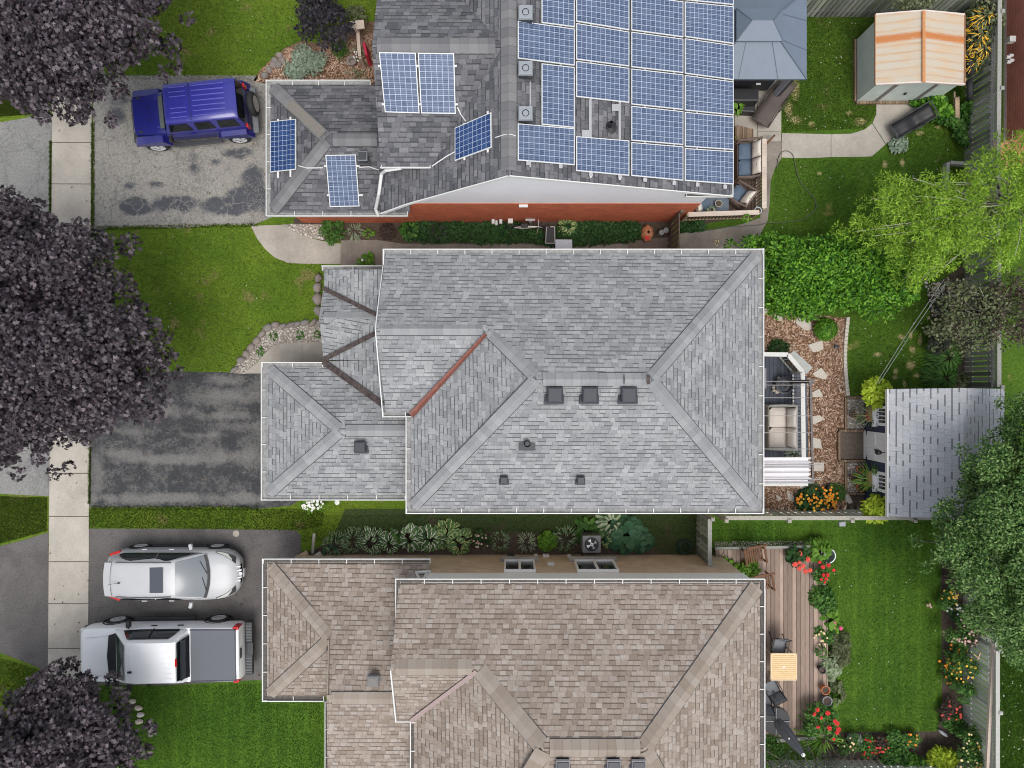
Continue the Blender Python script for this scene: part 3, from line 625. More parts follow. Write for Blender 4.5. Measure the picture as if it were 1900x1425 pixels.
# timber edging of the beds by the blue shed
for (a, c, lb) in [((1569, 738), (1569, 800), 'brown timber edging left of the upper pebble bed'), ((1569, 738), (1603, 737), 'brown timber edging above the upper pebble bed'), ((1569, 858), (1569, 915), 'brown timber edging left of the lower pebble bed'), ((1569, 916), (1603, 916), 'brown timber edging below the lower pebble bed')]:
    b = MB(); b.beam(W(a[0], a[1], .06), W(c[0], c[1], .06), .09, .12); top(b.build('timber_edging', M['steps'], bevel=.005), lb, 'edging')
b = MB(); b.poly([W(p[0], p[1], .012) for p in [(1570, 918), (1604, 918), (1604, 945), (1570, 945)]]); struct(b.build('dark_soil_patch', M['soil'], origin=(0, 0, .012)))

# stuff: clover heads and fallen bits scattered over the lawns
def specks(name, polys, n, mat, seed, lo=.012, hi=.03, z=.05):
    r = np.random.default_rng(seed); b = MB()
    for q in polys:
        for x, y in sample_poly([W(p[0], p[1])[:2] for p in q], n // len(polys), r):
            s = lo + r.random() * (hi - lo); a = r.random() * 3; ca, sa = math.cos(a) * s, math.sin(a) * s
            b.poly([(x - ca, y - sa, z), (x + sa * .7, y - ca * .7, z + .006), (x + ca, y + sa, z), (x - sa * .7, y + ca * .7, z - .004)])
    return tagp(b.build(name, mat, origin=(0, 0, 0)), kind='stuff')
LQ = [[(176, -20), (600, -20), (560, 70), (495, 120), (470, 148), (176, 148)], [(200, 424), (466, 418), (515, 484), (600, 492), (500, 600), (428, 690), (176, 690)], [(1451, 20), (1600, 20), (1580, 240), (1451, 246)], [(1440, 296), (1640, 296), (1700, 222), (1800, 250), (1700, 520), (1600, 450), (1430, 430)], [(1575, 590), (1700, 560), (1730, 720), (1575, 725)], [(1540, 970), (1740, 970), (1745, 1350), (1560, 1350)], [(1845, 1200), (1900, 1200), (1900, 1425), (1845, 1425)]]
specks('clover_heads', LQ, 300, leafmat('clover white', [(.45, .5, .35), (.65, .68, .55), (.75, .75, .68)], .8, .2, transl=0), 31)
specks('fallen_leaves', [DR_UP, DR_MID, DR_LOW, LQ[0], LQ[1], [(97, -60), (172, -60), (163, 1300), (88, 1300)]], 420, leafmat('fallen leaf bits', [(.05, .035, .03), (.12, .08, .05), (.25, .2, .1)], .9, .2, transl=0), 32, .015, .045, .04)
# ================================================================ houses
def roof_z(polys, x, y):
    best = None
    for P in polys:
        if inpoly(x, y, [(p.x, p.y) for p in P]):
            n = (P[1] - P[0]).cross(P[2] - P[0])
            if abs(n.z) < 1e-6: continue
            z = P[0].z - (n.x * (x - P[0].x) + n.y * (y - P[0].y)) / n.z
            best = z if best is None else max(best, z)
    return best
def flat_on(polys, P0, P1, P2): pass
def roof(name, polys_px, mat, parent, t=.12):
    """each plane: list of (px,py,z). planes become one sheet with a thin solid underside"""
    polys = [WL(q) for q in polys_px]; b = MB()
    for P in polys: b.prism(P, t)
    return b.build(name, mat, parent), polys
def caps(name, polys, segs, mat, parent, w=.16, step=.24, zoff=.022):
    for a, c in segs:
        b = MB(); A, C = W(*a), W(*c); L = (C - A).length; n = max(1, int(L / step)); d = (C - A) / n; s = Vector((-d.y, d.x, 0)).normalized() * w
        for i in range(n):
            p, q = A + d * (i + (.5 if i == 0 else 0)), A + d * min(i + 1.06, n - .3); row = []
            for (pt, dz) in ((p, .018), (q, 0)):
                for sg in (-1, 0, 1):
                    x = pt + s * sg
                    if sg == 0: z = pt.z + zoff + .012
                    else:
                        rz = roof_z(polys, x.x, x.y); z = (rz if rz is not None and rz > pt.z - .6 else pt.z - .08) + zoff
                        z = min(z, pt.z + zoff)
                    row.append((x.x, x.y, z + dz))
            b.add(row, [[0, 1, 4, 3], [1, 2, 5, 4]])
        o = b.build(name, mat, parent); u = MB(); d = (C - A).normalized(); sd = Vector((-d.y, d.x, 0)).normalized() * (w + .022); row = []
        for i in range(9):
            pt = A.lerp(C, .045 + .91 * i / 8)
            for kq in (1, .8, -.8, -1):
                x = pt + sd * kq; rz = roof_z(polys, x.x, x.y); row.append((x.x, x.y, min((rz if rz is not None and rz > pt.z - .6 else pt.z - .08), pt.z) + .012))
        u.add(row, [[4 * i + q, 4 * i + q + 1, 4 * i + q + 5, 4 * i + q + 4] for i in range(8) for q in (0, 1, 2)]); u.build('cap_shadow_line', M['cap_shadow_line'], parent)  # slightly wider dark strip paints the shadow line along the caps
def gutter(parent, runs, w=.15, step=.86, dirt=False):
    """white eaves gutters: runs of (a,b,side) pixels with height; side=+1 puts the trough to the left of a->b"""
    for gi, (a, c, sd) in enumerate(runs):
        b = MB(); d_ = MB(); A, C = W(*a), W(*c); A.z += .004 * (gi % 3); C.z += .004 * (gi % 3); L = (C - A).length; d = (C - A) / L; n = Vector((-d.y, d.x, 0)) * sd; o0, o1 = A, C
        b.beam(o0 - n * .014, o1 - n * .014, .028, .10); b.beam(o0 - n * w / 2 - Vector((0, 0, .06)), o1 - n * w / 2 - Vector((0, 0, .06)), w, .012)
        k = max(1, int(L / step))
        for i in range(k + 1):
            p = A + d * (L * (i + .02) / (k + .04)) + Vector((0, 0, .012)); b.beam(p, p - n * (w + .02), .024, .02)
        g = b.build('gutter', M['white'], parent)
        if dirt: d_.beam(o0 - n * (w / 2 + .01) - Vector((0, 0, .035)), o1 - n * (w / 2 + .01) - Vector((0, 0, .035)), w - .05, .03)
        else: d_.beam(o0 - n * (w / 2 + .01) - Vector((0, 0, .045)), o1 - n * (w / 2 + .01) - Vector((0, 0, .045)), w - .03, .012)
        d_.build('trough', M['gutter_dirt'] if dirt else M['trough'], g)
    return g
def walls(name, pts, z0, z1, mat, parent, gap=None):
    b = MB(); b.prism([(x, y, z1) for x, y in pts], z1 - z0); return b.build(name, mat, parent)
def box_vent(px, py, z, s, parent, mats, roofpolys=None, rz=0, h=.22, name='roof_vent', lip=True, slopeS=0):
    p = W(px, py, z); rzv = roof_z(roofpolys, p.x, p.y) if roofpolys else z
    rzv = z if rzv is None else rzv; p = W(px, py, rzv + h * .5); base = rzv
    v = MB(); v.box((p.x, p.y, base + .04), (s * .8, s * .8, .5), rz); v.box((p.x, p.y - .0, base + .10), (s * .92, s * .92, .22), rz, .92); v.box((p.x, p.y - .06, base - .02), (s * 1.22, s * .9, .08), rz)
    o = v.build(name, mats[0], parent, bevel=.015)
    c = MB(); c.box((p.x, p.y + .01, base + h + .015), (s, s, .06), rz, .86); c.lathe((p.x, p.y, base + h + .045), [(.0, .012), (s * .16, .01), (s * .18, -.0), (s * .24, .0), (s * .26, -.004)], 14)
    c.build('vent_cap', mats[1], o, bevel=.01); return o
# ---------------------------------------------------------------- middle house, light grey roof
ZE, ZR, ZG = 3.45, 5.62, 4.86
hg = thing('house', 'middle house with light grey hip roof and a rust red valley strip', 'house', (2, 0, 0))
W1 = [(-3.95, -4.0), (-3.95, 4.15), (7.85, 4.15), (7.85, -3.95), (-3.2, -3.95)]
walls('wall', [(-3.95, 4.1), (7.8, 4.1), (7.8, -3.85), (-3.0, -3.85), (-3.0, -.75), (-3.95, -.75)], 0, ZE - .05, M['brick_tan'], hg)
walls('wall', [(-7.95, .35), (-3.9, .35), (-3.9, -3.5), (-7.95, -3.5)], 0, 2.34, M['brick_tan'], hg)
walls('wall', [(-5.95, 3.55), (-3.9, 3.55), (-3.9, .3), (-5.95, .3)], 0, 2.34, M['brick_tan'], hg)
b = MB(); b.add([(-3.96, 4.1, ZE - .1), (-3.96, -.75, ZE - .1), (-3.96, W(697, 608, ZG)[1], ZG - .14)], [[0, 2, 1]]); b.build('gable_wall', M['whitesiding'], hg)
main = [
    [(716, 470, ZE), (1408, 470, ZE), (1207, 704, ZR), (997, 702, ZR), (904, 610, ZG), (697, 610, ZG)],
    [(1408, 470, ZE), (1408, 944, ZE), (1207, 704, ZR)],
    [(1408, 944, ZE), (762, 944, ZE), (997, 702, ZR), (1207, 704, ZR)],
    [(762, 944, ZE), (762, 766, ZE), (904, 610, ZG), (997, 702, ZR)],
    [(762, 766, ZE), (716, 766, ZE), (697, 610, ZG), (904, 610, ZG)]]
rf, rp = roof('roof', main, M['rf_grey'], hg)
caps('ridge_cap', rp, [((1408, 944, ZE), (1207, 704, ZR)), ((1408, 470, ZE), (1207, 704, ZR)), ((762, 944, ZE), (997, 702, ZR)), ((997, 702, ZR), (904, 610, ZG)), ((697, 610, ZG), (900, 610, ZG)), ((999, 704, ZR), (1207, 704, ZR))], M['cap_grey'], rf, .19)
b = MB(); A, C = W(763, 771, ZE + .03), W(902, 620, ZG + .0); sd = Vector((-(C - A).y, (C - A).x, 0)).normalized(); zl = Vector((0, 0, .055)); b.add([A - sd * .10 + zl * 1.2, A + sd * .10 + zl * 1.2, C + sd * .05 + zl, C - sd * .05 + zl, A + zl * .3, C + zl * .3], [[0, 4, 5, 3], [4, 1, 2, 5]]); b.build('valley_flashing', M['valley'], rf)
GE, GR = 2.4, 3.25
gar = [[(494, 681, GE), (760, 681, GE), (760, 799, GR), (632, 799, GR)], [(494, 681, GE), (632, 799, GR), (494, 919, GE)], [(494, 919, GE), (632, 799, GR), (760, 799, GR), (760, 919, GE)]]
rg, gp = roof('garage_roof', gar, M['rf_grey'], hg)
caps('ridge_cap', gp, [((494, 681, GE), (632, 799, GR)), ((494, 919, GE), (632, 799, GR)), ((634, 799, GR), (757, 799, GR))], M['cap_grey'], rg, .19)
PE, PG, PW = 2.4, 3.02, 3.12
por = [[(601, 500, PE), (601, 560, PE), (601, 668, PE), (715, 668, PW), (715, 500, PW)], [(600, 670, PE), (715, 668, PW), (715, 760, PW)],
       [(600, 536, PE + .03), (592, 589, PG), (712, 589, PG), (704, 585, PG)], [(600, 666, PE + .03), (702, 612, PG), (712, 589, PG), (592, 589, PG)]]
rpz, pp = roof('porch_roof', por, M['rf_grey'], hg)
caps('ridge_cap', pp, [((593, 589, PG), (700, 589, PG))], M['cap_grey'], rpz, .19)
b = MB()
for a, c, w in (((600, 535, PE + .05), (701, 585, PG + .02), .09), ((601, 667, PE + .05), (698, 618, PG + .02), .1), ((600, 671, PE + .06), (711, 751, PW + .02), .13)):
    A, C = W(*a), W(*c); b.beam(A + Vector((0, 0, .03)), C + Vector((0, 0, .03)), w * 1.5, .03)
b.build('valley_flashing', M['rustdark'], rpz)
gutter(hg, [((711, 462, ZE), (1416, 462, ZE), 1), ((1417, 461, ZE), (1417, 953, ZE), 1), ((1416, 953, ZE), (754, 953, ZE), 1), ((753, 953, ZE), (753, 772, ZE), 1), ((753, 774, ZE), (711, 774, ZE), 1)])
gutter(hg, [((486, 672, GE), (600, 672, GE), 1), ((485, 927, GE), (485, 672, GE), 1), ((753, 928, GE), (485, 928, GE), 1), ((597, 493, GE), (713, 493, GE), 1)])
b = MB(); b.beam(W(712, 463, ZE + .02), W(712, 492, ZE + .1), .05, .1); b.beam(W(711, 496, ZE + .1), W(697, 610, ZG), .03, .12); b.beam(W(697, 610, ZG), W(711, 773, ZE), .03, .12); b.build('rake_board', M['white'], hg)
for px in (1029, 1094, 1166): box_vent(px, 733, ZR - .1, .48, rf, (M['vent'], M['ventcap']), rp)
box_vent(669, 829, GR - .2, .38, rg, (M['vent'], M['ventcap']), gp)
for px, py in ((935, 890), (1077, 890)): box_vent(px, py, 4, .26, rf, (M['vent'], M['ventcap']), rp, h=.16, name='exhaust_vent')
p = W(978, 822, 4.5); z = roof_z(rp, p.x, p.y); p = W(978, 822, z); b = MB(); b.box((p.x, p.y - .1, z + .0), (.5, .26, .05)); b.cyl((p.x, p.y, z - .1), .1, .42, 14, cap=False); b.cyl((p.x, p.y, z - .1), .075, .36, 14); pv = b.build('plumbing_vent', M['vent'], rf)
# shingle patch at the ridge
b = MB()
for px in (1158, 1203): A = W(px, 696, ZR + .06); C = W(px, 713, ZR + .06); b.beam(A, C, .03 if px < 1200 else .09, .012)
b.build('ridge_patch', M['rustdark'], rf)

# ---------------------------------------------------------------- bottom house, tan roof
M['cap_dummy'] = None
TE, TG, TR = 3.6, 4.72, 5.65; TGE, TGA, TGR = 2.4, 3.3, 3.86
ht = thing('house', 'house with a tan brown shingle roof and buff brick side wall', 'house', (2, -11, 0))
yw = -6.33
def yy(z, py): return (712.5 - py) * (H - z) / F
SY = W(0, 2030, TE)[1]
walls('wall', [(-2.9, yw), (7.7, yw), (7.7, -15), (-2.9, -15)], 0, 2.62, M['brick_tan'], ht)
walls('wall_frieze', [(-2.9, yw + .02), (7.72, yw + .02), (7.72, -15), (-2.9, -15)], 2.62, TE - .06, M['brightwhite'], ht)
walls('wall', [(-7.95, yw), (-2.9, yw), (-2.9, -10.3), (-7.95, -10.3)], 0, 2.32, M['brick_tan'], ht)
walls('wall', [(-5.9, -10.3), (-2.9, -10.3), (-2.9, -15), (-5.9, -15)], 0, 2.32, M['brick_tan'], ht)
b = MB(); b.add([(-3.55, -6.5, TE - .1), (-3.55, -11.0, TE - .1), (-3.55, W(0, 1240, TG)[1], TG - .14)], [[0, 2, 1]]); b.build('gable_wall', M['whitesiding'], ht)
tm = [
    [(740, 1083, TE), (1410, 1083, TE), (1195, 1390, TR), (1010, 1390, TR), (886, 1240, TG), (725, 1240, TG)],
    [(1410, 1083, TE), (1410, 1790, TE), (1195, 1390, TR)],
    [(1410, 1790, TE), (768, 1790, TE), (1010, 1390, TR), (1195, 1390, TR)],
    [(768, 1790, TE), (768, 1331, TE), (886, 1240, TG), (1010, 1390, TR)],
    [(768, 1331, TE), (738, 1331, TE), (725, 1240, TG), (886, 1240, TG)]]
# keep every plane flat: move the south eave to the mirrored distance
rt, tp = roof('roof', tm, M['rf_tan'], ht)
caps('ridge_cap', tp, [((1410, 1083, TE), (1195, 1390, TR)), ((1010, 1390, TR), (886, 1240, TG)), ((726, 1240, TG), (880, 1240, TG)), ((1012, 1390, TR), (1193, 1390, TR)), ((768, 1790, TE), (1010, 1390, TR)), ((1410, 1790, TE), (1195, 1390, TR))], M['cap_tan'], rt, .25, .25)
b = MB(); A, C = W(762, 1338, TE + .03), W(884, 1246, TG + .01); b.beam(A, C, .13, .03); b.build('valley_flashing', plain('dusty pink flashing', (.33, .25, .235), .8), rt)
tg = [[(496, 1046, TGE), (798, 1046, TGE), (798, 1290, TGR), (611, 1290, TGR), (611, 1186, TGA)], [(496, 1046, TGE), (612, 1186, TGA), (496, 1292, TGE)], [(496, 1292, TGE), (612, 1186, TGA), (612, 1292, TGE)],
      [(606, 1290, TGR), (770, 1290, TGR), (770, 1560, TGE), (609, 1560, TGE)]]
rg2, tgp = roof('garage_roof', tg, M['rf_tan'], ht)
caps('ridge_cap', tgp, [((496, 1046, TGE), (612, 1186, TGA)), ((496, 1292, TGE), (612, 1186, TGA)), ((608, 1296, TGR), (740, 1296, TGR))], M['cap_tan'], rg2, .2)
b = MB(); b.beam(W(611, 1188, TGA + .03), W(609, 1288, TGR + .0), .03, .18); b.build('step_flashing', M['cap_tan'], rg2)
gutter(ht, [((734, 1073, TE), (1419, 1073, TE), 1), ((1419, 1073, TE), (1419, 1790, TE), 1), ((734, 1225, TE + .55), (734, 1073, TE), 1), ((762, 1339, TE), (735, 1339, TE), 1), ((761, 1500, TE), (761, 1339, TE), 1)], dirt=True)
gutter(ht, [((488, 1036, TGE), (799, 1036, TGE), 1), ((487, 1300, TGE), (487, 1036, TGE), 1), ((602, 1301, TGE), (487, 1301, TGE), 1), ((603, 1560, TGE), (603, 1301, TGE), 1)], dirt=True)
b = MB(); b.beam(W(725, 1242, TG), W(735, 1338, TE), .04, .1); b.build('rake_board', M['white'], ht)
b = MB(); b.tube([W(799, 1060, 2.6), W(772, 1062, 2.75), W(778, 1074, 3.3)], .045, 8); b.tube([W(796, 1060, 2.6), W(786, 1074, 3.4)], .045, 8); b.build('downspout', M['white'], ht)
box_vent(693, 1262, 3.7, .36, rg2, (plain('weathered vent', (.16, .15, .145), .6), plain('grey vent lid', (.26, .26, .26), .5)), tgp)
for px in (1044, 1138, 1184): box_vent(px, 1419, 5.4, .42, rt, (M['vent'], plain('worn vent lid', (.26, .25, .26), .5)), tp)
# windows on the side wall
for x0, x1, z0, z1 in ((-0.27, .80, 1.1, 2.5), (2.20, 3.60, 1.1, 2.5)):
    y0 = yw + .02; b = MB(); xm = (x0 + x1) / 2
    for (xa, xb, za, zb) in ((x0, x1, z0, z0 + .07), (x0, x1, z1 - .07, z1), (x0, x0 + .06, z0 + .07, z1 - .07), (x1 - .06, x1, z0 + .07, z1 - .07), (xm - .04, xm + .04, z0 + .07, z1 - .07)): b.box(((xa + xb) / 2, y0 + .03, (za + zb) / 2), (xb - xa, .10, zb - za))
    wn = b.build('window', M['brightwhite'], ht)
    b = MB(); b.box((xm, y0 + .006, (z0 + z1) / 2), (x1 - x0 - .1, .02, z1 - z0 - .12)); b.build('pane', M['glass'], wn)
    b = MB(); b.box((xm, y0 + .07, z0 - .05), (x1 - x0 + .3, .20, .08)); b.build('sill', M['foundation'], wn)
for px, py, z, s in ((900, 1027, .5, (.28, .1, .22)),): 
    b = MB(); b.box((W(948, 1027, .4).x, yw + .06, .42), (.26, .12, .2)); b.build('meter_box', M['darkmetal'], ht)
b = MB()
for px, z in ((994, .35), (1010, .35), (1016, .35), (1056, .4), (1022, 1.5)):
    b.box((W(px, 1030, z).x, yw + .05, z), (.12 if px != 1022 else .24, .1, .16))
b.build('wall_fitting', M['white'], ht)

# ---------------------------------------------------------------- top house with the solar array
ZT = 6.3; hs_ = thing('house', 'red brick house whose dark grey roof carries the solar panels', 'house', (0, 9, 0))
walls('wall', [(-3.6, 6.01), (6.3, 6.01), (6.3, 20.5), (-3.6, 20.5)], 0, 2.67, M['brick_red'], hs_)
walls('wall', [(-7.75, 5.98), (-3.5, 5.98), (-3.5, 9.8), (-7.75, 9.8)], 0, 2.45, M['brick_red'], hs_)
b = MB(); b.add([(-3.6, 6.03, 2.67), (6.3, 6.03, 2.67), (6.3, 6.03, 4.05), (-.09, 6.03, 6.16), (-3.6, 6.03, 4.02)], [[0, 1, 2, 3, 4]]); b.add([(6.32, 6.03, 2.67), (6.32, 20.5, 2.67), (6.32, 20.5, 4.05), (6.32, 6.03, 4.05)], [[0, 1, 2, 3]]); b.add([(-3.62, 6.03, 2.67), (-3.62, 20.5, 2.67), (-3.62, 20.5, 4.02), (-3.62, 6.03, 4.02)], [[3, 2, 1, 0]]); b.build('upper_wall', M['whitesiding'], hs_)
EZ = 3.95; EX = W(1359, 0, EZ)[0]; NY = 21.0; RX = -.09
def eastz(x): return ZT - (x - RX) * (ZT - EZ) / (EX - RX)
def onE(px, py):
    z = 5.0
    for _ in range(25): z = eastz((px - 950) * (H - z) / F)
    return W(px, py, z)
WS = .61
def westz(x): return ZT - WS * (RX - x)
def onWp(px, py):
    z = 5.0
    for _ in range(40): z = westz((px - 950) * (H - z) / F)
    return W(px, py, z)
ap = Vector((RX, 387.5 * (H - ZT) / F, ZT)); Ep = [ap, W(1359, 363, EZ), Vector((EX, NY, EZ)), Vector((RX, NY, ZT))]
sw1 = onWp(757, 377); sw2 = onWp(707, 395); nw = Vector((sw2.x - .12, 12.0, westz(sw2.x - .12)))
Wp = [ap, Vector((RX, NY, ZT)), Vector((nw.x, NY, nw.z)), nw, Vector((sw2.x, 6.6, sw2.z)), sw2, sw1]
XR, XE = 6.2, 4.87                     # cross gable ridge and eave heights
cl = -3.97; yr = 629.5 * (H - XR) / F; ye = 402.5 * (H - XE) / F; yn = 2 * yr - ye
Cs = [Vector((cl, ye, XE)), Vector((RX - (ZT - XE) / WS, ye, XE)), Vector((RX - (ZT - XR) / WS, yr, XR)), Vector((cl - .0, yr, XR))]
Cn = [Vector((cl, yr, XR)), Vector((RX - (ZT - XR) / WS, yr, XR)), Vector((RX - (ZT - XE) / WS, yn, XE)), Vector((cl, yn, XE))]
b = MB()
allp = [Ep, Wp, Cs, Cn]
for P_ in allp: b.prism(P_, .12)
rs = b.build('roof', M['rf_solar'], hs_)
b = MB(); b.prism([(cl + .25, yn - .2, XE), (cl + .3, ye + .25, XE), (-2.0, ye + .25, XE), (-2.0, yn - .2, XE)], 2.3); b.add([(cl + .24, ye + .2, XE), (cl + .24, yn - .2, XE), (cl + .24, yr, XR - .13)], [[0, 2, 1]]); b.build('dormer_wall', M['whitesiding'], hs_)
sg = [[(502, 157, 2.7), (760, 157, 2.7), (760, 258, 3.66), (608, 258, 3.66)], [(502, 157, 2.7), (608, 258, 3.66), (502, 394, 2.7)], [(502, 394, 2.7), (608, 258, 3.66), (760, 258, 3.66), (760, 394, 2.7)]]
rsg, sgp = roof('garage_roof', sg, M['rf_solar'], hs_)
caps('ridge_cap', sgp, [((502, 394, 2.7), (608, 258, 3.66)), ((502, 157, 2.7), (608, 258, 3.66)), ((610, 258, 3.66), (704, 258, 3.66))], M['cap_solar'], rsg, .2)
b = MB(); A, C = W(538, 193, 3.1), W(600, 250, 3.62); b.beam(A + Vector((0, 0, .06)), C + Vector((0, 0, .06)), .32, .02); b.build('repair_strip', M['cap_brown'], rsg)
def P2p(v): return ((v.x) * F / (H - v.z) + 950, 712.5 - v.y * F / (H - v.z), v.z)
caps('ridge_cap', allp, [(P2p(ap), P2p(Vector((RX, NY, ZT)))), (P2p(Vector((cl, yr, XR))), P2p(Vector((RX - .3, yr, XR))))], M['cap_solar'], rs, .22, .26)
gutter(hs_, [((494, 149, 2.7), (688, 149, 2.7), 1), ((494, 402, 2.7), (494, 149, 2.7), 1), ((757, 402, 2.7), (494, 402, 2.7), 1), ((1360, 363, EZ), (1360, -200, EZ), -1)])
gutter(hs_, [((800, 312, XE), (706, 312, XE), 1), ((1360, 366, 3.8), (1272, 366, 3.8), 1)], dirt=True)
b = MB(); b.tube([W(744, 312, XE - .05), W(716, 316, XE - .25), W(708, 322, XE - .7), W(703, 360, 3.75), W(697, 388, 3.0), W(702, 400, 2.75)], .055, 10); b.build('downspout', M['white'], hs_)
b = MB()
for A, C in ((ap, sw1), (sw1, sw2), (ap, W(1359, 363, EZ))): b.beam(A - Vector((0, .02, .05)), C - Vector((0, .02, .05)), .03, .14)
b.build('rake_board', M['white'], hs_)
# vents
for px, py in ((975, 28), (975, 131), (975, 214)):
    q = onE(px, py); box_vent(px, py, q.z, .42, rs, (M['darkmetal'], M['ventwhite']), allp, h=.28)
q = onE(1131, 236); b = MB(); b.lathe((q.x, q.y, q.z - .1), [(.22, .08), (.12, .14), (.06, .18), (.055, .5), (.04, .5)], 14); b.build('plumbing_vent', M['black'], rs)
box_vent(674, 292, 3.4, .32, rsg, (M['darkmetal'], M['ventwhite']), sgp)
# solar panels: corners in photo pixels on the roof plane
def panel(corn, onp, mat, rails=True, lift=.09, lab=None, axis=0):
    """corn: 4 px corners NW,NE,SE,SW. builds aluminium frame plus cell sheet with its own uv"""
    C4 = [onp(x, y) + Vector((0, 0, lift)) for x, y in corn]
    n = (C4[1] - C4[0]).cross(C4[3] - C4[0]).normalized(); n = n if n.z > 0 else -n
    C4 = [onp(x, y) for x, y in corn]; C4 = [c + n * lift for c in C4]
    b = MB()
    e1 = (C4[1] - C4[0]).normalized(); e2 = (C4[3] - C4[0]).normalized()
    b.add(C4 + [c - n * .035 for c in C4], [[3, 2, 1, 0], [4, 5, 6, 7], [0, 1, 5, 4], [1, 2, 6, 5], [2, 3, 7, 6], [3, 0, 4, 7]])
    o = b.build('solar_panel', M['white'], hs_, label=lab)
    m = .022; w = (C4[1] - C4[0]).length; h = (C4[3] - C4[0]).length
    f = lambda u, v: (C4[0] * (1 - u) + C4[1] * u) * (1 - v) + (C4[3] * (1 - u) + C4[2] * u) * v + n * .003
    q = [f(m / w, m / h), f(1 - m / w, m / h), f(1 - m / w, 1 - m / h), f(m / w, 1 - m / h)]
    b = MB(); b.add(q, [[3, 2, 1, 0]]); c = b.build('solar_cells', mat, o); uv = c.data.uv_layers[0].data
    ww, hh = w - 2 * m, h - 2 * m; nu = round(ww / .158) * .1567; nv = round(hh / .158) * .1567
    mp = {0: (0, 0), 1: (nu, 0), 2: (nu, nv), 3: (0, nv)}
    land = w > h
    for li in c.data.polygons[0].loop_indices:
        k = c.data.loops[li].vertex_index; u, v = mp[k]; uv[li].uv = (u + .007, v + .007)
    return o
# the big array: four columns; each column shares slanted row lines
cols = [(959, 1064), (1067, 1165), (1169, 1265), (1268, 1358)]
rowsL = {1: [-90, -22, 44, 114, 183, 253, 320], 2: [-78, -8, 60, 128, 197, 264, 329], 3: [-64, 4, 72, 140, 208, 275, 338]}
rowsR = {1: [-78, -9, 60, 127, 194, 261, 329], 2: [-66, 4, 73, 139, 207, 272, 338], 3: [-54, 13, 85, 152, 217, 281, 345]}
rowsL[0] = [44, 112, None]; 
lb = 'landscape solar panel in the big array on the east slope'
def quad(xl, xr, tl, tr, bl, br): return [(xl, tl), (xr, tr), (xr, br), (xl, bl)]
for c in (1, 2, 3):
    for r_ in range(6):
        if c == 1 and r_ == 4: continue
        xl, xr = cols[c]
        panel(quad(xl, xr, rowsL[c][r_] + 1.5, rowsR[c][r_] + 1.5, rowsL[c][r_ + 1] - 1.5, rowsR[c][r_ + 1] - 1.5), onE, M['solar'])
panel(quad(959, 1064, 41, 56, 111, 124), onE, M['solar']); panel(quad(959, 1064, 231, 240, 299, 308), onE, M['solar'])
panel(quad(1003, 1064, -60, -52, 45, 53), onE, M['solar']); panel(quad(1003, 1064, 120, 127, 233, 239), onE, M['solar'])
# bare rails in the missing bay
b = MB()
for px in (1094, 1149): b.beam(onE(px, 186) + Vector((0, 0, .05)), onE(px, 264) + Vector((0, 0, .05)), .06, .04)
for px in (984, 1040): b.beam(onE(px, 44) + Vector((0, 0, .03)), onE(px, 311) + Vector((0, 0, .03)), .045, .03)
for px in (1096, 1150, 1196, 1250, 1293, 1344): b.beam(onE(px, -60) + Vector((0, 0, .03)), onE(px, 331 + (px - 1096) * .066) + Vector((0, 0, .03)), .05, .03)
for px, py in ((980, 304), (1040, 310), (1096, 325), (1150, 329), (1196, 335), (1250, 341), (1293, 344), (1344, 348)): b.box(onE(px, py) + Vector((0, 0, .07)), (.11, .12, .05))
for px, py in ((1141, 201), (1086, 249)): b.box(onE(px, py) + Vector((0, 0, .05)), (.2, .2, .03))
b.build('panel_rail', M['steel'], hs_)
def onC(px, py):
    z = 5.5
    for _ in range(40):
        y = (712.5 - py) * (H - z) / F; z = XE + (XR - XE) * (y - ye) / (yr - ye)
    return W(px, py, z)
panel([(704, 97), (772, 98), (779, 210), (715, 208)], onC, M['solar']); panel([(776, 98), (843, 99), (846, 211), (782, 210)], onC, M['solar'])
def onG(idx):
    Pn = WL(sg[idx]); n = (Pn[1] - Pn[0]).cross(Pn[2] - Pn[0])
    def f(px, py):
        o = Vector((0, 0, H)); d = W(px, py, 0) - o; t = (Pn[0] - o).dot(n) / d.dot(n); return o + d * t
    return f
nW = Wp[0]
panel([(505, 227), (552, 222), (552, 316), (505, 321)], onG(1), M['solar_dark']); panel([(605, 287), (661, 286), (668, 382), (613, 383)], onG(2), M['solar'])
panel([(847, 239), (914, 210), (915, 275), (847, 300)], onWp, M['solar_dark'])
b = MB()
for a, c, f in (((702, 124), (848, 124), onC), ((709, 195), (850, 195), onC), ((517, 222), (517, 331), onG(1)), ((540, 218), (540, 329), onG(1)), ((602, 309), (668, 309), onG(2)), ((608, 363), (674, 363), onG(2)), ((905, 208), (905, 284), onWp), ((862, 230), (862, 298), onWp)):
    b.beam(f(*a) + Vector((0, 0, .05)), f(*c) + Vector((0, 0, .05)), .055, .04)
b.build('panel_rail', M['white'], hs_)
b = MB(); L_ = Vector((0, 0, .04))
b.tube([onG(1)(554, 308) + L_, onG(2)(570, 313) + L_ * 2, onG(2)(600, 312) + L_], .018, 6); b.tube([onG(2)(667, 311) + L_, onG(2)(685, 310) + L_, onG(2)(703, 316) + L_], .018, 6)
b.tube([onWp(802, 309) + L_, onWp(815, 300) + L_, onWp(830, 290) + L_, onWp(845, 282) + L_], .02, 6); b.tube([onC(849, 200) + L_, onC(855, 213) + L_, onWp(864, 226) + L_ * 2], .02, 6); b.tube([onWp(919, 256) + L_, W(935, 250, ZT - .05), W(948, 249, ZT + .06), onE(957, 253) + L_], .014, 6)
b.build('cable_conduit', M['white'], hs_)
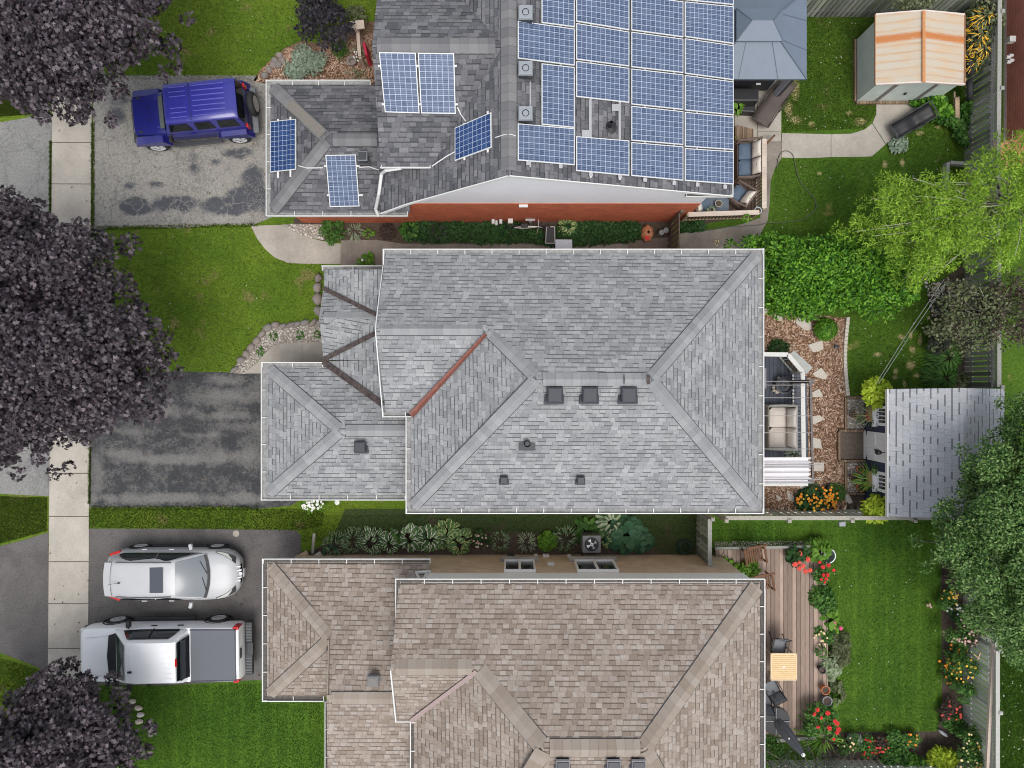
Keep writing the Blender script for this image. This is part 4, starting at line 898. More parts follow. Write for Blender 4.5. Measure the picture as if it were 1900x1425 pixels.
# details on the brick wall
b = MB()
for px, z in ((915, .55), (921, .35), (929, .55)): b.cyl((W(px, 412, z).x, 5.98, z), .06, -.16, 10, axis='y')
b.box((W(947, 412, .4).x, 5.93, .45), (.18, .16, .2)); b.box((W(971, 380, 2.5).x, 5.97, 2.52), (.3, .08, .12)); b.build('wall_fitting', M['white'], hs_)
# ---------------------------------------------------------------- neighbour's brick house beyond the right fence
hb = thing('house', 'maroon brick house wall beyond the fence, top right edge', 'house', (21, 14, 0))
walls('wall', [(18.36, W(0, 262)[1]), (24, W(0, 262)[1]), (24, 20), (18.36, 20)], 0, 3.4, M['brick_far'], hb)
b = MB(); b.add([(17.9, 8.6, 3.3), (24.5, 8.6, 3.3), (24.5, 20.4, 3.3), (17.9, 20.4, 3.3), (21.2, 12, 4.8), (21.2, 17, 4.8)], [[0, 1, 4], [1, 2, 5, 4], [2, 3, 5], [3, 0, 4, 5], [3, 2, 1, 0]])
rb_ = b.build('roof', M['rf_grey'], hb); rb_.location.x += .6
b = MB(); b.box((W(1876, 74, .9).x, W(1876, 74, .9).y, .9), (.22, .2, .2)); b.build('lamp_housing', M['white'], hb)
b = MB()
for px, py in ((1872, 106), (1877, 103), (1873, 115), (1878, 112)): q = W(px, py, .9); b.cyl((q.x - .1, q.y, .9), .06, .14, 10, axis='x')
b.build('floodlight', M['white'], hb)
b = MB(); b.poly([W(p[0], p[1], .008) for p in [(1862, -60), (1872, -60), (1872, 262), (1862, 262)]]); struct(b.build('neighbour_path', M['walk_dirty'], origin=(0, 0, 0)))
b = MB(); b.poly([W(p[0], p[1], .009) for p in [(1840, 262), (1980, 262), (1980, 300), (1860, 315)]]); struct(b.build('neighbour_paving', M['brick_far'], origin=(0, 0, 0)))
# ================================================================ vegetation builders
SH = {
    'oval': [(0, 0), (.25, .32), (.6, .36), (1, 0), (.6, -.36), (.25, -.32)],
    'narrow': [(0, 0), (.4, .13), (1, 0), (.4, -.13)],
    'maple': [(0, .03), (.12, .2), (.02, .5), (.33, .34), (.5, .62), (.6, .26), (1, 0), (.6, -.26), (.5, -.62), (.33, -.34), (.02, -.5), (.12, -.2), (0, -.03)],
    'maple5': [(0, 0), (.08, .45), (.4, .22), (.62, .5), (.66, .2), (1, 0), (.66, -.2), (.62, -.5), (.4, -.22), (.08, -.45)],
    'round': [(0, 0), (.1, .38), (.45, .52), (.85, .34), (1, 0), (.85, -.34), (.45, -.52), (.1, -.38)],
}
def norm(a): return a / np.maximum(np.linalg.norm(a, axis=1, keepdims=True), 1e-9)
def leaf_obj(name, Pn, N, Fw, L, shape, mat, parent=None, wid=1.0, curl=.15, origin=None, kind=None):
    """one mesh of many flat leaves: Pn base points, N normals, Fw forward directions, L lengths"""
    sh = np.array(SH[shape]); m = len(sh); n = len(Pn); N = norm(N)
    Fw = norm(Fw - N * np.sum(Fw * N, 1, keepdims=True)); Sd = np.cross(N, Fw)
    L = L.reshape(-1, 1, 1)
    x = sh[:, 0].reshape(1, m, 1); y = sh[:, 1].reshape(1, m, 1) * wid
    V = Pn[:, None, :] + L * (x * Fw[:, None, :] + y * Sd[:, None, :] - curl * (x ** 2 + y ** 2 * .6) * N[:, None, :])
    org = Vector(V.reshape(-1, 3).min(0) + V.reshape(-1, 3).max(0)) / 2 if origin is None else Vector(origin)
    if origin is None: org.z = float(V[..., 2].min())
    V = V.reshape(-1, 3) - np.array(org)
    me = bpy.data.meshes.new(name); me.vertices.add(n * m); me.vertices.foreach_set('co', V.astype(np.float32).reshape(-1))
    me.loops.add(n * m); me.loops.foreach_set('vertex_index', np.arange(n * m, dtype=np.int32))
    me.polygons.add(n); me.polygons.foreach_set('loop_start', np.arange(0, n * m, m, dtype=np.int32))
    uv = me.uv_layers.new(name='UVMap'); w = np.abs(sh[:, 1]).max()
    U = np.stack([sh[:, 0], sh[:, 1] / w], 1); uv.data.foreach_set('uv', np.tile(U, (n, 1)).astype(np.float32).reshape(-1))
    me.materials.append(mat); me.update(); me.validate()
    o = bpy.data.objects.new(name, me); COL.objects.link(o)
    if parent is not None: o.parent = parent; o.location = org - OFF[parent.name]
    else: o.location = org
    OFF[o.name] = org
    if kind: o['kind'] = kind
    return o
def clump_leaves(cl, r, upb=.55, jit=.45, low=-.15, fout=.6):
    """cl: list (x,y,z,rx,rz,n,size). points over the upper shell of each clump"""
    Ps, Ns, Fs, Ls = [], [], [], []
    for (x, y, z, rx, rz, n, s) in cl:
        d = norm(r.normal(size=(n, 3))); d[:, 2] = np.where(d[:, 2] < low, -d[:, 2] * .6, d[:, 2])
        k = (.55 + .45 * r.random((n, 1)) ** .6)
        Ps.append(np.array([x, y, z]) + d * k * np.array([rx, rx, rz]))
        nn = d * (1 - upb) + np.array([0, 0, upb]) + r.normal(size=(n, 3)) * jit * .6; nn[:, 2] = np.abs(nn[:, 2]) + .1; Ns.append(nn)
        Fs.append(d * fout + r.normal(size=(n, 3)) * .6); Ls.append(s * (.65 + .7 * r.random(n)))
    return np.vstack(Ps), np.vstack(Ns), np.vstack(Fs), np.concatenate(Ls)
def limbs(name, parent, base, tips, r0, mat, bend=.15, seed=0, up=.45, n=6, r1=.012):
    r = random.Random(seed); b = MB(); B = Vector(base)
    for t in tips:
        t = Vector(t); mid = B.lerp(t, .45) + Vector(((r.random() - .5) * bend, (r.random() - .5) * bend, (t - B).length * .10)); pts = []
        for k in range(7):
            u = k / 6; pts.append(B * (1 - u) ** 2 + mid * 2 * u * (1 - u) + t * u * u)
        b.tube(pts, r0, n, r1)
    return b.build(name, mat, parent)
def tree(name, label, cat, poly, ze, zt, nclump, nleaf, size, shape, mat, seed, rc=(.5, .95), trunk=None, tr=.18, bark='bark', group=None, upb=.55, jit=.5, dome=2.6, wid=1.0, inner=.35, curl=.15, gap=0, fo=.6, tips=True, twig=None, bumps=.5, zn=.8):
    """crown whose outline in plan is poly (photo pixels at height ze); domed to zt; clumps over the dome plus inner fill"""
    r = np.random.default_rng(seed); PW = [W(p[0], p[1], ze) for p in poly]; P2 = [(p.x, p.y) for p in PW]
    cx, cy = trunk if trunk else (sum(p[0] for p in P2) / len(P2), sum(p[1] for p in P2) / len(P2))
    t = thing(name, label, cat, (cx, cy, 0), group)
    C = sample_poly(P2, nclump * 3, r); pick = [0]
    d2 = None
    for _ in range(nclump - 1):      # spread the clumps evenly
        q = np.sum((C - C[pick[-1]]) ** 2, 1); d2 = q if d2 is None else np.minimum(d2, q); pick.append(int(np.argmax(d2 * (.6 + .4 * r.random(len(C))))))
    C = C[pick]; ed = edge_dist(C[:, 0], C[:, 1], P2); cl = []
    for (x, y), e in zip(C, ed):
        k = min(e / dome, 1); h = ze + (zt - ze) * math.sqrt(max(0, 1 - (1 - k) ** 2)) + (r.random() - .5) * zn
        rr = rc[0] + (rc[1] - rc[0]) * r.random(); rr = min(rr, max(e * 1.1 + .12, .22)) if bumps else rr
        if r.random() < gap: continue
        cl.append((x, y, h - .25, rr, rr * .6, max(8, int(nleaf * (rr / rc[1]) ** 2)), size))
        if e > 1.2 and r.random() < inner * 2: cl.append((x + r.normal() * .3, y + r.normal() * .3, h - 1.0, rr * 1.1, .4, int(nleaf * inner * .7), size))
    A = clump_leaves(cl, r, upb, jit, fout=fo)
    tips_ = [(c[0], c[1], c[2] - .1) for c in cl[::max(1, len(cl) // 26)]]
    b = MB(); ztr = ze * .55; b.tube([(cx, cy, -.05), (cx + .03, cy, ztr * .5), (cx, cy + .04, ztr), (cx, cy, ztr + .8)], tr, 12, tr * .55); b.build('trunk', M[bark], t)
    limbs('limbs', t, (cx, cy, ztr), tips_, tr * .42, M[bark], .5, seed)
    cr = leaf_obj('crown', *A, shape, mat, t, wid, curl)
    return t, cl, cr
def bush(name, label, px, py, rad, h, n, size, shape, mat, seed, cat='shrub', group=None, upb=.5, wid=1.0, z=0, ell=1.0, lumps=0, parts=False, curl=.15, jit=.5, rot=0):
    r = np.random.default_rng(seed); c = W(px, py, z + h * .5); cl = []
    if lumps:
        for _ in range(lumps):
            a = r.random() * 6.28; q = math.sqrt(r.random()) * rad * .72; dx, dy = q * math.cos(a), q * math.sin(a) * ell
            dx, dy = dx * math.cos(rot) - dy * math.sin(rot), dx * math.sin(rot) + dy * math.cos(rot)
            hh = h * (.55 + .35 * (1 - q / rad)); cl.append((c.x + dx, c.y + dy, z + hh * .7, rad * .34, hh * .45, max(6, n // lumps), size))
    else: cl.append((c.x, c.y, z + h * .45, rad, h * .55, n, size))
    A = clump_leaves(cl, r, upb, jit, 0)
    if not lumps and ell != 1: A[0][:, 1] = c.y + (A[0][:, 1] - c.y) * ell
    if parts:
        t = thing(name, label, cat, (c.x, c.y, z), group); leaf_obj('foliage', *A, shape, mat, t, wid, curl)
        b = MB()
        for k in range(4): a = k * 1.6 + seed; b.tube([(c.x, c.y, z), (c.x + math.cos(a) * rad * .3, c.y + math.sin(a) * rad * .3, z + h * .6)], .015, 5)
        b.build('stem', M['bark'], t); return t
    o = leaf_obj(name, *A, shape, mat, None, wid, curl); return tagp(o, label, cat, group)
def rosette(name, label, px, py, rad, n, mat, seed, wid=.5, h=.3, shape='oval', cat='plant', group=None, z=0, arch=.5, parent=None, size=None):
    """leaves springing from the crown and arching outward (hosta, daylily, grass)"""
    rad *= 1.15; n = int(n * 1.5); r = np.random.default_rng(seed); c = W(px, py, z + h * .6); a = r.random(n) * 6.283; t_ = np.sqrt(r.random(n)); k = t_ * rad * .62
    P_ = np.stack([c.x + np.cos(a) * k, c.y + np.sin(a) * k, z + h * (1.0 - .75 * t_ ** 1.5) + r.random(n) * .04], 1)
    Fw = np.stack([np.cos(a), np.sin(a), (.32 - .75 * t_) * arch * 1.6], 1) + r.normal(size=(n, 3)) * .18
    N = np.stack([np.cos(a) * .35 * t_, np.sin(a) * .35 * t_, np.ones(n)], 1) + r.normal(size=(n, 3)) * .15
    L = (size or rad * .45) * (.7 + .6 * r.random(n))
    o = leaf_obj(name, P_, N, Fw, L, shape, mat, parent, wid, .25)
    if parent is None: tagp(o, label, cat, group)
    return o
BL = {}
def blossom_mesh(kind, size, mat):
    key = (kind, size, mat.name)
    if key in BL: return BL[key]
    b = MB(); r = random.Random(3); n = 7 if kind != 'mum' else 11
    for ring, (rr, z, tl) in enumerate(((1.0, 0, .12), (.66, .12, .3)) if kind != 'daisy' else ((1.0, 0, .08),)):
        for i in range(n):
            a = 2 * math.pi * (i + ring * .5) / n; w = math.pi / n * 1.1
            b.add([(0, 0, z * size), (math.cos(a - w) * size * rr * .7, math.sin(a - w) * size * rr * .7, (z + tl) * size), (math.cos(a) * size * rr, math.sin(a) * size * rr, (z + tl * .7) * size), (math.cos(a + w) * size * rr * .7, math.sin(a + w) * size * rr * .7, (z + tl) * size)], [[0, 1, 2, 3]])
    me = bpy.data.meshes.new('blossom'); me.from_pydata(b.v, [], b.f); me.materials.append(mat); BL[key] = me; return me
def blossoms(parent, pts, size, mat, kind='mum', seed=0, name='blossom'):
    me = blossom_mesh(kind, size, mat); r = random.Random(seed)
    for p in pts[:100]:
        o = bpy.data.objects.new(name, me); COL.objects.link(o); o.parent = parent; o.location = Vector(p) - OFF[parent.name]
        o.rotation_euler = ((r.random() - .5) * .7, (r.random() - .5) * .7, r.random() * 6); k = .75 + .5 * r.random(); o.scale = (k, k, k)
def flowering(name, label, px, py, rad, h, leafm, nleaf, lsize, lshape, fm, nfl, fsize, seed, cat='flowering plant', group=None, z=0, ell=1.0, kind='mum', wid=1.0, lumps=7, spots=None, upb=.5, fpoly=None):
    r = np.random.default_rng(seed); c = W(px, py, z + h * .5); t = thing(name, label, cat, (c.x, c.y, z), group); cl = []
    for _ in range(lumps):
        a = r.random() * 6.28; q = math.sqrt(r.random()) * rad * .7; cl.append((c.x + q * math.cos(a), c.y + q * math.sin(a) * ell, z + h * (.45 + .2 * r.random()), rad * .4, h * .4, nleaf // lumps, lsize))
    leaf_obj('foliage', *clump_leaves(cl, r, upb, .5, 0), lshape, leafm, t, wid)
    pts = []
    if spots:
        for sx, sy in spots: q = W(sx, sy, z + h * .95); pts.append((q.x, q.y, z + h * .95))
    else:
        for _ in range(nfl):
            a = r.random() * 6.28; q = math.sqrt(r.random()) * rad * .85; pts.append((c.x + q * math.cos(a), c.y + q * math.sin(a) * ell, z + h * (.98 - .35 * (q / rad) ** 2)))
    for i, f in enumerate(fm if isinstance(fm, list) else [fm]):
        k = len(fm) if isinstance(fm, list) else 1; blossoms(t, pts[i::k], fsize, f, kind, seed + i)
    return t
# ---------------------------------------------------------------- the big trees
T1 = [(-130, -130), (342, -130), (338, 40), (322, 100), (300, 118), (285, 108), (268, 128), (266, 150), (246, 160), (240, 178), (215, 190), (208, 206), (212, 228), (190, 226), (176, 205), (162, 214), (172, 234), (148, 236), (132, 222), (122, 240), (98, 242), (86, 216), (62, 208), (44, 190), (8, 172), (-130, 160)]
tree('maple_tree', 'purple leaved maple over the upper left corner, shading the blue vehicle', 'tree', T1, 4.6, 6.6, 250, 560, .12, 'maple5', M['purple'], 11, (.42, .85), jit=.85, curl=.35, zn=1.5, trunk=(-16.2, 12.5), tr=.22)
T2 = [(-130, 372), (-20, 382), (22, 390), (46, 396), (60, 375), (80, 372), (98, 388), (104, 412), (124, 410), (134, 432), (150, 448), (158, 424), (180, 418), (200, 436), (212, 452), (226, 436), (252, 428), (262, 440), (248, 462), (228, 474), (232, 508), (252, 520), (262, 528), (256, 552), (268, 574), (292, 574), (302, 592), (300, 608), (324, 618), (324, 634), (306, 650), (314, 680), (322, 708), (304, 722), (322, 744), (322, 772), (296, 766), (280, 776), (258, 784), (240, 776), (206, 786), (200, 806), (176, 814), (166, 800), (140, 806), (116, 826), (92, 832), (96, 858), (110, 866), (96, 880), (78, 890), (66, 866), (50, 846), (30, 858), (24, 884), (-130, 895)]
tree('maple_tree', 'largest purple leaved maple, spreading over the pavement between the two grey driveways', 'tree', T2, 4.8, 6.9, 350, 600, .115, 'maple5', M['purple'], 12, (.42, .9), jit=.85, curl=.35, zn=1.5, trunk=(-16.0, 1.6), tr=.24)
T3 = [(-120, 1340), (0, 1308), (20, 1286), (40, 1290), (50, 1272), (68, 1268), (60, 1246), (84, 1244), (104, 1236), (118, 1230), (136, 1246), (152, 1254), (160, 1240), (184, 1244), (196, 1238), (212, 1252), (234, 1254), (246, 1272), (244, 1296), (258, 1310), (262, 1336), (292, 1342), (288, 1362), (272, 1374), (278, 1398), (262, 1424), (270, 1560), (-120, 1560)]
tree('maple_tree', 'purple leaved maple at the bottom left, overlapping the front of the white pickup', 'tree', T3, 3.6, 5.4, 180, 540, .125, 'maple5', M['purple'], 13, (.42, .8), jit=.85, curl=.35, zn=1.5, trunk=(-15.4, -13.6), tr=.2)
T5 = [(1960, 800), (1898, 726), (1870, 730), (1866, 790), (1830, 812), (1822, 826), (1790, 818), (1784, 846), (1766, 852), (1786, 880), (1800, 900), (1768, 904), (1774, 930), (1750, 934), (1722, 950), (1734, 976), (1712, 1000), (1730, 1030), (1760, 1046), (1738, 1060), (1760, 1080), (1790, 1110), (1774, 1140), (1800, 1160), (1840, 1180), (1856, 1206), (1876, 1220), (1900, 1240), (1960, 1260), (2060, 1200), (2060, 820)]
tree('leafy_tree', 'tall mid green tree at the right edge, reaching over the pale blue grey roof', 'tree', T5, 4.4, 5.9, 340, 950, .088, 'oval', M['tree_green'], 15, (.32, .75), (18.6, -5.6), .2, wid=.62, jit=.8, zn=1.4)
T4 = [(1960, 240), (1890, 262), (1860, 244), (1836, 262), (1830, 286), (1800, 292), (1776, 310), (1730, 316), (1742, 344), (1694, 336), (1650, 322), (1628, 330), (1640, 356), (1600, 376), (1596, 402), (1570, 408), (1576, 440), (1600, 448), (1624, 470), (1652, 486), (1672, 520), (1690, 536), (1718, 508), (1750, 504), (1790, 486), (1826, 512), (1850, 500), (1866, 470), (1890, 452), (1960, 440)]
lt, lcl, lcr = tree('locust_tree', 'feathery lime green tree over the fence at the upper right', 'tree', T4, 3.2, 4.5, 240, 330, .115, 'narrow', M['lime'], 16, (.20, .44), (16.9, 6.2), .12, bumps=.5, upb=.3, jit=1.0, gap=.14, inner=.0, wid=1.0, fo=1.6, zn=1.3)
limbs('twigs', lt, (16.6, 6.2, 2.4), [(c[0], c[1], c[2] + .5) for c in lcl[::4]], .022, M['palebark'], 1.2, 4, r1=.008)
# bright vine hedge beside the middle house
HD = [(1340, 452), (1372, 440), (1410, 446), (1436, 438), (1470, 450), (1520, 444), (1560, 440), (1600, 450), (1650, 462), (1690, 500), (1700, 520), (1684, 560), (1662, 566), (1640, 588), (1612, 590), (1590, 566), (1568, 576), (1540, 570), (1510, 590), (1478, 590), (1440, 580), (1420, 570), (1416, 500), (1414, 468)]
tree('vine_hedge', 'broad bright green leafy hedge beside the corner of the light grey roof', 'hedge', HD, 1.5, 2.3, 130, 330, .125, 'oval', M['hedge'], 17, (.32, .55), (11.8, 4.2), .07, upb=.5, jit=1.0, dome=1.0, inner=.1, zn=.7, wid=.62)
MX = [(1724, 540), (1760, 520), (1800, 540), (1840, 510), (1900, 500), (1960, 500), (1960, 620), (1890, 610), (1880, 640), (1850, 650), (1800, 640), (1770, 660), (1730, 640), (1712, 600), (1728, 570)]
mt_, mcl, mcr = tree('straggly_shrub', 'straggly grey green shrub with bare twigs over the right fence', 'shrub', MX, 1.8, 3.0, 85, 110, .095, 'oval', M['olive'], 18, (.3, .6), (16.6, 2.6), .06, upb=.4, jit=.8, gap=.1, dome=1.0, inner=.1, zn=.9)
leaf_obj('bronze_foliage', *clump_leaves([(c[0], c[1], c[2] + .1, .35, .25, 60, .08) for c in mcl if 16.0 < c[0] < 18.5 and 1.6 < c[1] < 3.2], np.random.default_rng(5)), 'oval', M['brownleaf'], mt_)
limbs('twigs', mt_, (16.9, 2.5, 1.2), [(c[0] + .2, c[1], c[2] + .4) for c in mcl[::2]], .02, M['palebark'], .8, 9, r1=.006)
SB = [(575, 0), (600, -14), (622, 0), (640, 30), (652, 44), (650, 72), (630, 84), (612, 72), (596, 76), (572, 64), (560, 48), (570, 30), (582, 20)]
DK = [(575, -60), (622, -60), (620, 20), (640, 24), (652, 30), (650, 60), (640, 80), (600, 82), (588, 66), (568, 66), (572, 50), (552, 44), (554, 34), (570, 32), (562, 14), (566, -10)]
tree('dark_shrub', 'dark purple black shrub behind the silver plant, left of the top roof', 'shrub', DK, 1.6, 2.6, 42, 170, .10, 'oval', M['purple2'], 19, (.25, .42), (-7.0, 14.0), .06, jit=.7, dome=.8, inner=.1)
GD = [(1420, 1380), (1450, 1382), (1480, 1392), (1500, 1378), (1530, 1388), (1570, 1392), (1590, 1410), (1610, 1425), (1620, 1520), (1400, 1520)]
tree('grey_shrub', 'dark grey green needled shrub below the closed parasol', 'shrub', GD, 1.2, 1.9, 60, 170, .08, 'narrow', M['greydark'], 20, (.25, .5), (11.0, -14.3), .05, wid=1.6, jit=.8, dome=.8, inner=.1)
# ================================================================ garden plants, one by one
# upper front bed
bush('silver_sage', 'pale silver green mounded plant in the bark bed by the top driveway', 565, 112, .85, .6, 1700, .09, 'oval', M['silver'], 31, lumps=14)
bush('green_shrub', 'yellowish green twiggy shrub against the top house', 660, 32, .5, .9, 420, .08, 'oval', M['olive'], 32, lumps=6)
bush('green_shrub', 'dark green shrub below the purple black shrub', 632, 92, .45, .8, 600, .08, 'narrow', M['midgreen'], 33, lumps=6, wid=1.5)
for i, (px, py, s) in enumerate([(650, 88, .28), (652, 138, .34), (671, 140, .25)]): rosette('variegated_plant', ['cream striped plant highest beside the terracotta coloured post', 'largest cream striped plant above the garage gutter', 'cream striped plant against the house wall by the gutter'][i], px, py, s, 26, M['varieg'], 34 + i, .5, .35, 'narrow', group='cream striped plants by the top house')
flowering('white_daisies', 'small white flowered plant beside the hollow stone', 668, 103, .3, .4, M['midgreen'], 160, .06, 'narrow', M['fl_white'], 14, .035, 37, kind='daisy')
b = MB(); c = W(653, 114, .1); b.lathe((c.x, c.y, 0), [(.16, 0), (.2, .12), (.19, .2), (.1, .2), (.08, .08), (0, .07)], 9); top(b.build('stone_planter', M['boulder'], smooth=50), 'hollow stone planter in the bark bed by the top house', 'planter')
b = MB(); A = W(664, 60, .9); C = W(668, 106, .9); b.beam((A.x, A.y, .05), (A.x, A.y, 1.2), .1, .1); b.beam((C.x, C.y, .05), (C.x, C.y, .9), .1, .1); b.beam((A.x, A.y + .1, .95), (C.x, C.y, .95), .12, .05); b.box((A.x + .05, A.y + .1, 1.22), (.5, .3, .06), .1)
top(b.build('porch_rail', M['rail_pale'], bevel=.006), 'pale timber rail and post at the top house porch', 'railing')
b = MB(); q = W(678, 92, .7); b.box((q.x, q.y, .4), (.12, .6, .75), .2, .8); top(b.build('red_chair', plain('red fabric', (.5, .02, .06), .7), bevel=.02), 'red folded chair half hidden by the top roof edge', 'chair')
# plants between the top house and its path
bush('grassy_shrub', 'coppery green arching shrub beside the pale pebbles', 616, 428, .52, .6, 800, .13, 'narrow', M['midgreen'], 41, lumps=7, upb=.35)
rosette('variegated_plant', 'white striped tuft between two green plants by the red wall', 658, 429, .34, 60, M['hosta_cream'], 42, .5, .35, 'narrow')
rosette('leafy_plant', 'light green broad leaved plant right of the white striped tuft', 684, 432, .24, 18, M['brightgreen'], 43, .8, .3, 'oval')
bush('bronze_plant', 'brown dying plant below the red brick wall', 719, 430, .32, .35, 350, .06, 'oval', M['brownleaf'], 44)
rosette('leafy_plant', 'light green broad leaved clump at the left end of the ivy', 760, 426, .4, 46, M['midgreen'], 45, .7, .35, 'oval')
rosette('spiky_plant', 'dark spiky plant with white stems in the ivy', 812, 430, .42, 60, M['greydark'], 46, .5, .4, 'narrow')
def cover(name, label, poly, n, size, mat, seed, z=.12, hz=.1, shape='oval'):
    r = np.random.default_rng(seed); Q = sample_poly([W(p[0], p[1], z)[:2] for p in poly], n, r); bump = np.sin(Q[:, 0] * 5 + Q[:, 1] * 3) * .4 + .6
    P_ = np.column_stack([Q, z * .4 + (r.random(n) * hz + z * .6) * bump]); N = np.column_stack([r.normal(size=(n, 2)) * .45, np.ones(n)])
    o = leaf_obj(name, P_, N, r.normal(size=(n, 3)), size * (.6 + .8 * r.random(n)), shape, mat); return tagp(o, kind='stuff')
cover('ivy_ground_cover', '', [(750, 412), (960, 413), (1010, 430), (1060, 412), (1185, 412), (1195, 440), (1160, 449), (1070, 456), (1010, 456), (985, 448), (960, 450), (900, 452), (850, 447), (800, 452), (752, 444)], 5200, .10, M['ivy'], 47, .16, .14)
cover('soil_plants', '', [(1262, 405), (1300, 402), (1310, 425), (1285, 432), (1262, 425)], 260, .12, M['ivy'], 48, .2, .2)
rosette('hosta', 'striped hosta behind the hand trolley by the red wall', 1052, 421, .42, 40, M['hosta_gold'], 49, .8, .4, 'oval')
rosette('yellow_flower_tuft', 'tiny pale flowers on the path near the hedge', 1330, 450, .12, 10, M['fl_paleyellow'], 50, .8, .2, 'oval')
# porch and garage plants of the middle house
flowering('chartreuse_plant', 'lime leaved plant just above the small porch roof', 680, 487, .35, .3, M['brightgreen'], 120, .13, 'oval', M['fl_white'], 4, .05, 51)
for i, (px, py) in enumerate([(507, 623), (555, 621), (482, 652), (589, 620)]): rosette('small_hosta', ['small green plant in the upper middle of the porch pebbles', 'small green plant in the right of the porch pebbles', 'small green plant at the lower left of the porch pebbles', 'small green plant by the porch roof edge'][i], px, py, .17, 16, M['midgreen'], 52 + i, .9, .15, 'oval', group='small plants in the porch pebbles')
flowering('white_petunias', 'bright green plant with white flowers below the garage gutter', 580, 936, .48, .35, M['brightgreen'], 340, .08, 'oval', M['fl_white'], 34, .055, 57, ell=.5, kind='daisy')
b = MB(); c = W(626, 932, .6); b.cyl((c.x, c.y, 0), .02, .6, 8); b.lathe((c.x, c.y, .6), [(.02, 0), (.08, .02), (.09, .05), (.03, .06), (0, .06)], 14); top(b.build('garden_light', M['white'], smooth=40), 'small round white garden light below the garage gutter', 'garden light')
# hosta row by the tan house
HST = [(622, 1012, .52, 'hosta_white', .35, 90, 'narrow', 'spiky white striped hosta clump nearest the garage end'), (655, 1002, .5, 'hosta_white', .35, 85, 'narrow', 'second spiky white striped hosta clump from the garage'), (690, 1004, .5, 'hosta_white', .6, 44, 'oval', 'white edged hosta left of the plain green hosta'), (722, 1007, .42, 'hosta_white', .75, 26, 'round', 'round leaved white edged hosta next to the plain green hosta'),
       (731, 997, .34, 'midgreen', .85, 16, 'oval', 'plain green hosta among the white edged ones'), (762, 1000, .5, 'hosta_white', .75, 34, 'round', 'white edged hosta right of the plain green hosta'), (796, 1000, .5, 'hosta_white', .75, 34, 'round', 'white edged hosta in the middle of the long row'), (828, 994, .55, 'hosta_gold', .8, 26, 'oval', 'large gold edged hosta with the biggest leaves'), (852, 1006, .5, 'hosta_gold', .8, 26, 'round', 'gold edged hosta at the right end of the long row')]
for i, (px, py, rd, m, wd_, n, shp, lb) in enumerate(HST): rosette('hosta', lb, px, py, rd * 1.12, int(n * 1.5), M[m], 60 + i, wd_ * 1.15, .4, shp, group='hostas along the buff brick wall', size=rd * .42)
flowering('pale_roses', 'dark plant with small pale pink blooms right of the long hosta row', 892, 1004, .42, .4, M['ivy'], 200, .09, 'oval', M['fl_blush'], 15, .045, 71)
rosette('hosta', 'green white striped hosta left of the whitest one', 928, 1006, .42, 70, M['hosta_white'], 72, .4, .35, 'narrow', group='hostas along the buff brick wall')
rosette('hosta', 'small whitest striped hosta in front of the first window', 978, 1007, .38, 60, M['hosta_cream'], 73, .6, .3, 'narrow', group='hostas along the buff brick wall')
bush('coral_bells', 'bright green mound between two striped hostas', 1016, 1004, .34, .35, 330, .1, 'round', M['brightgreen'], 74)
rosette('hosta', 'striped hosta left of the air conditioner', 1048, 1000, .52, 80, M['hosta_white'], 75, .5, .4, 'narrow', group='hostas along the buff brick wall')
rosette('hosta', 'plain hosta behind the air conditioner', 1090, 985, .5, 44, M['midgreen'], 76, .8, .35, 'oval', group='hostas along the buff brick wall')
rosette('hosta', 'gold edged hosta just right of the air conditioner', 1122, 1002, .34, 20, M['hosta_gold'], 77, .8, .35, 'oval', group='hostas along the buff brick wall')
rosette('hosta', 'cream hosta under the eaves above the blue green one', 1136, 968, .6, 54, M['hosta_cream'], 78, .8, .45, 'oval', group='hostas along the buff brick wall')
rosette('hosta', 'big blue green round leaved hosta', 1160, 990, .82, 62, M['blueleaf'], 79, .95, .5, 'round', group='hostas along the buff brick wall', size=.33)
rosette('hosta', 'small blue green hosta at the end of the bed', 1190, 1003, .5, 40, M['blueleaf'], 80, .95, .3, 'round', group='hostas along the buff brick wall', size=.2)
# back garden of the middle house
bush('box_ball', 'clipped round bright green bush in the bark mulch', 1533, 611, .44, .6, 3200, .05, 'oval', M['brightgreen'] if False else M['hedge'], 85, upb=.25, jit=.35)
bush('low_evergreen', 'low dark evergreen beside the upper deck railing', 1446, 649, .4, .35, 420, .08, 'oval', M['ivy'], 86)
mr = random.Random(6); MGS = [(mr.gauss(1485, 4), mr.gauss(926, 5)) for _ in range(10)] + [(mr.gauss(1506, 9), mr.gauss(930, 9)) for _ in range(22)] + [(mr.gauss(1538, 8), mr.gauss(927, 10)) for _ in range(60)]
flowering('marigolds', 'bed of orange marigolds beside the lower fence', 1516, 927, .85, .45, M['ivy'], 900, .11, 'oval', [M['fl_orange'], M['fl_orange'], M['fl_yellow']], 96, .05, 87, ell=.52, group=None, spots=MGS)
bush('grassy_tuft', 'fine green tuft right of the marigolds', 1552, 915, .35, .4, 420, .12, 'narrow', M['midgreen'], 88)
bush('chartreuse_shrub', 'lime yellow shrub at the upper corner of the blue shed', 1628, 728, .5, .7, 620, .18, 'oval', M['chartreuse'], 89, wid=.6, upb=.4, group='lime yellow shrubs at the shed corners', z=1.0)
bush('chartreuse_shrub', 'lime yellow shrub at the lower corner of the blue shed', 1627, 944, .46, .7, 560, .18, 'oval', M['chartreuse'], 90, wid=.6, upb=.4, group='lime yellow shrubs at the shed corners', z=1.0)
rosette('hosta', 'little gold leaved hosta in the upper shed pebbles', 1597, 781, .17, 18, M['hosta_gold'], 91, .8, .2, 'oval')
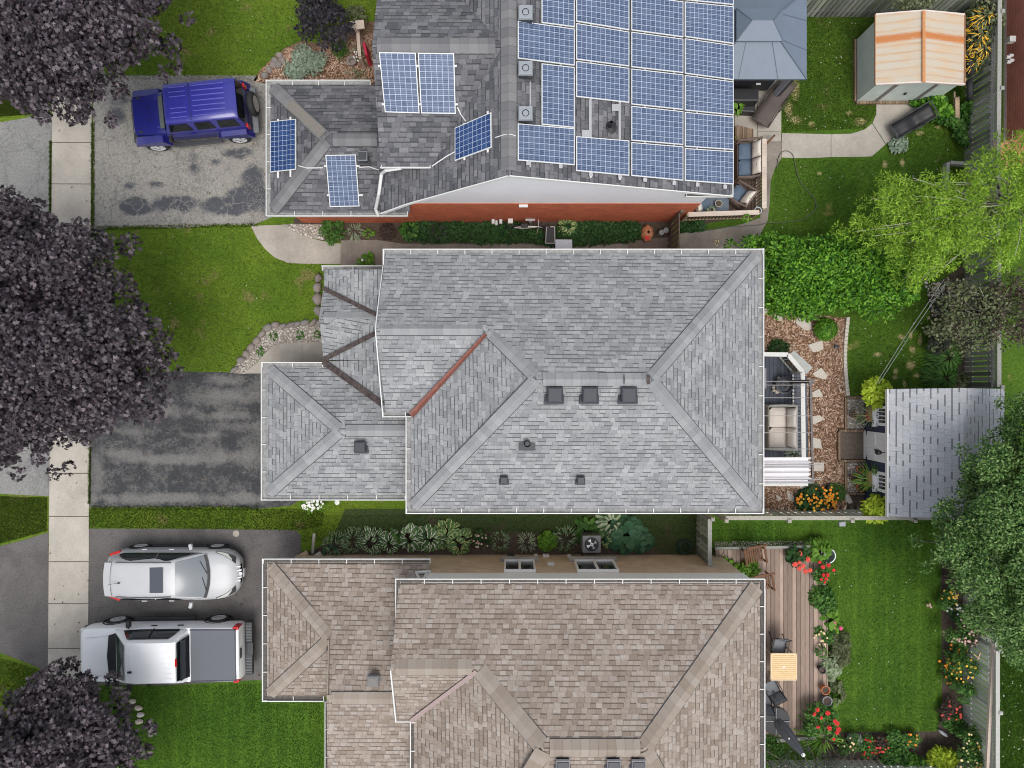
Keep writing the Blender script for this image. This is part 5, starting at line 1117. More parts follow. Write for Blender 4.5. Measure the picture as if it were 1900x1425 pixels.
for i, (px, py) in enumerate([(1750, 700), (1757, 664)]): rosette('daylily', ['large arching daylily clump against the shed roof', 'arching daylily clump above the one by the shed roof'][i], px, py, .66, 420, M['midgreen'], 92 + i, .4, .5, 'narrow', group='daylily clumps by the right fence', size=.34)
bush('fence_shrub', 'small white flecked plant between daylily and fence', 1786, 704, .3, .5, 240, .07, 'oval', M['olive'], 95)
for i, (px, py, s) in enumerate([(1738, 610, .5), (1745, 640, .45), (1742, 575, .45)]): bush('border_shrub', ['grey green border shrub middle of three beside the worn lawn', 'grey green border shrub lowest of three beside the worn lawn', 'grey green border shrub highest of three beside the worn lawn'][i], px, py, s, .9, 560, .09, 'oval', M['greydark'] if i else M['olive'], 96 + i, lumps=7, group='grey green shrubs beside the worn lawn')
# back garden of the top house
for i, (px, py, s) in enumerate([(1826, 30, .42), (1815, 66, .45), (1822, 92, .35), (1806, 116, .35)]):
    rosette('yellow_lily', ['golden yellow flower head highest by the metal shed', 'largest golden yellow flower head beside the shed eave', 'golden yellow flower head nearest the lattice', 'lowest golden yellow flower head by the tyres'][i], px, py, s, 26, M['fl_orange'] if False else plain('golden flower %d' % i, (.80, .46, .02), .6), 100 + i, .45, .6, 'narrow', group='golden flowers beside the metal shed', z=1.3)
YB = [(1792, 20), (1830, 8), (1848, 40), (1840, 80), (1832, 110), (1812, 140), (1792, 150)]
tree('dry_shrub', 'dull olive brown shrub carrying the golden flowers', 'shrub', YB, 1.0, 1.6, 36, 120, .10, 'oval', M['olive'], 105, (.25, .45), (16.3, 12.4), .03, dome=.5, inner=0)
cover('shed_weeds', '', [(1694, 186), (1740, 180), (1765, 200), (1800, 190), (1808, 240), (1800, 272), (1776, 262), (1770, 236), (1740, 226), (1716, 216)], 1900, .13, M['midgreen'], 106, .25, .3)
cover('shed_weeds', '', [(1698, 186), (1740, 180), (1765, 206), (1750, 220)], 500, .16, M['hedge'], 107, .35, .3)
bush('mint_clump', 'pale green clump at the bend of the garden walk', 1668, 266, .36, .3, 300, .09, 'oval', M['silver'], 108)
for i, (px, py) in enumerate([(1367, 196), (1364, 278), (1364, 258)]): rosette('climber', ['leafy climber by the gutter beside the black grill', 'tiny plant at the gutter by the loveseat', 'tiny plant at the gutter by the steps'][i], px, py, .3 if i == 0 else .12, 40 if i == 0 else 10, M['brightgreen'], 109 + i, .5, .5, 'oval', z=.3)
# fence top vegetation
bush('fence_vine', 'yellow green vine over the top fence', 1694, 8, .75, 1.0, 420, .08, 'oval', M['olive'], 113, ell=.35, z=1.2)
# tan house deck planters
flowering('red_begonia', 'bronze leaved plant with red flowers at the top of the deck', 1480, 1032, .42, .45, M['ivy'], 90, .22, 'oval', M['fl_coral'], 0, .10, 120, group='red flowering pots round the tan house deck', z=.35, spots=[(1484, 1027), (1499, 1038), (1475, 1047), (1483, 1044), (1490, 1050), (1494, 1060), (1503, 1058), (1483, 1055)])
rosette('leafy_plant', 'bright green plant at the deck corner by the metal bucket', 1522, 1024, .45, 110, M['brightgreen'], 121, .6, .5, 'oval', z=.3)
flowering('red_geranium', 'round green plant with deep red flowers below the metal bucket', 1524, 1066, .5, .55, M['midgreen'], 520, .09, 'oval', M['fl_red'], 0, .075, 122, group='red flowering pots round the tan house deck', z=.3, spots=[(1527, 1052), (1537, 1049), (1547, 1058), (1528, 1067), (1524, 1075), (1533, 1074), (1530, 1080), (1535, 1067), (1521, 1043)])
bush('leafy_shrub', 'mid green leafy shrub against the deck edge', 1524, 1108, .5, .6, 420, .15, 'narrow', M['midgreen'], 123, wid=2.2, upb=.35)
bush('leafy_shrub', 'second mid green shrub against the deck edge', 1534, 1125, .42, .5, 380, .12, 'narrow', M['midgreen'], 124, wid=2.2, upb=.35)
rosette('leafy_plant', 'light green broad leaved plant with pink blooms beside it', 1540, 1148, .42, 26, M['brightgreen'], 125, .9, .5, 'oval', size=.28)
flowering('pink_begonia', 'small pot plant with bright pink blooms', 1550, 1162, .22, .4, M['brightgreen'], 30, .12, 'oval', M['fl_pink'], 0, .085, 126, spots=[(1547, 1156), (1547, 1164), (1560, 1166)])
flowering('cream_flower_plant', 'green plant with small cream flowers at the deck edge', 1524, 1180, .42, .5, M['midgreen'], 380, .12, 'narrow', M['fl_cream'], 16, .04, 127, wid=2)
bush('bronze_grass', 'olive bronze grass tuft overhanging the lawn edge', 1557, 1187, .46, .5, 1100, .11, 'narrow', M['olive'], 128, lumps=7, upb=.3)
bush('bronze_grass', 'second olive grass tuft overhanging the lawn edge', 1556, 1216, .5, .5, 1100, .11, 'narrow', M['olive'], 129, lumps=7, upb=.3)
bush('yellow_coleus', 'cream yellow leaved plant beside the deck planter', 1541, 1243, .46, .5, 700, .11, 'oval', M['varieg'], 130, lumps=6)
bush('variegated_plant', 'yellow green plant above the cream yellow one', 1537, 1222, .42, .5, 600, .10, 'narrow', M['varieg'], 131, lumps=6, wid=1.8)
rosette('green_plant', 'dark green plant in the black pot on the deck', 1526, 1211, .22, 40, M['midgreen'], 132, .6, .4, 'oval', z=.3)
rosette('broad_leaf_plant', 'grey purple broad leaved plant below the terracotta pot', 1550, 1290, .5, 60, M['olive'], 133, .8, .5, 'oval', size=.2)
rosette('broad_leaf_plant', 'pale green plant below the grey purple one', 1538, 1303, .42, 44, M['brightgreen'], 134, .8, .45, 'oval', size=.2)
flowering('red_dahlia', 'large round plant with scarlet flowers and a spiky grass at the deck bottom', 1520, 1342, .75, .9, M['midgreen'], 1100, .09, 'oval', M['fl_red'], 0, .085, 135, z=.2, spots=[(1517, 1317), (1511, 1325), (1536, 1323), (1524, 1332), (1518, 1349), (1539, 1351), (1553, 1342), (1556, 1353), (1553, 1360), (1547, 1371), (1549, 1338)])
rosette('spiky_grass', 'pale green spiky grass fountain at the deck bottom', 1524, 1362, .75, 60, M['brightgreen'], 136, .25, .7, 'narrow', size=.6, z=.3)
flowering('pink_edged_shrub', 'dense light green bush at the tan roof corner', 1368, 1054, .85, .75, M['brightgreen'], 900, .12, 'oval', M['fl_cream'], 0, .03, 137, ell=.55, spots=[(1342, 1030)])
bush('green_shrub', 'green feathery shrub below the parasol base', 1430, 1385, .5, .6, 520, .07, 'oval', M['midgreen'], 138)
# long flower border along the lower right fence
BR = [(1762, 1030, .4, 'brownleaf', None, 'dark bronze plant highest in the fence border'), (1768, 1075, .45, 'brownleaf', None, 'bronze plant by the white hoop'), (1758, 1110, .4, 'midgreen', 'fl_yellow', 'green plant with yellow blooms beside the white hoop'), (1768, 1135, .4, 'ivy', 'fl_white', 'dark plant with two white blooms in the fence border'),
      (1778, 1170, .55, 'midgreen', 'fl_blush', 'tall plant with faded pink flower heads'), (1800, 1178, .5, 'brownleaf', 'fl_blush', 'faded pink flowers nearest the tree'), (1765, 1215, .6, 'midgreen', 'fl_orange', 'leafy plant with orange and yellow blooms'), (1778, 1235, .5, 'midgreen', 'fl_yellow', 'leafy plant with few yellow blooms against the fence'),
      (1762, 1252, .35, 'midgreen', 'fl_orange', 'low plant with clustered orange blooms'), (1780, 1280, .5, 'midgreen', None, 'plain green plant midway down the fence'), (1762, 1318, .42, 'brownleaf', 'fl_coral', 'coral red flowered plant beside the lawn corner'), (1775, 1345, .5, 'midgreen', None, 'round mid green plant near the lawn corner'),
      (1800, 1372, .55, 'midgreen', 'fl_paleyellow', 'pale yellow daisies against the lower fence'), (1808, 1395, .55, 'midgreen', 'fl_yellow', 'yellow daisies at the fence bottom'), (1785, 1400, .45, 'midgreen', 'fl_paleyellow', 'yellow daisies beside the lime conifer'),
      (1570, 1378, .4, 'midgreen', 'fl_cream', 'cream flowered plant at the bottom of the deck'), (1608, 1385, .42, 'midgreen', 'fl_red', 'red flowered plant in the bottom border'), (1632, 1382, .3, 'brownleaf', 'fl_coral', 'rusty plant in the bottom border'), (1690, 1370, .3, 'midgreen', 'fl_orange', 'plant with a few orange blooms in the bottom border'),
      (1588, 1372, .28, 'silver', None, 'silver leaved plant in the bottom border')]
for i, (px, py, rd, lm, fm, lb) in enumerate(BR):
    if fm: flowering('border_plant', lb, px, py, rd * 1.1, 1.3 if px > 1775 else .55, M[lm], int(1300 * rd), .09, 'narrow', M[fm], int(15 * rd / .45), .045, 150 + i, wid=2, group='plants along the fence border')
    else: bush('border_plant', lb, px, py, rd * 1.1, 1.3 if px > 1775 else .5, int(1500 * rd), .09, 'narrow', M[lm], 150 + i, 'plant', 'plants along the fence border', wid=2, lumps=6)
bush('green_mound', 'large mid green mound behind the bottom border', 1668, 1395, .8, .6, 1400, .09, 'oval', M['midgreen'], 180, lumps=10)
bush('green_mound', 'bright green mound at the bottom edge beside the grey boards', 1700, 1420, .7, .6, 1100, .09, 'oval', M['hedge'], 181, lumps=10)
bush('lime_conifer', 'vivid lime conifer in the bottom border', 1750, 1403, .62, .9, 1500, .16, 'narrow', M['chartreuse'], 182, lumps=12, wid=1.6, ell=.7, rot=-.6, upb=.3)
flowering('lawn_daisies', 'pair of fluffy white seed heads at the lawn edge', 1722, 1125, .1, .2, M['midgreen'], 12, .06, 'narrow', M['fl_blush'], 3, .06, 183)
# ================================================================ sheds, gazebo, fences, decks
# ---- blue shed with pale roof
sz = thing('garden_shed', 'dark blue garden shed with pale grey shingle roof and white double doors', 'shed', (14.8, -2.4, 0))
x0, x1, ya, yb = 13.06, 16.55, -.32, -4.32
walls('wall', [(x0, ya), (x1, ya), (x1, yb), (x0, yb)], 0, 2.25, plain('navy painted siding', (.035, .052, .10), .6, var=.2), sz)
rsd, sdp = roof('roof', [[(1647, 722, 2.3), (1788, 720, 3.3), (1788, 963, 3.3), (1647, 958, 2.3)], [(1788, 720, 3.3), (1864, 722, 2.35), (1864, 962, 2.35), (1788, 963, 3.3)]], M['rf_shed'], sz, .1)
b = MB(); b.beam(W(1645.5, 722, 2.26), W(1645.5, 958, 2.26), .04, .14); b.build('fascia', M['white'], sz)
b = MB()
for yy_ in (ya + .02, yb - .02): b.add([(x0, yy_, 2.2), (x1, yy_, 2.2), ((x0 + x1) / 2 - .1, yy_, 3.1)], [[0, 1, 2]])
b.build('gable_wall', plain('navy gable', (.022, .034, .062), .6), sz)
def shed_window(yc, lab):
    b = MB(); X = x0 - .03; za, zb = 1.05, 1.95; w = .70
    for (y_, z_, dy, dz) in ((yc, za, w, .1), (yc, zb, w, .08), (yc - w / 2 + .05, (za + zb) / 2, .1, zb - za), (yc + w / 2 - .05, (za + zb) / 2, .1, zb - za)): b.box((X, y_, z_), (.09, dy, dz))
    b.box((X + .01, yc, 1.5), (.05, .035, .8)); b.box((X + .01, yc + .14, 1.5), (.045, .025, .8)); b.box((X + .01, yc - .14, 1.5), (.045, .025, .8)); b.box((X - .08, yc, za - .06), (.16, w + .1, .06))
    o = b.build('window', M['brightwhite'], sz); b = MB(); b.box((X + .035, yc, 1.5), (.03, w - .12, .86)); b.build('pane', M['glass'], o)
shed_window(-1.12, 'u'); shed_window(-3.45, 'l')
b = MB(); X = x0 - .03
b.box((X, -2.24, 1.0), (.07, 1.04, 1.98)); dr = b.build('double_door', M['brightwhite'], sz, bevel=.01)
b = MB()
for yc in (-1.99, -2.49):
    for zc in (.6, 1.45): b.box((X - .045, yc, zc), (.02, .38, .7))
b.build('door_panel', plain('door panel white', (.80, .81, .82), .5), dr)
b = MB()
for z_ in (.35, 1.75): b.box((X - .05, -1.80, z_), (.03, .18, .035)); b.box((X - .05, -2.68, z_), (.03, .18, .035))
b.box((X - .07, -2.35, 1.05), (.04, .04, .2)); b.build('hinge', M['black'], dr)
b = MB(); b.beam((X - .05, -2.36, 2.0), (X - .35, -2.36, 1.9), .03, .03); b.lathe((X - .36, -2.36, 1.68), [(.0, .26), (.07, .22), (.10, .05), (.06, 0), (0, 0)], 10); b.build('wall_lantern', M['black'], sz)
rp_ = MB(); rp_.prism([W(1559, 802, .1), W(1606, 802, .1), W(1606, 852, .1), W(1559, 852, .1)], .08); o = rp_.build('timber_ramp', plain('muddy speckled ramp', (.12, .095, .075), .95, var=.5, scale=22, bump=.4)); top(o, 'muddy brown landing pad before the white shed doors', 'ramp')
b = MB(); b.beam(W(1556, 801, .08), W(1556, 853, .08), .09, .16); b.beam(W(1556, 799, .09), W(1604, 799, .09), .09, .14); b.beam(W(1556, 855, .09), W(1604, 855, .09), .09, .14); top(b.build('timber_edging', M['steps'], bevel=.006), 'three sided brown timber frame around the shed landing pad', 'edging')
# window boxes and pots at the shed
def pot(px, py, r_, h, mat, lb, z=0, grp=None, plant=None, name='flower_pot'):
    c = W(px, py, z + h * .8); b = MB(); b.lathe((c.x, c.y, z), [(0, 0), (r_ * .65, 0), (r_ * .92, h * .85), (r_, h * .85), (r_, h), (r_ * .85, h), (r_ * .8, h * .8), (0, h * .78)], 18)
    t = thing(name, lb, 'pot', (c.x, c.y, z), grp); b.build('pot', mat, t, smooth=40)
    b = MB(); b.lathe((c.x, c.y, z), [(0, h * .84), (r_ * .8, h * .82)], 14); b.build('potting_soil', M['soil'], t)
    if plant: plant(c, t, h)
    return t
def tuft(mat, n, rad, seed, shape='narrow', wid=.7, hh=.35):
    def f(c, t, h): rosette('plant', '', *P2p(Vector((c.x, c.y, h + hh * .6)))[:2], rad, n, mat, seed, wid, hh, shape, parent=t, z=OFF[t.name].z + h)
    return f
pot(1583, 769, .13, .22, plain('brown pot', (.22, .10, .06), .8), 'brown pot in the upper pebble bed by the shed')
pot(1598, 903, .18, .3, M['terracotta'], 'bright orange terracotta pot in the lower pebble bed')
pot(1596, 871, .14, .26, M['terracotta'], 'terracotta pot highest in the lower pebble bed')
pot(1584, 886, .16, .24, plain('old clay pot', (.20, .10, .07), .8), 'dark old clay pot between the two terracotta ones')
for (yc, lb, sd) in ((-1.08, 'yellow wire planter with red blooms under the upper shed window', 1), (-3.4, 'wire planter spilling grass under the lower shed window', 2)):
    t = thing('window_planter', lb, 'planter', (x0 - .22, yc, .75)); b = MB(); b.box((x0 - .2, yc, .85), (.2, .55, .2)); b.build('planter_box', plain('coir lined box', (.32, .24, .10), .9), t)
    px, py, _ = P2p(Vector((x0 - .25, yc, 1.0))); rosette('grass_plant', '', px, py, .42, 46, M['olive'] if sd == 1 else M['brightgreen'], 200 + sd, .3, .25, 'narrow', parent=t, z=.9, size=.4)
    if sd == 1: blossoms(t, [(x0 - .4, yc - .1, 1.0), (x0 - .43, yc - .02, 1.0), (x0 - .36, yc - .16, 1.02)], .06, M['fl_red'])
b = MB(); q = W(1573, 924, .1); b.blob((q.x, q.y, .1), (.3, .5, .12), 7, random.Random(4), .3, .4); top(b.build('bird_figure', M['flag'], smooth=50), 'pale stone ornament lying between marigolds and lime shrub', 'ornament')
# ---- rusty metal shed
ms = thing('metal_shed', 'pale green metal shed with a rust streaked cream gable roof', 'shed', (14.2, 11.6, 0))
xa, xb, yf, ybk = 12.76, 15.62, 10.47, 12.75
mg = G('pale green sheet metal', .5, 0, .5); uv = mg.co('UV'); u_ = mg.n('SeparateXYZ', 0, None, Vector=uv); n_ = mg.noise(mg.co('World'), 2.5, 4, .6)
mg.color(mg.ramp(n_, [(.3, (.56, .64, .60)), (.7, (.68, .74, .70))])); mg.bump(mg.math('FRACT', mg.math('MULTIPLY', u_, 2.2)), .4, .01)
walls('wall', [(xa, yf), (xb, yf), (xb, ybk), (xa, ybk)], 0.05, 1.62, mg.mat, ms)
b = MB(); b.add([(xa, yf - .001, 1.6), (xb, yf - .001, 1.6), ((xa + xb) / 2, yf - .001, 1.98)], [[0, 1, 2]]); b.build('gable_wall', mg.mat, ms)
b = MB(); b.beam((xa - .04, yf - .06, .06), (xb, yf - .06, .06), .1, .12); b.beam((xa - .06, yf, .06), (xa - .06, ybk, .06), .08, .12); b.build('base_rail', M['steps'], ms)
rg_ = G('rust streaked cream roof sheet', .55, 0, .4); uv = rg_.co('UV'); p = rg_.co('World'); y_ = rg_.n('SeparateXYZ', 1, None, Vector=p); x_ = rg_.n('SeparateXYZ', 0, None, Vector=p)
st = rg_.math('FRACT', rg_.math('DIVIDE', y_, .272)); seam = rg_.ramp(st, [(0.0, 1.0), (.06, .15), (.5, 0.0), (.8, .25), (1.0, 1.0)])
nn = rg_.noise(rg_.map(p, (.7, 6, 1)), 1.3, 5, .65); rust = rg_.math('MULTIPLY', seam, rg_.ramp(nn, [(.38, 0.0), (.62, 1.0)]))
YR = W(0, 72, 1.8).y; band = rg_.math('SUBTRACT', 1.0, rg_.math('MULTIPLY', rg_.math('ABSOLUTE', rg_.math('SUBTRACT', y_, YR + .02)), 6.0)); band = rg_.math('MULTIPLY', rg_.math('MAXIMUM', band, 0.0), rg_.ramp(rg_.noise(rg_.map(p, (1.4, 7, 1)), 1.7, 4, .7), [(.25, .4), (.55, 2.2)]))
c_ = rg_.mix(rg_.math('MULTIPLY', rust, .8), (.50, .45, .365), (.50, .25, .10)); c_ = rg_.mix(rg_.math('MULTIPLY', rg_.ramp(rg_.noise(rg_.map(p, (.8, 3.2, 1), loc=(5, 3, 0)), 1.5, 5, .7), [(.44, 0.0), (.66, 1.0)]), .6), c_, (.56, .36, .18)); c_ = rg_.mix(rg_.math('MINIMUM', band, .95), c_, (.48, .17, .045)); rg_.color(c_); rg_.bump(rg_.math('GREATER_THAN', st, .9), .5, .015)
rr, mp_ = roof('roof', [[(1625, 27, 1.66), (1714, 20, 2.08), (1714, 152, 2.08), (1625, 157, 1.66)], [(1714, 20, 2.08), (1789, 27, 1.66), (1788, 156, 1.66), (1714, 152, 2.08)]], rg_.mat, ms, .05)
b = MB(); b.beam(W(1714, 20, 2.12), W(1714, 152, 2.12), .10, .03); b.build('ridge_strip', plain('rusted strip', (.50, .22, .08), .7, var=.3), ms)
b = MB(); b.beam(W(1625, 157, 1.63), W(1714, 152.5, 2.05), .05, .09); b.beam(W(1714, 152.5, 2.05), W(1789, 157, 1.63), .05, .09); b.beam(W(1625, 27, 1.63), W(1714, 20, 2.05), .05, .07); b.beam(W(1714, 20, 2.05), W(1789, 27, 1.63), .05, .07); b.build('roof_trim', plain('cream trim', (.66, .58, .52), .5), ms)
b = MB(); b.beam(W(1624, 27, 1.63), W(1624, 157, 1.63), .03, .06); b.beam(W(1789.5, 27, 1.63), W(1789.5, 157, 1.63), .03, .06); b.build('eaves_trim', plain('rusty eaves', (.42, .2, .1), .7), ms)
b = MB(); b.box((13.45, yf - .015, .85), (.12, .03, 1.55)); b.box((14.85, yf - .015, .85), (.12, .03, 1.55)); b.build('door_track', plain('grey brown strip', (.20, .18, .17), .6), ms)
b = MB(); b.box((14.15, yf - .03, .8), (.06, .05, .12)); b.build('handle', M['black'], ms)
# ---- gazebo
gz = thing('gazebo', 'hardtop gazebo with a two tier slate blue roof beside the solar house', 'gazebo', (8.17, 11.8, 0))
gm = plain('slate blue roof panel', (.135, .17, .22), .45, var=.06, scale=3); cx, cy = 8.17, 11.83
E = [(6.36, 10.33), (9.98, 10.33), (9.98, 13.33), (6.36, 13.33)]; I = [(7.45, 11.35), (8.88, 11.35), (8.88, 12.3), (7.45, 12.3)]
b = MB(); b.add([(x, y, 2.3) for x, y in E] + [(x, y, 2.86) for x, y in I] + [(x, y, 2.2) for x, y in E], [[0, 1, 5, 4], [1, 2, 6, 5], [2, 3, 7, 6], [3, 0, 4, 7], [4, 5, 6, 7], [0, 8, 9, 1], [1, 9, 10, 2], [2, 10, 11, 3], [3, 11, 8, 0]]); b.build('lower_roof', gm, gz)
c1 = [(7.38, 11.28), (8.92, 11.28), (8.92, 12.36), (7.38, 12.36)]; b = MB(); b.add([(x, y, 3.0) for x, y in c1] + [(7.8, 11.8, 3.3), (8.5, 11.8, 3.3)] + [(x, y, 2.95) for x, y in c1], [[0, 1, 5, 4], [1, 2, 5], [2, 3, 4, 5], [3, 0, 4], [0, 6, 7, 1], [1, 7, 8, 2], [2, 8, 9, 3], [3, 9, 6, 0]]); b.build('upper_roof', gm, gz)
b = MB(); dk = plain('roof seam', (.10, .125, .165), .5)
for e, i_ in zip(E, I): b.beam((e[0], e[1], 2.31), (i_[0], i_[1], 2.875), .05, .03)
for xx in (7.75, 8.6): b.beam((xx - .08 if xx < 8 else xx + .4, 10.34, 2.31), (xx, 11.35, 2.87), .02, .02)
for yy_ in (11.3, 12.3): b.beam((9.97, yy_, 2.31), (8.88, min(max(yy_, 11.4), 12.25), 2.87), .02, .02)
for c2, pk in zip(c1, [(7.8, 11.8), (8.5, 11.8), (8.5, 11.8), (7.8, 11.8)]): b.beam((c2[0], c2[1], 3.005), (pk[0], pk[1], 3.305), .04, .02)
b.build('roof_seam', dk, gz)
for (x, y) in ((6.6, 10.55), (9.7, 10.55), (9.7, 13.1), (6.6, 13.1)):
    b = MB(); b.box((x, y, 1.1), (.12, .12, 2.2)); b.build('post', M['darkmetal'], gz)
b = MB(); b.prism([(6.4, 13.0, .5), (9.3, 13.0, .5), (9.3, 10.9, .5), (6.4, 10.9, .5)], .45); top(b.build('sofa_set', M['black'], bevel=.05), 'dark outdoor lounge seating in the shade under the gazebo', 'sofa')
b = MB(); b.box((9.65, 10.6, 1.1), (.18, .2, 1.9), .4, .8); b.build('curtain', plain('pale curtain', (.35, .37, .42), .8), gz)
# covered grill
gr = thing('gas_grill', 'black covered gas grill by the gazebo and the patio', 'grill', (8.3, 10.3, 0))
b = MB(); b.box((W(1384, 175, .9).x + .0, W(1384, 175, .9).y, .45), (1.0, .5, .9), .0, .94); b.build('cover', M['black'], gr, bevel=.05)
b = MB(); q = W(1387, 200, .4); b.box((q.x, q.y, .2), (.62, .32, .4), -.05, .92); top(b.build('storage_box', M['black'], bevel=.05), 'small black box in front of the covered grill', 'box')
b = MB(); q = W(1392, 155, .5); b.box((q.x, q.y + .12, .55), (1.5, .45, .9), 0, .98); top(b.build('black_cabinet', plain('charcoal resin', (.03, .032, .036), .6), bevel=.03), 'long charcoal cabinet under the gazebo edge', 'cabinet')
b = MB(); q = W(1407, 156, 1.02); b.box((q.x, q.y, 1.03), (.16, .06, .03), .0); top(b.build('paper_tag', M['white']), 'small white tag lying on the charcoal cabinet', 'tag')
# loungers
def lounger(name, lb, cxp, cyp, ang, cloth, frame, L=1.75, Wd=.62):
    t = thing(name, lb, 'lounger', (0, 0, 0)); b = MB()
    prof = [(-L / 2, .34), (-L * .12, .36), (L * .12, .36), (L / 2 - .06, .62)]
    def f(u, v):
        x = -L / 2 + u * (L - .04); k = max(0, (x - L * .1) / (L * .4)); return (x, (v - .5) * Wd * .9, .36 + .28 * k - .02 * math.sin(u * 14))
    b.sheet(None, 16, 3, f); o = b.build('sling', cloth, t, smooth=60, origin=(0, 0, 0)); sm = o.modifiers.new('t', 'SOLIDIFY'); sm.thickness = .03
    b = MB()
    for s in (-1, 1): b.tube([(-L / 2, s * Wd / 2, .36), (L * .1, s * Wd / 2, .37), (L / 2, s * Wd / 2, .66)], .022, 8); b.tube([(-L * .12, s * Wd / 2, .36), (-L * .05, s * (Wd / 2 + .05), .56), (L * .15, s * (Wd / 2 + .05), .58), (L * .22, s * Wd / 2, .44)], .018, 8)
    b.tube([(-L / 2, -Wd / 2, .36), (-L / 2 - .05, 0, .34), (-L / 2, Wd / 2, .36)], .022, 8); b.tube([(L / 2, -Wd / 2, .66), (L / 2, Wd / 2, .66)], .022, 8); b.build('frame', frame, t, origin=(0, 0, 0), smooth=60)
    for sx in (-.33, .30):
        for s in (-1, 1): l = MB(); l.tube([(sx * L, s * Wd / 2, .37), (sx * L * 1.12, s * Wd / 2, 0)], .02, 8); l.build('leg', frame, t, origin=(sx * L, s * Wd / 2, 0))
    q = W(cxp, cyp, .45); place(t, q.x, q.y, .03, ang); return t
lounger('sun_lounger', 'brown sling sun lounger on the patio beside the gazebo', 1436, 190, R(57), plain('brown sling fabric', (.095, .078, .068), .8, var=.15), plain('bronze frame', (.07, .055, .045), .5, .3), 1.72, .66)
lounger('sun_lounger', 'black sling sun lounger at the bend of the walk near the metal shed', 1694, 224, R(30), M['black'], M['darkmetal'], 1.5, .6)
# boards, tyres, planks near the metal shed
def torus(b, c, R1, r1, axis='z', n=22, m=8, tilt=0):
    vs = []
    for i in range(n):
        a = 2 * math.pi * i / n
        for j in range(m):
            p = 2 * math.pi * j / m; rr = R1 + r1 * math.cos(p); v = Vector((rr * math.cos(a), rr * math.sin(a), r1 * math.sin(p)))
            if axis == 'y': v = Vector((v.x, v.z, v.y))
            if tilt: v = Matrix.Rotation(tilt, 3, 'Y') @ v
            vs.append(v + Vector(c))
    b.add(vs, [[i * m + j, ((i + 1) % n) * m + j, ((i + 1) % n) * m + (j + 1) % m, i * m + (j + 1) % m] for i in range(n) for j in range(m)])
for (px, py, z, lb) in ((1800, 166, .9, 'large black tyre leaning on the right fence'), (1800, 122, 1.0, 'second black tyre partly under the golden flowers')):
    b = MB(); q = W(px, py, z); torus(b, (q.x, q.y, z), .27, .1, tilt=R(55)); top(b.build('tyre', M['rubber'], smooth=60), lb, 'tyre', 'tyres by the right fence')
b = MB(); b.beam(W(1776, 180, .5), W(1776, 234, .1), .16, .04); b.beam(W(1771, 170, .5), W(1771, 210, .2), .05, .05); top(b.build('timber_plank', M['woodraw'], bevel=.004), 'raw timber plank lying in the weeds beside the metal shed', 'plank')
b = MB(); b.beam(W(1790, 150, 1.0), W(1801, 167, .6), .22, .03); top(b.build('short_board', M['woodraw'], bevel=.004), 'short raw board leaning at the metal shed corner', 'plank')
# ---- fences
def fence(name, lb, a, c, h, side=1, mat=None, cap=True, post=2.4, capm=None, lattice=False, gapk=.0, bh=None, angb=0):
    """board fence from ground point a to c. side: which way (+ left of a->c) the rails face"""
    mat = mat or M['fence']; a = Vector(a); c = Vector(c); L = (c - a).length; d = (c - a) / L; n = Vector((-d.y, d.x)) * side; r = random.Random(int(L * 100)); ang = math.atan2(d.y, d.x)
    t = thing(name, lb, 'fence', (a.x, a.y, 0)); b = MB(); bw = .185; k = int(L / (bw + gapk)); hb_ = (bh or (h - .06))
    for i in range(k):
        p = a + d * ((i + .5) * L / k); j = (r.random() - .5) * .02
        b.box((p.x + n.x * j, p.y + n.y * j, hb_ / 2 + (r.random() - .5) * .02), (L / k - .045 - gapk * .6, .02, hb_), ang + (r.random() - .5) * .02)
    b.build('board_panel', mat, t)
    b = MB()
    for z in (.35, hb_ - .2): b.beam((a.x + n.x * .04, a.y + n.y * .04, z), (c.x + n.x * .04, c.y + n.y * .04, z), .04, .09)
    b.build('rail', mat, t)
    if lattice:
        b = MB(); q = int(L / .13)
        for i in range(q):
            p = a + d * (i * L / q); e = a + d * min(L, i * L / q + .36); b.beam((p.x, p.y, hb_), (e.x, e.y, h - .04), .012, .03); b.beam((e.x + n.x * .014, e.y + n.y * .014, hb_), (p.x + n.x * .014, p.y + n.y * .014, h - .04), .012, .03)
        b.beam((a.x, a.y, hb_ + .02), (c.x, c.y, hb_ + .02), .09, .05); b.build('lattice', capm or mat, t)
    if cap: b = MB(); b.beam((a.x, a.y, h), (c.x, c.y, h), .14, .04); b.build('cap_rail', capm or mat, t)
    m = max(1, round(L / post))
    for i in range(m + 1):
        p = a + d * (L * i / m) + n * .09; b = MB(); b.box((p.x, p.y, (h + .05) / 2), (.1, .1, h + .05), ang); b.box((p.x, p.y, h + .07), (.14, .14, .03), ang, .5); b.build('post', capm or mat, t, bevel=.006)
    return t
paleg = plain('weathered pale rail', (.30, .30, .27), .9, var=.2)
fence('timber_fence', 'dark weathered fence with a lattice top along the maroon house', (16.85, 15.5), (16.75, 4.9), 1.85, 1, M['fence'], capm=paleg, lattice=True, bh=1.5)
fence('timber_fence', 'weathered fence section behind the straggly shrub above the blue shed', (16.8, 4.9), (16.8, -.1), 1.85, 1, M['fence'], capm=paleg, lattice=True, bh=1.5)
fence('timber_fence', 'pale green grey fence behind the flower border at the lower right', (16.75, -9.2), (16.75, -15.6), 1.85, 1, M['fence_green'], capm=plain('pale lattice', (.42, .42, .38), .9, var=.15), lattice=True, bh=1.5)
fence('timber_fence', 'weathered fence hidden behind the tall green tree', (16.75, -4.9), (16.75, -9.1), 1.8, 1, M['fence_green'], capm=paleg)
fence('timber_fence', 'grey fence crossing the top edge behind the metal shed', (9.9, 13.62), (16.8, 13.62), 1.8, 1, M['fence'])
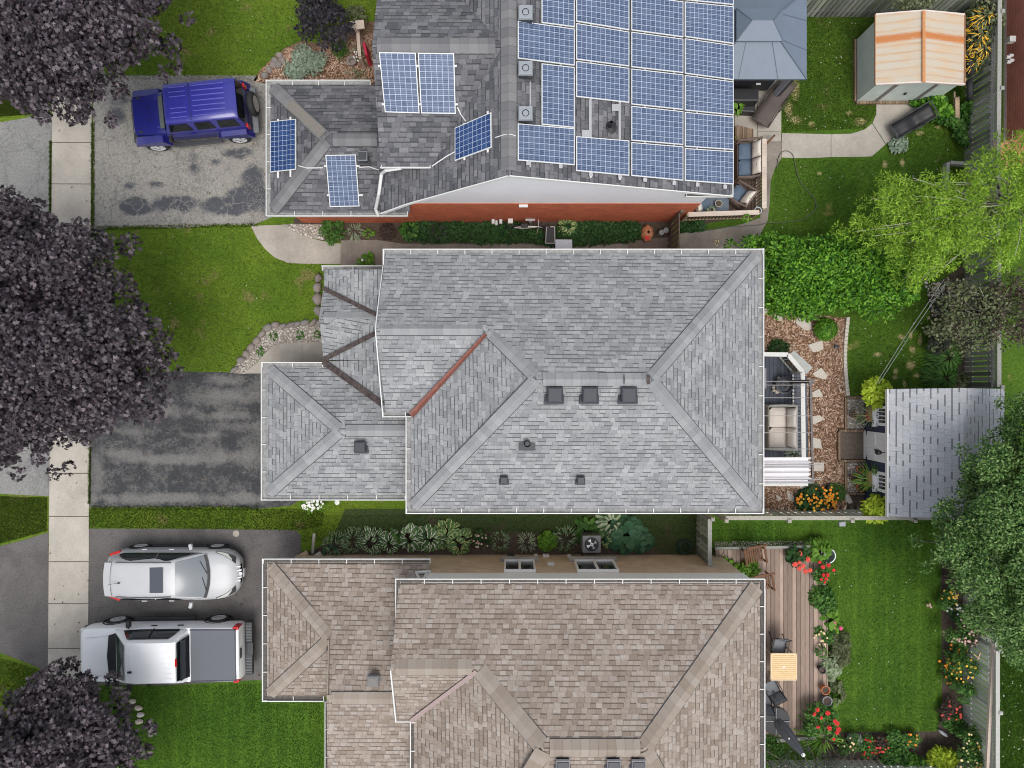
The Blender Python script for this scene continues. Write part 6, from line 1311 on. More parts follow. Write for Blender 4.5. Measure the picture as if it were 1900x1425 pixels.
fence('timber_fence', 'spaced board fence between the marigolds and the mown lawn', (7.45, -4.66), (16.2, -4.66), 1.65, -1, M['fence_green'], gapk=.07, capm=plain('pale fence cap', (.36, .34, .29), .9, var=.2))
fence('timber_fence', 'pale fence corner at the bottom edge below the flower border', (9.5, -13.95), (16.7, -13.95), 1.5, -1, M['fence_green'], gapk=.05)
fence('timber_gate', 'weathered gate in the side yard between the grey and the tan roofed houses', (6.85, -4.68), (6.85, -6.35), 1.75, 1, M['fence'], capm=paleg, post=1.6)
fence('timber_gate', 'old leaning gate in the side yard between the brick house and the grey roof', (5.8, 6.0), (5.8, 4.4), 1.75, 1, plain('old gate boards', (.13, .11, .085), .9, var=.4), cap=False, post=1.6)
# pale timber lying over the far side of the lower fence
b = MB(); b.beam(W(1843, 1190, 1.6), W(1828, 1490, 1.6), .1, .1); top(b.build('boundary_rail', M['rail_pale']), 'long pale rail on the far side of the lower fence', 'rail')
# raised timber corner under the lime tree
b = MB(); 
for A, C in ((W(1756, 303, .3), W(1752, 356, .3)), (W(1756, 303, .3), W(1800, 308, .3)), (W(1745, 268, .3), W(1800, 250, .3))): b.beam(A, C, .12, .2)
b2 = MB(); b2.beam(W(1756, 303, .3), W(1752, 356, .3), .12, .25); b2.beam(W(1760, 303, .3), W(1805, 306, .3), .12, .25); top(b2.build('raised_bed', paleg), 'pale timber corner of a raised bed under the lime tree', 'raised bed')
# ---- decks
def deckslab(name, lb, pts, z, mat, t=.2, extra=None):
    b = MB(); b.prism([W(p[0], p[1], z) for p in pts], t); o = thing(name, lb, 'deck', (W(*pts[0], 0)[0], W(*pts[0], 0)[1], 0)); b.build('decking', mat, o); return o
def railing(t, path, z0, z1, top_w, m, balm, sp=.12, closed=False):
    """path of plan points (world); balusters, cap and posts"""
    for (a, c) in zip(path[:-1], path[1:]):
        a = Vector(a); c = Vector(c); L = (c - a).length; d = (c - a) / L; b = MB()
        for i in range(max(1, int(L / sp))):
            p = a + d * (i + .5) * L / int(L / sp); b.box((p.x, p.y, (z0 + z1) / 2 + .03), (.035, .035, z1 - z0 - .1))
        b.beam((a.x, a.y, z0 + .08), (c.x, c.y, z0 + .08), .05, .05); b.build('balusters', balm, t)
        b = MB(); b.beam((a.x, a.y, z1), (c.x, c.y, z1), top_w, .04); b.build('handrail', m, t)
    for p in path: b = MB(); b.box((p[0], p[1], (z0 + z1) / 2 - .02), (.1, .1, z1 - z0)); b.build('post', balm, t)
# top house deck
dz = .6; du = deckslab('timber_deck', 'brown stained deck with a pale railing beside the solar house', [(1262, 395), (1268, 330), (1340, 330), (1340, 262), (1412, 262), (1412, 392), (1380, 396)], dz, M['deck_up'], .5)
S1 = W(1277, 398, 1.5); S2 = W(1408, 394, 1.5); S3 = W(1418, 390, 1.5); S4 = W(1418, 258, 1.5)
railing(du, [(S1.x, S1.y), (S2.x - .0, S2.y)], dz, 1.5, .16, M['rail_pale'], plain('brown baluster', (.28, .21, .14), .85)); railing(du, [(S3.x, S2.y + .15), (S3.x, S4.y)], dz, 1.5, .16, M['rail_pale'], plain('brown baluster 2', (.34, .30, .2), .85))
b = MB()
for i in range(5):
    z = .55 - i * .11; q = W(1366 + i * 6.5, 247, z); b.box((q.x + .05, q.y - .06 * i * .3, z / 2 + .0), (.15, .55 - .02 * i, z))
b.build('step', M['steps'], du)
b = MB(); b.beam(W(1421, 268, .9), W(1435, 253, .3), .07, .16); b.build('stringer', M['woodbrown'], du)
wick = plain('brown wicker', (.15, .11, .09), .8, var=.3, scale=60, bump=.5); cush_b = plain('blue grey cushion', (.09, .13, .18), .85, var=.08)
def patterned():
    g = G('cream patterned cushion', .9, 0, .2); p = g.co('World'); v = g.n('TexVoronoi', 0, None, Vector=g.map(p, (1, .45, 1), (0, 0, .6)), Scale=9.0); m_ = g.ramp(v, [(.10, 1.0), (.17, 0.0)]); g.color(g.mix(g.math('MULTIPLY', m_, .8), (.62, .57, .50), (.12, .11, .11))); return g.mat
cush_p = patterned()
def cushion(b, c, d, rz=0):
    ca, sa = math.cos(rz), math.sin(rz); n = 7
    def f(u, v):
        x, y = (u - .5) * d[0], (v - .5) * d[1]; k = (1 - (2 * u - 1) ** 4) * (1 - (2 * v - 1) ** 4); return (c[0] + x * ca - y * sa, c[1] + x * sa + y * ca, c[2] + d[2] * k * .6)
    b.sheet(None, n, n, f)
    b.box((c[0], c[1], c[2] - d[2] * .25), (d[0], d[1], d[2] * .5), rz)
def loveseat(name, lb, px, py, z, rot, length, seatm, backm, framem, ncush, depth=.75, backh=.45, arm=True):
    t = thing(name, lb, 'outdoor seat', (0, 0, 0)); b = MB(); L = length
    b.box((0, 0, .2), (depth, L, .3)); b.box((depth / 2 - .05, 0, .5), (.1, L, backh + .2)); b.build('frame', framem, t, bevel=.02, origin=(0, 0, 0))
    for s in (-1, 1):
        a = MB(); a.tube([(-depth / 2, s * L / 2, .1), (-depth / 2, s * L / 2, .55), (0, s * (L / 2 + .02), .62), (depth / 2, s * L / 2, .82)], .045, 8); a.build('arm', framem, t, origin=(0, 0, 0), smooth=60)
    w = (L - .12) / ncush
    for i in range(ncush):
        y = -L / 2 + .06 + w * (i + .5); b = MB(); cushion(b, (-.08, y, .42), (depth - .22, w - .02, .14)); b.build('seat_cushion', seatm, t, origin=(0, 0, 0), smooth=50)
        b = MB()
        def f(u, v, y=y): k = (1 - (2 * u - 1) ** 4) * (1 - (2 * v - 1) ** 4); return (depth / 2 - .30 + u * .22 - .06 * k, y + (v - .5) * (w - .02), .52 + u * .36 + .10 * k)
        b.sheet(None, 7, 7, f); o = b.build('back_cushion', backm, t, origin=(0, 0, 0), smooth=60); sm = o.modifiers.new('s', 'SOLIDIFY'); sm.thickness = .08
    q = W(px, py, z + .5); place(t, q.x, q.y, z, rot); return t
loveseat('loveseat', 'wicker loveseat with cream patterned back pillows on the upper deck', 1390, 295, dz, 0, 1.3, cush_b, cush_p, wick, 2)
loveseat('armchair', 'wicker armchair with one patterned pillow turned to the deck corner', 1376, 362, dz, R(-38), .68, cush_b, cush_p, wick, 1)
loveseat('armchair', 'wicker armchair mostly hidden by the roof gutter at the deck side', 1302, 378, dz, R(200), .68, cush_b, cush_p, wick, 1)
b = MB(); q = W(1333, 380, dz + .45); b.box((q.x, q.y, dz + .43), (.75, .7, .04)); tb = thing('side_table', 'slate blue glass side table on the upper deck', 'table', (q.x, q.y, dz)); b.build('table_top', plain('slate table top', (.10, .125, .155), .3), tb, bevel=.01)
for sx in (-1, 1):
    for sy in (-1, 1): b = MB(); b.box((q.x + sx * .32, q.y + sy * .3, dz + .2), (.04, .04, .41)); b.build('leg', M['darkmetal'], tb)
pot(1333, 378, .13, .2, plain('striped pot', (.35, .33, .28), .6), 'small pot with a green succulent on the slate side table', dz + .45, None, tuft(M['varieg'], 16, .16, 211, 'oval', .8, .2))
pot(1406, 391, .13, .2, plain('pale railing pot', (.45, .5, .52), .6), 'pale pot hung at the deck railing corner', 1.3, None, tuft(M['brightgreen'], 20, .16, 212, 'oval', .8, .2))
# middle house deck, pergola
dm = .45; dk_ = deckslab('timber_deck', 'charcoal deck with white railing behind the light grey roof', [(1395, 658), (1460, 658), (1497, 700), (1500, 860), (1395, 860)], dm, M['deck_mid'], .4)
whp = plain('white painted rail', (.60, .60, .57), .6, var=.08)
pA, pB, pC, pD = W(1400, 657, 1.4), W(1462, 658, 1.4), W(1489, 690, 1.4), W(1491, 850, 1.4)
railing(dk_, [(pA.x, pA.y), (pB.x, pB.y), (pC.x, pC.y), (pD.x, pD.y)], dm, 1.4, .15, whp, whp, .13)
b = MB(); A, C = W(1467, 656, .8), W(1502, 688, .8); b.beam(A, C, .32, .03); b.build('outer_rail', plain('grey rail plank', (.38, .39, .37), .7), dk_)
b = MB(); A, C = W(1462, 668, 1.0), W(1480, 686, 1.0); b.beam(A, C, .2, .12); b.build('rail_planter', M['soil'], dk_)
loveseat('outdoor_sofa', 'cream cushioned loveseat beside the white canopy', 1451, 793, dm, 0, 1.55, plain('cream seat cushion', (.60, .54, .48), .9, var=.04), plain('cream back cushion', (.56, .52, .47), .9, var=.04), plain('grey sofa frame', (.30, .30, .27), .8), 2, .9)
fb = thing('fire_bowl', 'round dark fire bowl ringed by pale rocks on the charcoal deck', 'fire bowl', (*W(1457, 715, dm)[:2], dm)); q = W(1457, 715, dm + .4)
b = MB(); b.lathe((q.x, q.y, dm), [(.12, 0), (.3, .28), (.32, .36), (.26, .38), (.22, .3), (.16, .3), (.14, .34), (.09, .34), (.07, .28), (0, .27)], 26); b.build('bowl', M['vent'], fb, smooth=40)
for k, (px, py, s) in enumerate([(1447, 703, .2), (1454, 702, .15), (1443, 710, .12), (1437, 718, .2), (1442, 726, .24), (1436, 724, .14), (1453, 726, .2), (1460, 728, .13)]): q = W(px, py, dm + .15); b = MB(); b.blob((q.x, q.y, dm + .1), (s, s * .8, .2), 7, random.Random(k), .2); top(b.build('rock', M['flag'], smooth=50), 'pale rock ' + ['above the fire bowl, largest on top', 'above the fire bowl, right of the largest', 'upper left of the fire bowl, small', 'left of the fire bowl', 'below left of the fire bowl, biggest', 'outermost left of the fire bowl', 'below the fire bowl', 'below right of the fire bowl'][k], 'rock', 'rocks round the fire bowl')
b = MB(); q = W(1418, 702, dm + .7); b.box((q.x, q.y, dm + .35), (.16, .72, .7)); top(b.build('storage_cabinet', plain('grey cabinet', (.21, .20, .22), .7), bevel=.01), 'narrow grey cabinet standing at the house wall on the charcoal deck', 'cabinet')
pg = thing('pergola', 'dark bronze pergola frame with a white retractable canopy over the charcoal deck', 'pergola', (9.3, -1, 0)); pz = 2.35; br = plain('bronze pergola metal', (.11, .095, .09), .5, .2)
o1, o2 = W(1503, 708, pz), W(1508, 897, pz)
b = MB(); b.beam(o1, o2, .07, .09); b.build('outer_beam', br, pg)
for py, nm in ((708, 0), (892, 1)):
    q = W(1505, py, pz); b = MB(); b.box((q.x, q.y, pz / 2), (.13, .13, pz)); b.box((q.x, q.y, pz + .03), (.17, .17, .04)); b.build('post', br, pg)
b = MB()
for py in (707.5, 714.5, 738, 771.5, 803, 833, 862, 890): a_ = W(1500, py, pz + .06); b.beam((8.3, a_.y, pz + .06), (a_.x + (.45 if py > 850 else .1), a_.y, pz + .06), .022, .03)
b.build('rafter', plain('pergola wire rail', (.20, .19, .185), .4, .4), pg)
def can(u, v):
    y0_, y1_ = W(0, 848, pz).y, W(0, 896, pz).y; y = y0_ + (y1_ - y0_) * v; return (8.28 + (W(1503, 0, pz).x - 8.28 - .02 + .05 * math.sin(v * 40)) * u, y, pz + .12 - .12 * abs(math.sin(v * math.pi * 5.0)) + .02 * math.sin(u * 6))
b = MB(); b.sheet(None, 8, 60, can); b.build('canopy', plain('white canopy fabric', (.72, .70, .71), .8, var=.03), pg, smooth=60)
b = MB(); b.beam((8.25, W(0, 897, 1.2).y, 1.15), (W(1500, 897, 1.2).x, W(0, 897, 1.2).y, 1.15), .2, .05); b.build('low_rail', whp, pg)
pot(1477, 846, .14, .3, M['greypot'], 'pale green plant in a pot at the foot of the sofa', dm, None, tuft(M['silver'], 40, .3, 213, 'oval', .5, .3))
# tan house deck
dl = .3; dw = deckslab('timber_deck', 'brown plank deck behind the tan roofed house', [(1328, 1021), (1528, 1015), (1536, 1130), (1536, 1368), (1400, 1368), (1400, 1075), (1328, 1075)], dl, M['deck_low'], .25)
b = MB(); b.beam(W(1326, 1017, .42), W(1528, 1013, .42), .09, .15); b.build('edge_board', M['fence'], dw)
b = MB(); b.beam(W(1440, 1372, .3), W(1512, 1366, .3), .12, .25); b.build('edge_board', paleg, dw)
def slat_chair(lb, px, py, rot):
    t = thing('wooden_chair', lb, 'chair', (0, 0, 0), 'wooden slatted chairs on the brown deck'); b = MB()
    for i in range(8): b.box((0, -.28 + i * .08, .42), (.5, .05, .025))
    b.build('seat', M['woodbrown'], t, origin=(0, 0, 0)); b = MB()
    for i in range(8): b.beam((.25, -.28 + i * .08, .42), (.42, -.28 + i * .08, .92), .05, .02)
    b.beam((.43, -.36, .93), (.43, .36, .93), .07, .05); b.build('backrest', M['woodbrown'], t, origin=(0, 0, 0))
    for s in (-1, 1):
        b = MB(); b.box((.02, s * .36, .62), (.62, .07, .04)); b.build('armrest', M['woodbrown'], t, origin=(0, 0, 0))
        for sx in (-.24, .24): b = MB(); b.box((sx, s * .34, .3), (.05, .05, .6)); b.build('leg', M['woodbrown'], t, origin=(sx, s * .34, 0))
    q = W(px, py, .7 + dl); place(t, q.x, q.y, dl, rot)
slat_chair('brown slatted wooden chair by the light green bush on the brown deck', 1404, 1034, R(100)); slat_chair('brown slatted wooden chair half under the corner of the tan roof', 1418, 1086, R(100))
tz = dl + .72; t = thing('patio_table', 'square honey coloured slatted table on the brown deck', 'table', (0, 0, 0)); q = W(1454, 1237, tz)
b = MB(); w = .93
for i in range(13): b.box((q.x, q.y - w / 2 + (i + .5) * w / 13, tz), (w - .04, w / 13 - .012, .025))
b.build('table_top', plain('honey timber slats', (.74, .50, .25), .5, var=.08, scale=5), t)
b = MB(); 
for s in (-1, 1): b.box((q.x + s * (w / 2 - .01), q.y, tz), (.035, w + .02, .05)); b.box((q.x, q.y + s * (w / 2), tz), (w, .035, .05))
b.box((q.x, q.y, tz - .03), (w - .1, w - .1, .02)); b.build('table_frame', plain('pale table frame', (.72, .55, .34), .5), t)
b = MB(); b.lathe((q.x, q.y, tz + .012), [(.03, 0), (.03, .008), (.0, .008)], 12); b.build('umbrella_cap', M['steel'], t)
for sx in (-1, 1):
    for sy in (-1, 1): b = MB(); b.box((q.x + sx * .4, q.y + sy * .4, (dl + tz) / 2), (.045, .045, tz - dl)); b.build('leg', M['steel'], t)
gs = plain('grey mesh fabric', (.15, .16, .175), .7, var=.06)
def mesh_chair(lb, px, py, rot):
    t = thing('patio_chair', lb, 'chair', (0, 0, 0), 'grey mesh chairs at the honey table'); b = MB()
    b.sheet(None, 8, 4, lambda u, v: ((u - .5) * .46, (v - .5) * .46, .43 + .03 * (1 - math.sin(u * 3.1)))); b.sheet(None, 6, 4, lambda u, v: (.23 + u * .16, (v - .5) * .46, .45 + u * .42))
    o = b.build('sling', gs, t, origin=(0, 0, 0), smooth=60); sm = o.modifiers.new('s', 'SOLIDIFY'); sm.thickness = .02
    for s in (-1, 1): b = MB(); b.tube([(-.3, s * .27, 0), (-.26, s * .27, .6), (.1, s * .28, .64), (.3, s * .26, .62)], .016, 8); b.build('arm', M['black'], t, origin=(0, 0, 0), smooth=60); b = MB(); b.tube([(.1, s * .25, .44), (.34, s * .25, 0)], .016, 8); b.tube([(-.24, s * .25, .44), (.23, s * .24, .45), (.40, s * .24, .9)], .016, 8); b.build('side_frame', M['black'], t, origin=(0, 0, 0), smooth=60)
    b = MB(); b.tube([(.41, -.24, .9), (.41, .24, .9)], .016, 8); b.build('top_bar', M['black'], t, origin=(0, 0, 0))
    q = W(px, py, dl + .5); place(t, q.x, q.y, dl, rot)
mesh_chair('grey mesh chair above the honey table', 1446, 1200, R(80)); mesh_chair('grey mesh chair below the honey table, angled', 1432, 1277, R(-62)); mesh_chair('grey mesh chair tucked by the wall beside the parasol base', 1421, 1296, R(-95))
um = thing('parasol', 'closed dark grey cantilever parasol leaning over the deck end', 'parasol', (0, 0, 0)); c = W(1438, 1336, dl)
for k in range(4):
    a = k * math.pi / 2 + math.pi / 4; b = MB(); pts = [(c.x + .03 * math.cos(a), c.y + .03 * math.sin(a))] + [(c.x + (.52 if 10 < j < 80 else .5) * math.cos(a - math.pi / 4 + R(j)), c.y + .5 * math.sin(a - math.pi / 4 + R(j))) for j in range(4, 90, 12)]
    b.prism([(x, y, dl + .1) for x, y in pts], .09); b.build('base_weight', plain('granite look plastic', (.05, .052, .055), .7, var=.4, scale=50), um, bevel=.012)
b = MB(); b.beam((c.x - .5, c.y, dl + .075), (c.x + .5, c.y, dl + .075), .03, .07); b.beam((c.x, c.y - .5, dl + .08), (c.x, c.y + .5, dl + .08), .03, .07); b.build('base_cross', plain('dull grey steel', (.22, .23, .24), .5), um)
b = MB(); tp_ = W(1449, 1346, 2.2); b.tube([(c.x, c.y, dl), (c.x + .02, c.y - .02, 1.2), (tp_.x, tp_.y, 2.25)], .04, 10); b.build('mast', M['darkmetal'], um, smooth=50)
def cloth(u, v):
    A, B_ = W(1441, 1337, 1.5), W(1490, 1400, 2.5); p = A.lerp(B_, u); a = v * 2 * math.pi; r_ = (.14 + .13 * math.sin(math.pi * min(1, u * 1.0)) ** .8) * (1 - .25 * abs(math.sin(a * 4)))* (1 - .5 * u); d = (B_ - A).normalized(); s_ = d.cross(Vector((0, 0, 1))).normalized(); q_ = s_.cross(d); return p + s_ * r_ * math.cos(a) + q_ * r_ * math.sin(a)
b = MB(); b.sheet(None, 14, 40, cloth); b.build('folded_canopy', plain('charcoal parasol fabric', (.075, .08, .092), .85, var=.2), um, smooth=40)
e = W(1490, 1400, 2.5); b = MB(); torus(b, (e.x, e.y, 2.52), .055, .018); b.cyl((e.x, e.y, 2.3), .03, .25, 10); b.build('canopy_tip', M['steel'], um, smooth=50)
e = W(1461, 1366, 2.0); b = MB(); b.cyl((e.x, e.y, 2.12), .03, .05, 10); b.build('strap_button', M['white'], um)
b = MB(); q = W(1538, 1032, .5); b.lathe((q.x, q.y, 0), [(.2, 0), (.27, .42), (.28, .42), (.28, .45), (.25, .45), (.2, .1), (0, .08)], 22); top(b.build('metal_bucket', plain('galvanised bucket', (.40, .43, .45), .35, .6, var=.1), smooth=40), 'galvanised metal bucket at the deck corner by red flowers', 'bucket')
pot(1531, 1280, .16, .3, M['terracotta'], 'terracotta pot above the broad leaved plant on the deck edge', dl)
pot(1525, 1243, .13, .3, M['black'], 'black and white pot beside the cream yellow plant', dl)
pot(1534, 1300, .18, .3, M['greypot'], 'grey pot holding the pale broad leaved plant', dl)
b = MB(); q = W(1772, 1105, .4)
b.tube([(q.x + .02 * 0, q.y - .25, 0), (q.x, q.y - .2, .35), (q.x, q.y, .5), (q.x, q.y + .2, .35), (q.x, q.y + .25, 0)], .018, 8); top(b.build('plant_hoop', M['white'], smooth=60), 'white garden hoop in the fence border under the tree', 'plant support')
b = MB(); q = W(1752, 1362, .2); b.blob((q.x, q.y, .12), (.42, .14, .16), 7, random.Random(2), .25, -.7); top(b.build('garden_ornament', plain('pale metal ornament', (.5, .52, .55), .5), smooth=40), 'small pale grey ornament lying in the bottom border', 'ornament')
b = MB(); q = W(1816, 1216, 1.3); b.beam((q.x - .02, q.y - .15, 1.25), (q.x - .02, q.y + .15, 1.4), .04, .06); b.beam((q.x - .02, q.y - .1, 1.35), (q.x - .2, q.y + .05, 1.3), .03, .1); top(b.build('fence_ornament', M['woodraw']), 'tan wooden ornament hanging on the pale green fence', 'ornament')
# ================================================================ vehicles (front towards +x, then turned)
def paint(name, c, rough=.25, coat=.8, met=0.0):
    g = G(name, rough, met, .5); n = g.noise(g.co('World'), 1.5, 3); g.color(g.ramp(n, [(.3, tint(c, .96)), (.7, tint(c, 1.03))])); g.p.inputs['Coat Weight'].default_value = coat; g.p.inputs['Coat Roughness'].default_value = .08; return g.mat
def loft(b, st, closed_ends=True):
    """st: list of (x, [(y,z)...half ring from bottom centre to top centre]); mirrored"""
    n = len(st[0][1]); m = 2 * n - 2; base = len(b.v)
    for x, ring in st:
        full = [(y, z) for y, z in ring] + [(-y, z) for y, z in ring[-2:0:-1]]
        for y, z in full: b.v.append((x, y, z))
    fs = [[base + k * m + i, base + (k + 1) * m + i, base + (k + 1) * m + (i + 1) % m, base + k * m + (i + 1) % m] for k in range(len(st) - 1) for i in range(m)]
    if closed_ends: fs += [[base + i for i in range(m)], [base + (len(st) - 1) * m + i for i in range(m - 1, -1, -1)]]
    for f in fs: b.f.append(f); b.m.append(0)
def wheel(t, x, y, r, w, side, rimm, spokes=5, seed=0):
    rt_ = MB(); prof = [(r * .62, -w / 2), (r * .9, -w / 2), (r, -w * .3), (r, w * .3), (r * .9, w / 2), (r * .62, w / 2), (r * .62, -w / 2)]
    vs = []; n = 28
    for rr, yy_ in prof:
        for i in range(n): a = 2 * math.pi * i / n; vs.append((x + rr * math.cos(a), y + yy_, r + rr * math.sin(a)))
    fs = [[k * n + i, k * n + (i + 1) % n, (k + 1) * n + (i + 1) % n, (k + 1) * n + i] for k in range(len(prof) - 1) for i in range(n)]
    rt_.add(vs, fs); wt = rt_.build('wheel', M['rubber'], t, smooth=50, origin=(x, y, r))
    b = MB(); yo = y + side * w * .47
    for k in range(spokes):
        a = 2 * math.pi * k / spokes + seed; ca, sa = math.cos(a), math.sin(a)
        for da in (-.16, .16):
            c2, s2 = math.cos(a + da), math.sin(a + da); b.beam((x + ca * r * .08, yo, r + sa * r * .08), (x + c2 * r * .60, yo, r + s2 * r * .60), r * .12, .03, (0, 1, 0))
    b.cyl((x, yo - .02, r), r * .14, .04, 14, axis='y')
    vs = []
    for rr, yy_ in ((r * .57, yo - .02), (r * .64, yo - .02), (r * .64, yo + .02), (r * .57, yo + .02), (r * .57, yo - .02)):
        for i in range(n): a = 2 * math.pi * i / n; vs.append((x + rr * math.cos(a), yy_, r + rr * math.sin(a)))
    b.add(vs, [[k * n + i, k * n + (i + 1) % n, (k + 1) * n + (i + 1) % n, (k + 1) * n + i] for k in range(4) for i in range(n)])
    b.build('rim', rimm, wt, origin=(x, y, r)); 
    b = MB(); b.cyl((x, y - .02, r), r * .58, .04, 20, axis='y'); b.build('brake_disc', M['black'], wt, origin=(x, y, r))
def panelq(b, pts, off=None): b.add(pts, [list(range(len(pts)))]); b.add(pts, [list(range(len(pts) - 1, -1, -1))])
def glassgrid(b, s, zs, ys, xl, xr, n=6):
    """side glass that follows the body: rows at heights zs with half widths ys, front edge xl and rear edge xr per row"""
    base = len(b.v); m = n + 1
    for z, y, a, c in zip(zs, ys, xl, xr):
        for i in range(m): b.v.append((a + (c - a) * i / n, s * y, z))
    for j in range(len(zs) - 1):
        for i in range(n): b.f.append([base + j * m + i, base + j * m + i + 1, base + (j + 1) * m + i + 1, base + (j + 1) * m + i]); b.m.append(0)
def ptbuild(t, name, mat, fn, **k): b = MB(); fn(b); return b.build(name, mat, t, origin=(0, 0, 0), **k)
# ---- white pickup
def ringT(hw, z0, zb, zt, cr=.08, sill=.35):
    return [(0, z0), (hw * .86, z0), (hw * .97, z0 + .12), (hw, z0 + .3), (hw, (z0 + zb) / 2 + .12), (hw * .985, zb - .10), (hw * .95, zb), (hw * .82, zt - .015), (hw * .5, zt), (0, zt + .008)]
tk = thing('pickup_truck', 'white crew cab pickup with a grey soft cover over its bed', 'pickup truck', (0, 0, 0))
wp = paint('white truck paint', (.88, .885, .89), .45, .2)
b = MB(); HW = 1.0
loft(b, [(2.93, ringT(.72, .42, .85, .92)), (2.88, ringT(.86, .38, .95, 1.02)), (2.72, ringT(.945, .35, 1.05, 1.12)), (2.4, ringT(.985, .33, 1.10, 1.18)), (1.55, ringT(HW, .33, 1.16, 1.24)), (1.2, ringT(HW, .33, 1.17, 1.24)), (-.95, ringT(HW, .33, 1.2, 1.25)), (-1.05, ringT(HW, .35, 1.24, 1.28)), (-2.7, ringT(HW * .99, .4, 1.26, 1.29)), (-2.82, ringT(HW * .96, .45, 1.24, 1.28)), (-2.85, ringT(HW * .93, .5, 1.18, 1.25))])
b.build('body', wp, tk, origin=(0, 0, 0), smooth=35)
def cab(b, xs, hb=.93, ht=.72, zr=1.94, zb=1.18):
    x0_, x1_, x2_, x3_ = xs   # windshield base, roof front, roof rear, rear window base
    st = [(x0_, zb, zb + .01, hb, hb * .98), (x1_, zb, zr - .05, hb, ht), (x1_ - .25, zb, zr, hb, ht * 1.0), ((x1_ + x2_) / 2, zb, zr + .02, hb, ht), (x2_ + .1, zb, zr - .01, hb, ht), (x2_, zb, zr - .05, hb, ht), (x3_, zb, zb + .01, hb, hb * .97)]
    loft(b, [(x, [(0, z0), (h0, z0), (h0 - .02, z0 + (z1 - z0) * .3), (h1 + (h0 - h1) * .25, z0 + (z1 - z0) * .75), (h1 - .03, z1 - .01), (h1 - .13, z1 + (.02 if z1 > zb + .1 else 0)), (h1 * .4, z1 + (.035 if z1 > zb + .1 else .002)), (0, z1 + (.04 if z1 > zb + .1 else .002))]) for x, z0, z1, h0, h1 in st])
b = MB(); cab(b, (1.55, .82, -.92, -1.08)); b.build('cab', wp, tk, origin=(0, 0, 0), smooth=35)
ptbuild(tk, 'windshield', G('green tinted windshield', .1, 0, .6).color((.045, .075, .05)).mat, lambda b: panelq(b, [(1.50, .80, 1.235), (1.50, -.80, 1.235), (1.56, -.4, 1.24), (1.58, 0, 1.24), (1.56, .4, 1.24)][0:2] + [(.86, -.60, 1.925), (.90, 0, 1.955), (.86, .60, 1.925)]))
ptbuild(tk, 'cowl', M['black'], lambda b: b.prism([(1.74, .74, 1.27), (1.80, 0, 1.275), (1.74, -.74, 1.27), (1.50, -.82, 1.27), (1.50, .82, 1.27)], .03))
for s in (-1, 1):
    f = lambda x, z: (x, s * (.935 - (z - 1.2) * .27 + .012), z)
    ptbuild(tk, 'side_window', M['glass'], lambda b: glassgrid(b, s, [1.26, 1.34, 1.42, 1.62, 1.76, 1.80], [.945, .938, .922, .845, .795, .772], [.62, 1.16, 1.10, .95, .84, .78], [-.80, -.82, -.82, -.74, -.66, -.60]))
    ptbuild(tk, 'door_pillar', M['black'], lambda b: b.beam((.12, s * .95, 1.27), (.08, s * .80, 1.80), .05, .05))
    ptbuild(tk, 'door_handle', M['black'], lambda b: (b.box((.22, s * 1.0, 1.06), (.2, .04, .05)), b.box((-.72, s * 1.0, 1.06), (.2, .04, .05))))
    ptbuild(tk, 'door_mirror', M['black'], lambda b: (b.box((1.05, s * 1.13, 1.22), (.12, .26, .22)), b.box((1.07, s * .99, 1.2), (.06, .1, .06))), bevel=.03)
    ptbuild(tk, 'tail_light', plain('red lens', (.5, .01, .015), .15, var=.05), lambda b: b.box((-2.74, s * .93, 1.08), (.2, .13, .4)), bevel=.03)
    ptbuild(tk, 'headlight', plain('lamp lens', (.6, .62, .62), .1), lambda b: b.box((2.8, s * .80, .93), (.16, .26, .2)), bevel=.03)
    ptbuild(tk, 'running_board', M['black'], lambda b: b.box((.15, s * 1.03, .42), (2.2, .16, .06)))
    ptbuild(tk, 'wheel_arch', M['black'], lambda b: [torus(b, (x, s * .985, .42), .46, .03, 'y', 24, 6) for x in (1.88, -1.80)])
ptbuild(tk, 'rear_window', M['glass'], lambda b: b.box((-1.055, 0, 1.55), (.05, 1.35, .5)))
ptbuild(tk, 'rear_cab_glass', M['glass'], lambda b: panelq(b, [(-.955, .66, 1.90), (-.955, -.66, 1.90), (-1.13, -.74, 1.30), (-1.13, .74, 1.30)]))
ptbuild(tk, 'brake_lamp', plain('red lamp', (.5, .01, .01), .2), lambda b: b.box((-.95, 0, 1.945), (.06, .26, .03)))
tc = plain('grey vinyl bed cover', (.125, .135, .15), .75, var=.05, scale=40, bump=.1)
ptbuild(tk, 'bed_cover', tc, lambda b: b.sheet(None, 12, 8, lambda u, v: (-1.17 - u * 1.56, (v - .5) * (1.78 - .03 * u), 1.305 + .012 * math.sin(v * math.pi) + .003 * math.sin(u * 30))), smooth=60)
ptbuild(tk, 'cover_rail', plain('dark blue grey rail', (.06, .065, .09), .5), lambda b: [b.beam((-1.15, s * .905, 1.30), (-2.74, s * .89, 1.30), .04, .03) for s in (-1, 1)] + [b.beam((-2.745, -.9, 1.30), (-2.745, .9, 1.30), .04, .03)])
ptbuild(tk, 'tailgate_handle', M['black'], lambda b: b.box((-2.86, 0, 1.12), (.04, .34, .12)))
ptbuild(tk, 'rear_bumper', plain('black step bumper', (.045, .048, .052), .45, .3), lambda b: (b.box((-2.98, 0, .58), (.26, 1.92, .2)), b.box((-3.02, 0, .66), (.24, .5, .08))), bevel=.04)
ptbuild(tk, 'bumper_tread', plain('ribbed tread', (.15, .155, .16), .5), lambda b: [b.box((-2.99, s * (.3 + i * .055), .685), (.2, .02, .02)) for s in (-1, 1) for i in range(11)])
ptbuild(tk, 'front_bumper', M['darkmetal'], lambda b: b.box((2.92, 0, .55), (.2, 1.75, .26)), bevel=.06)
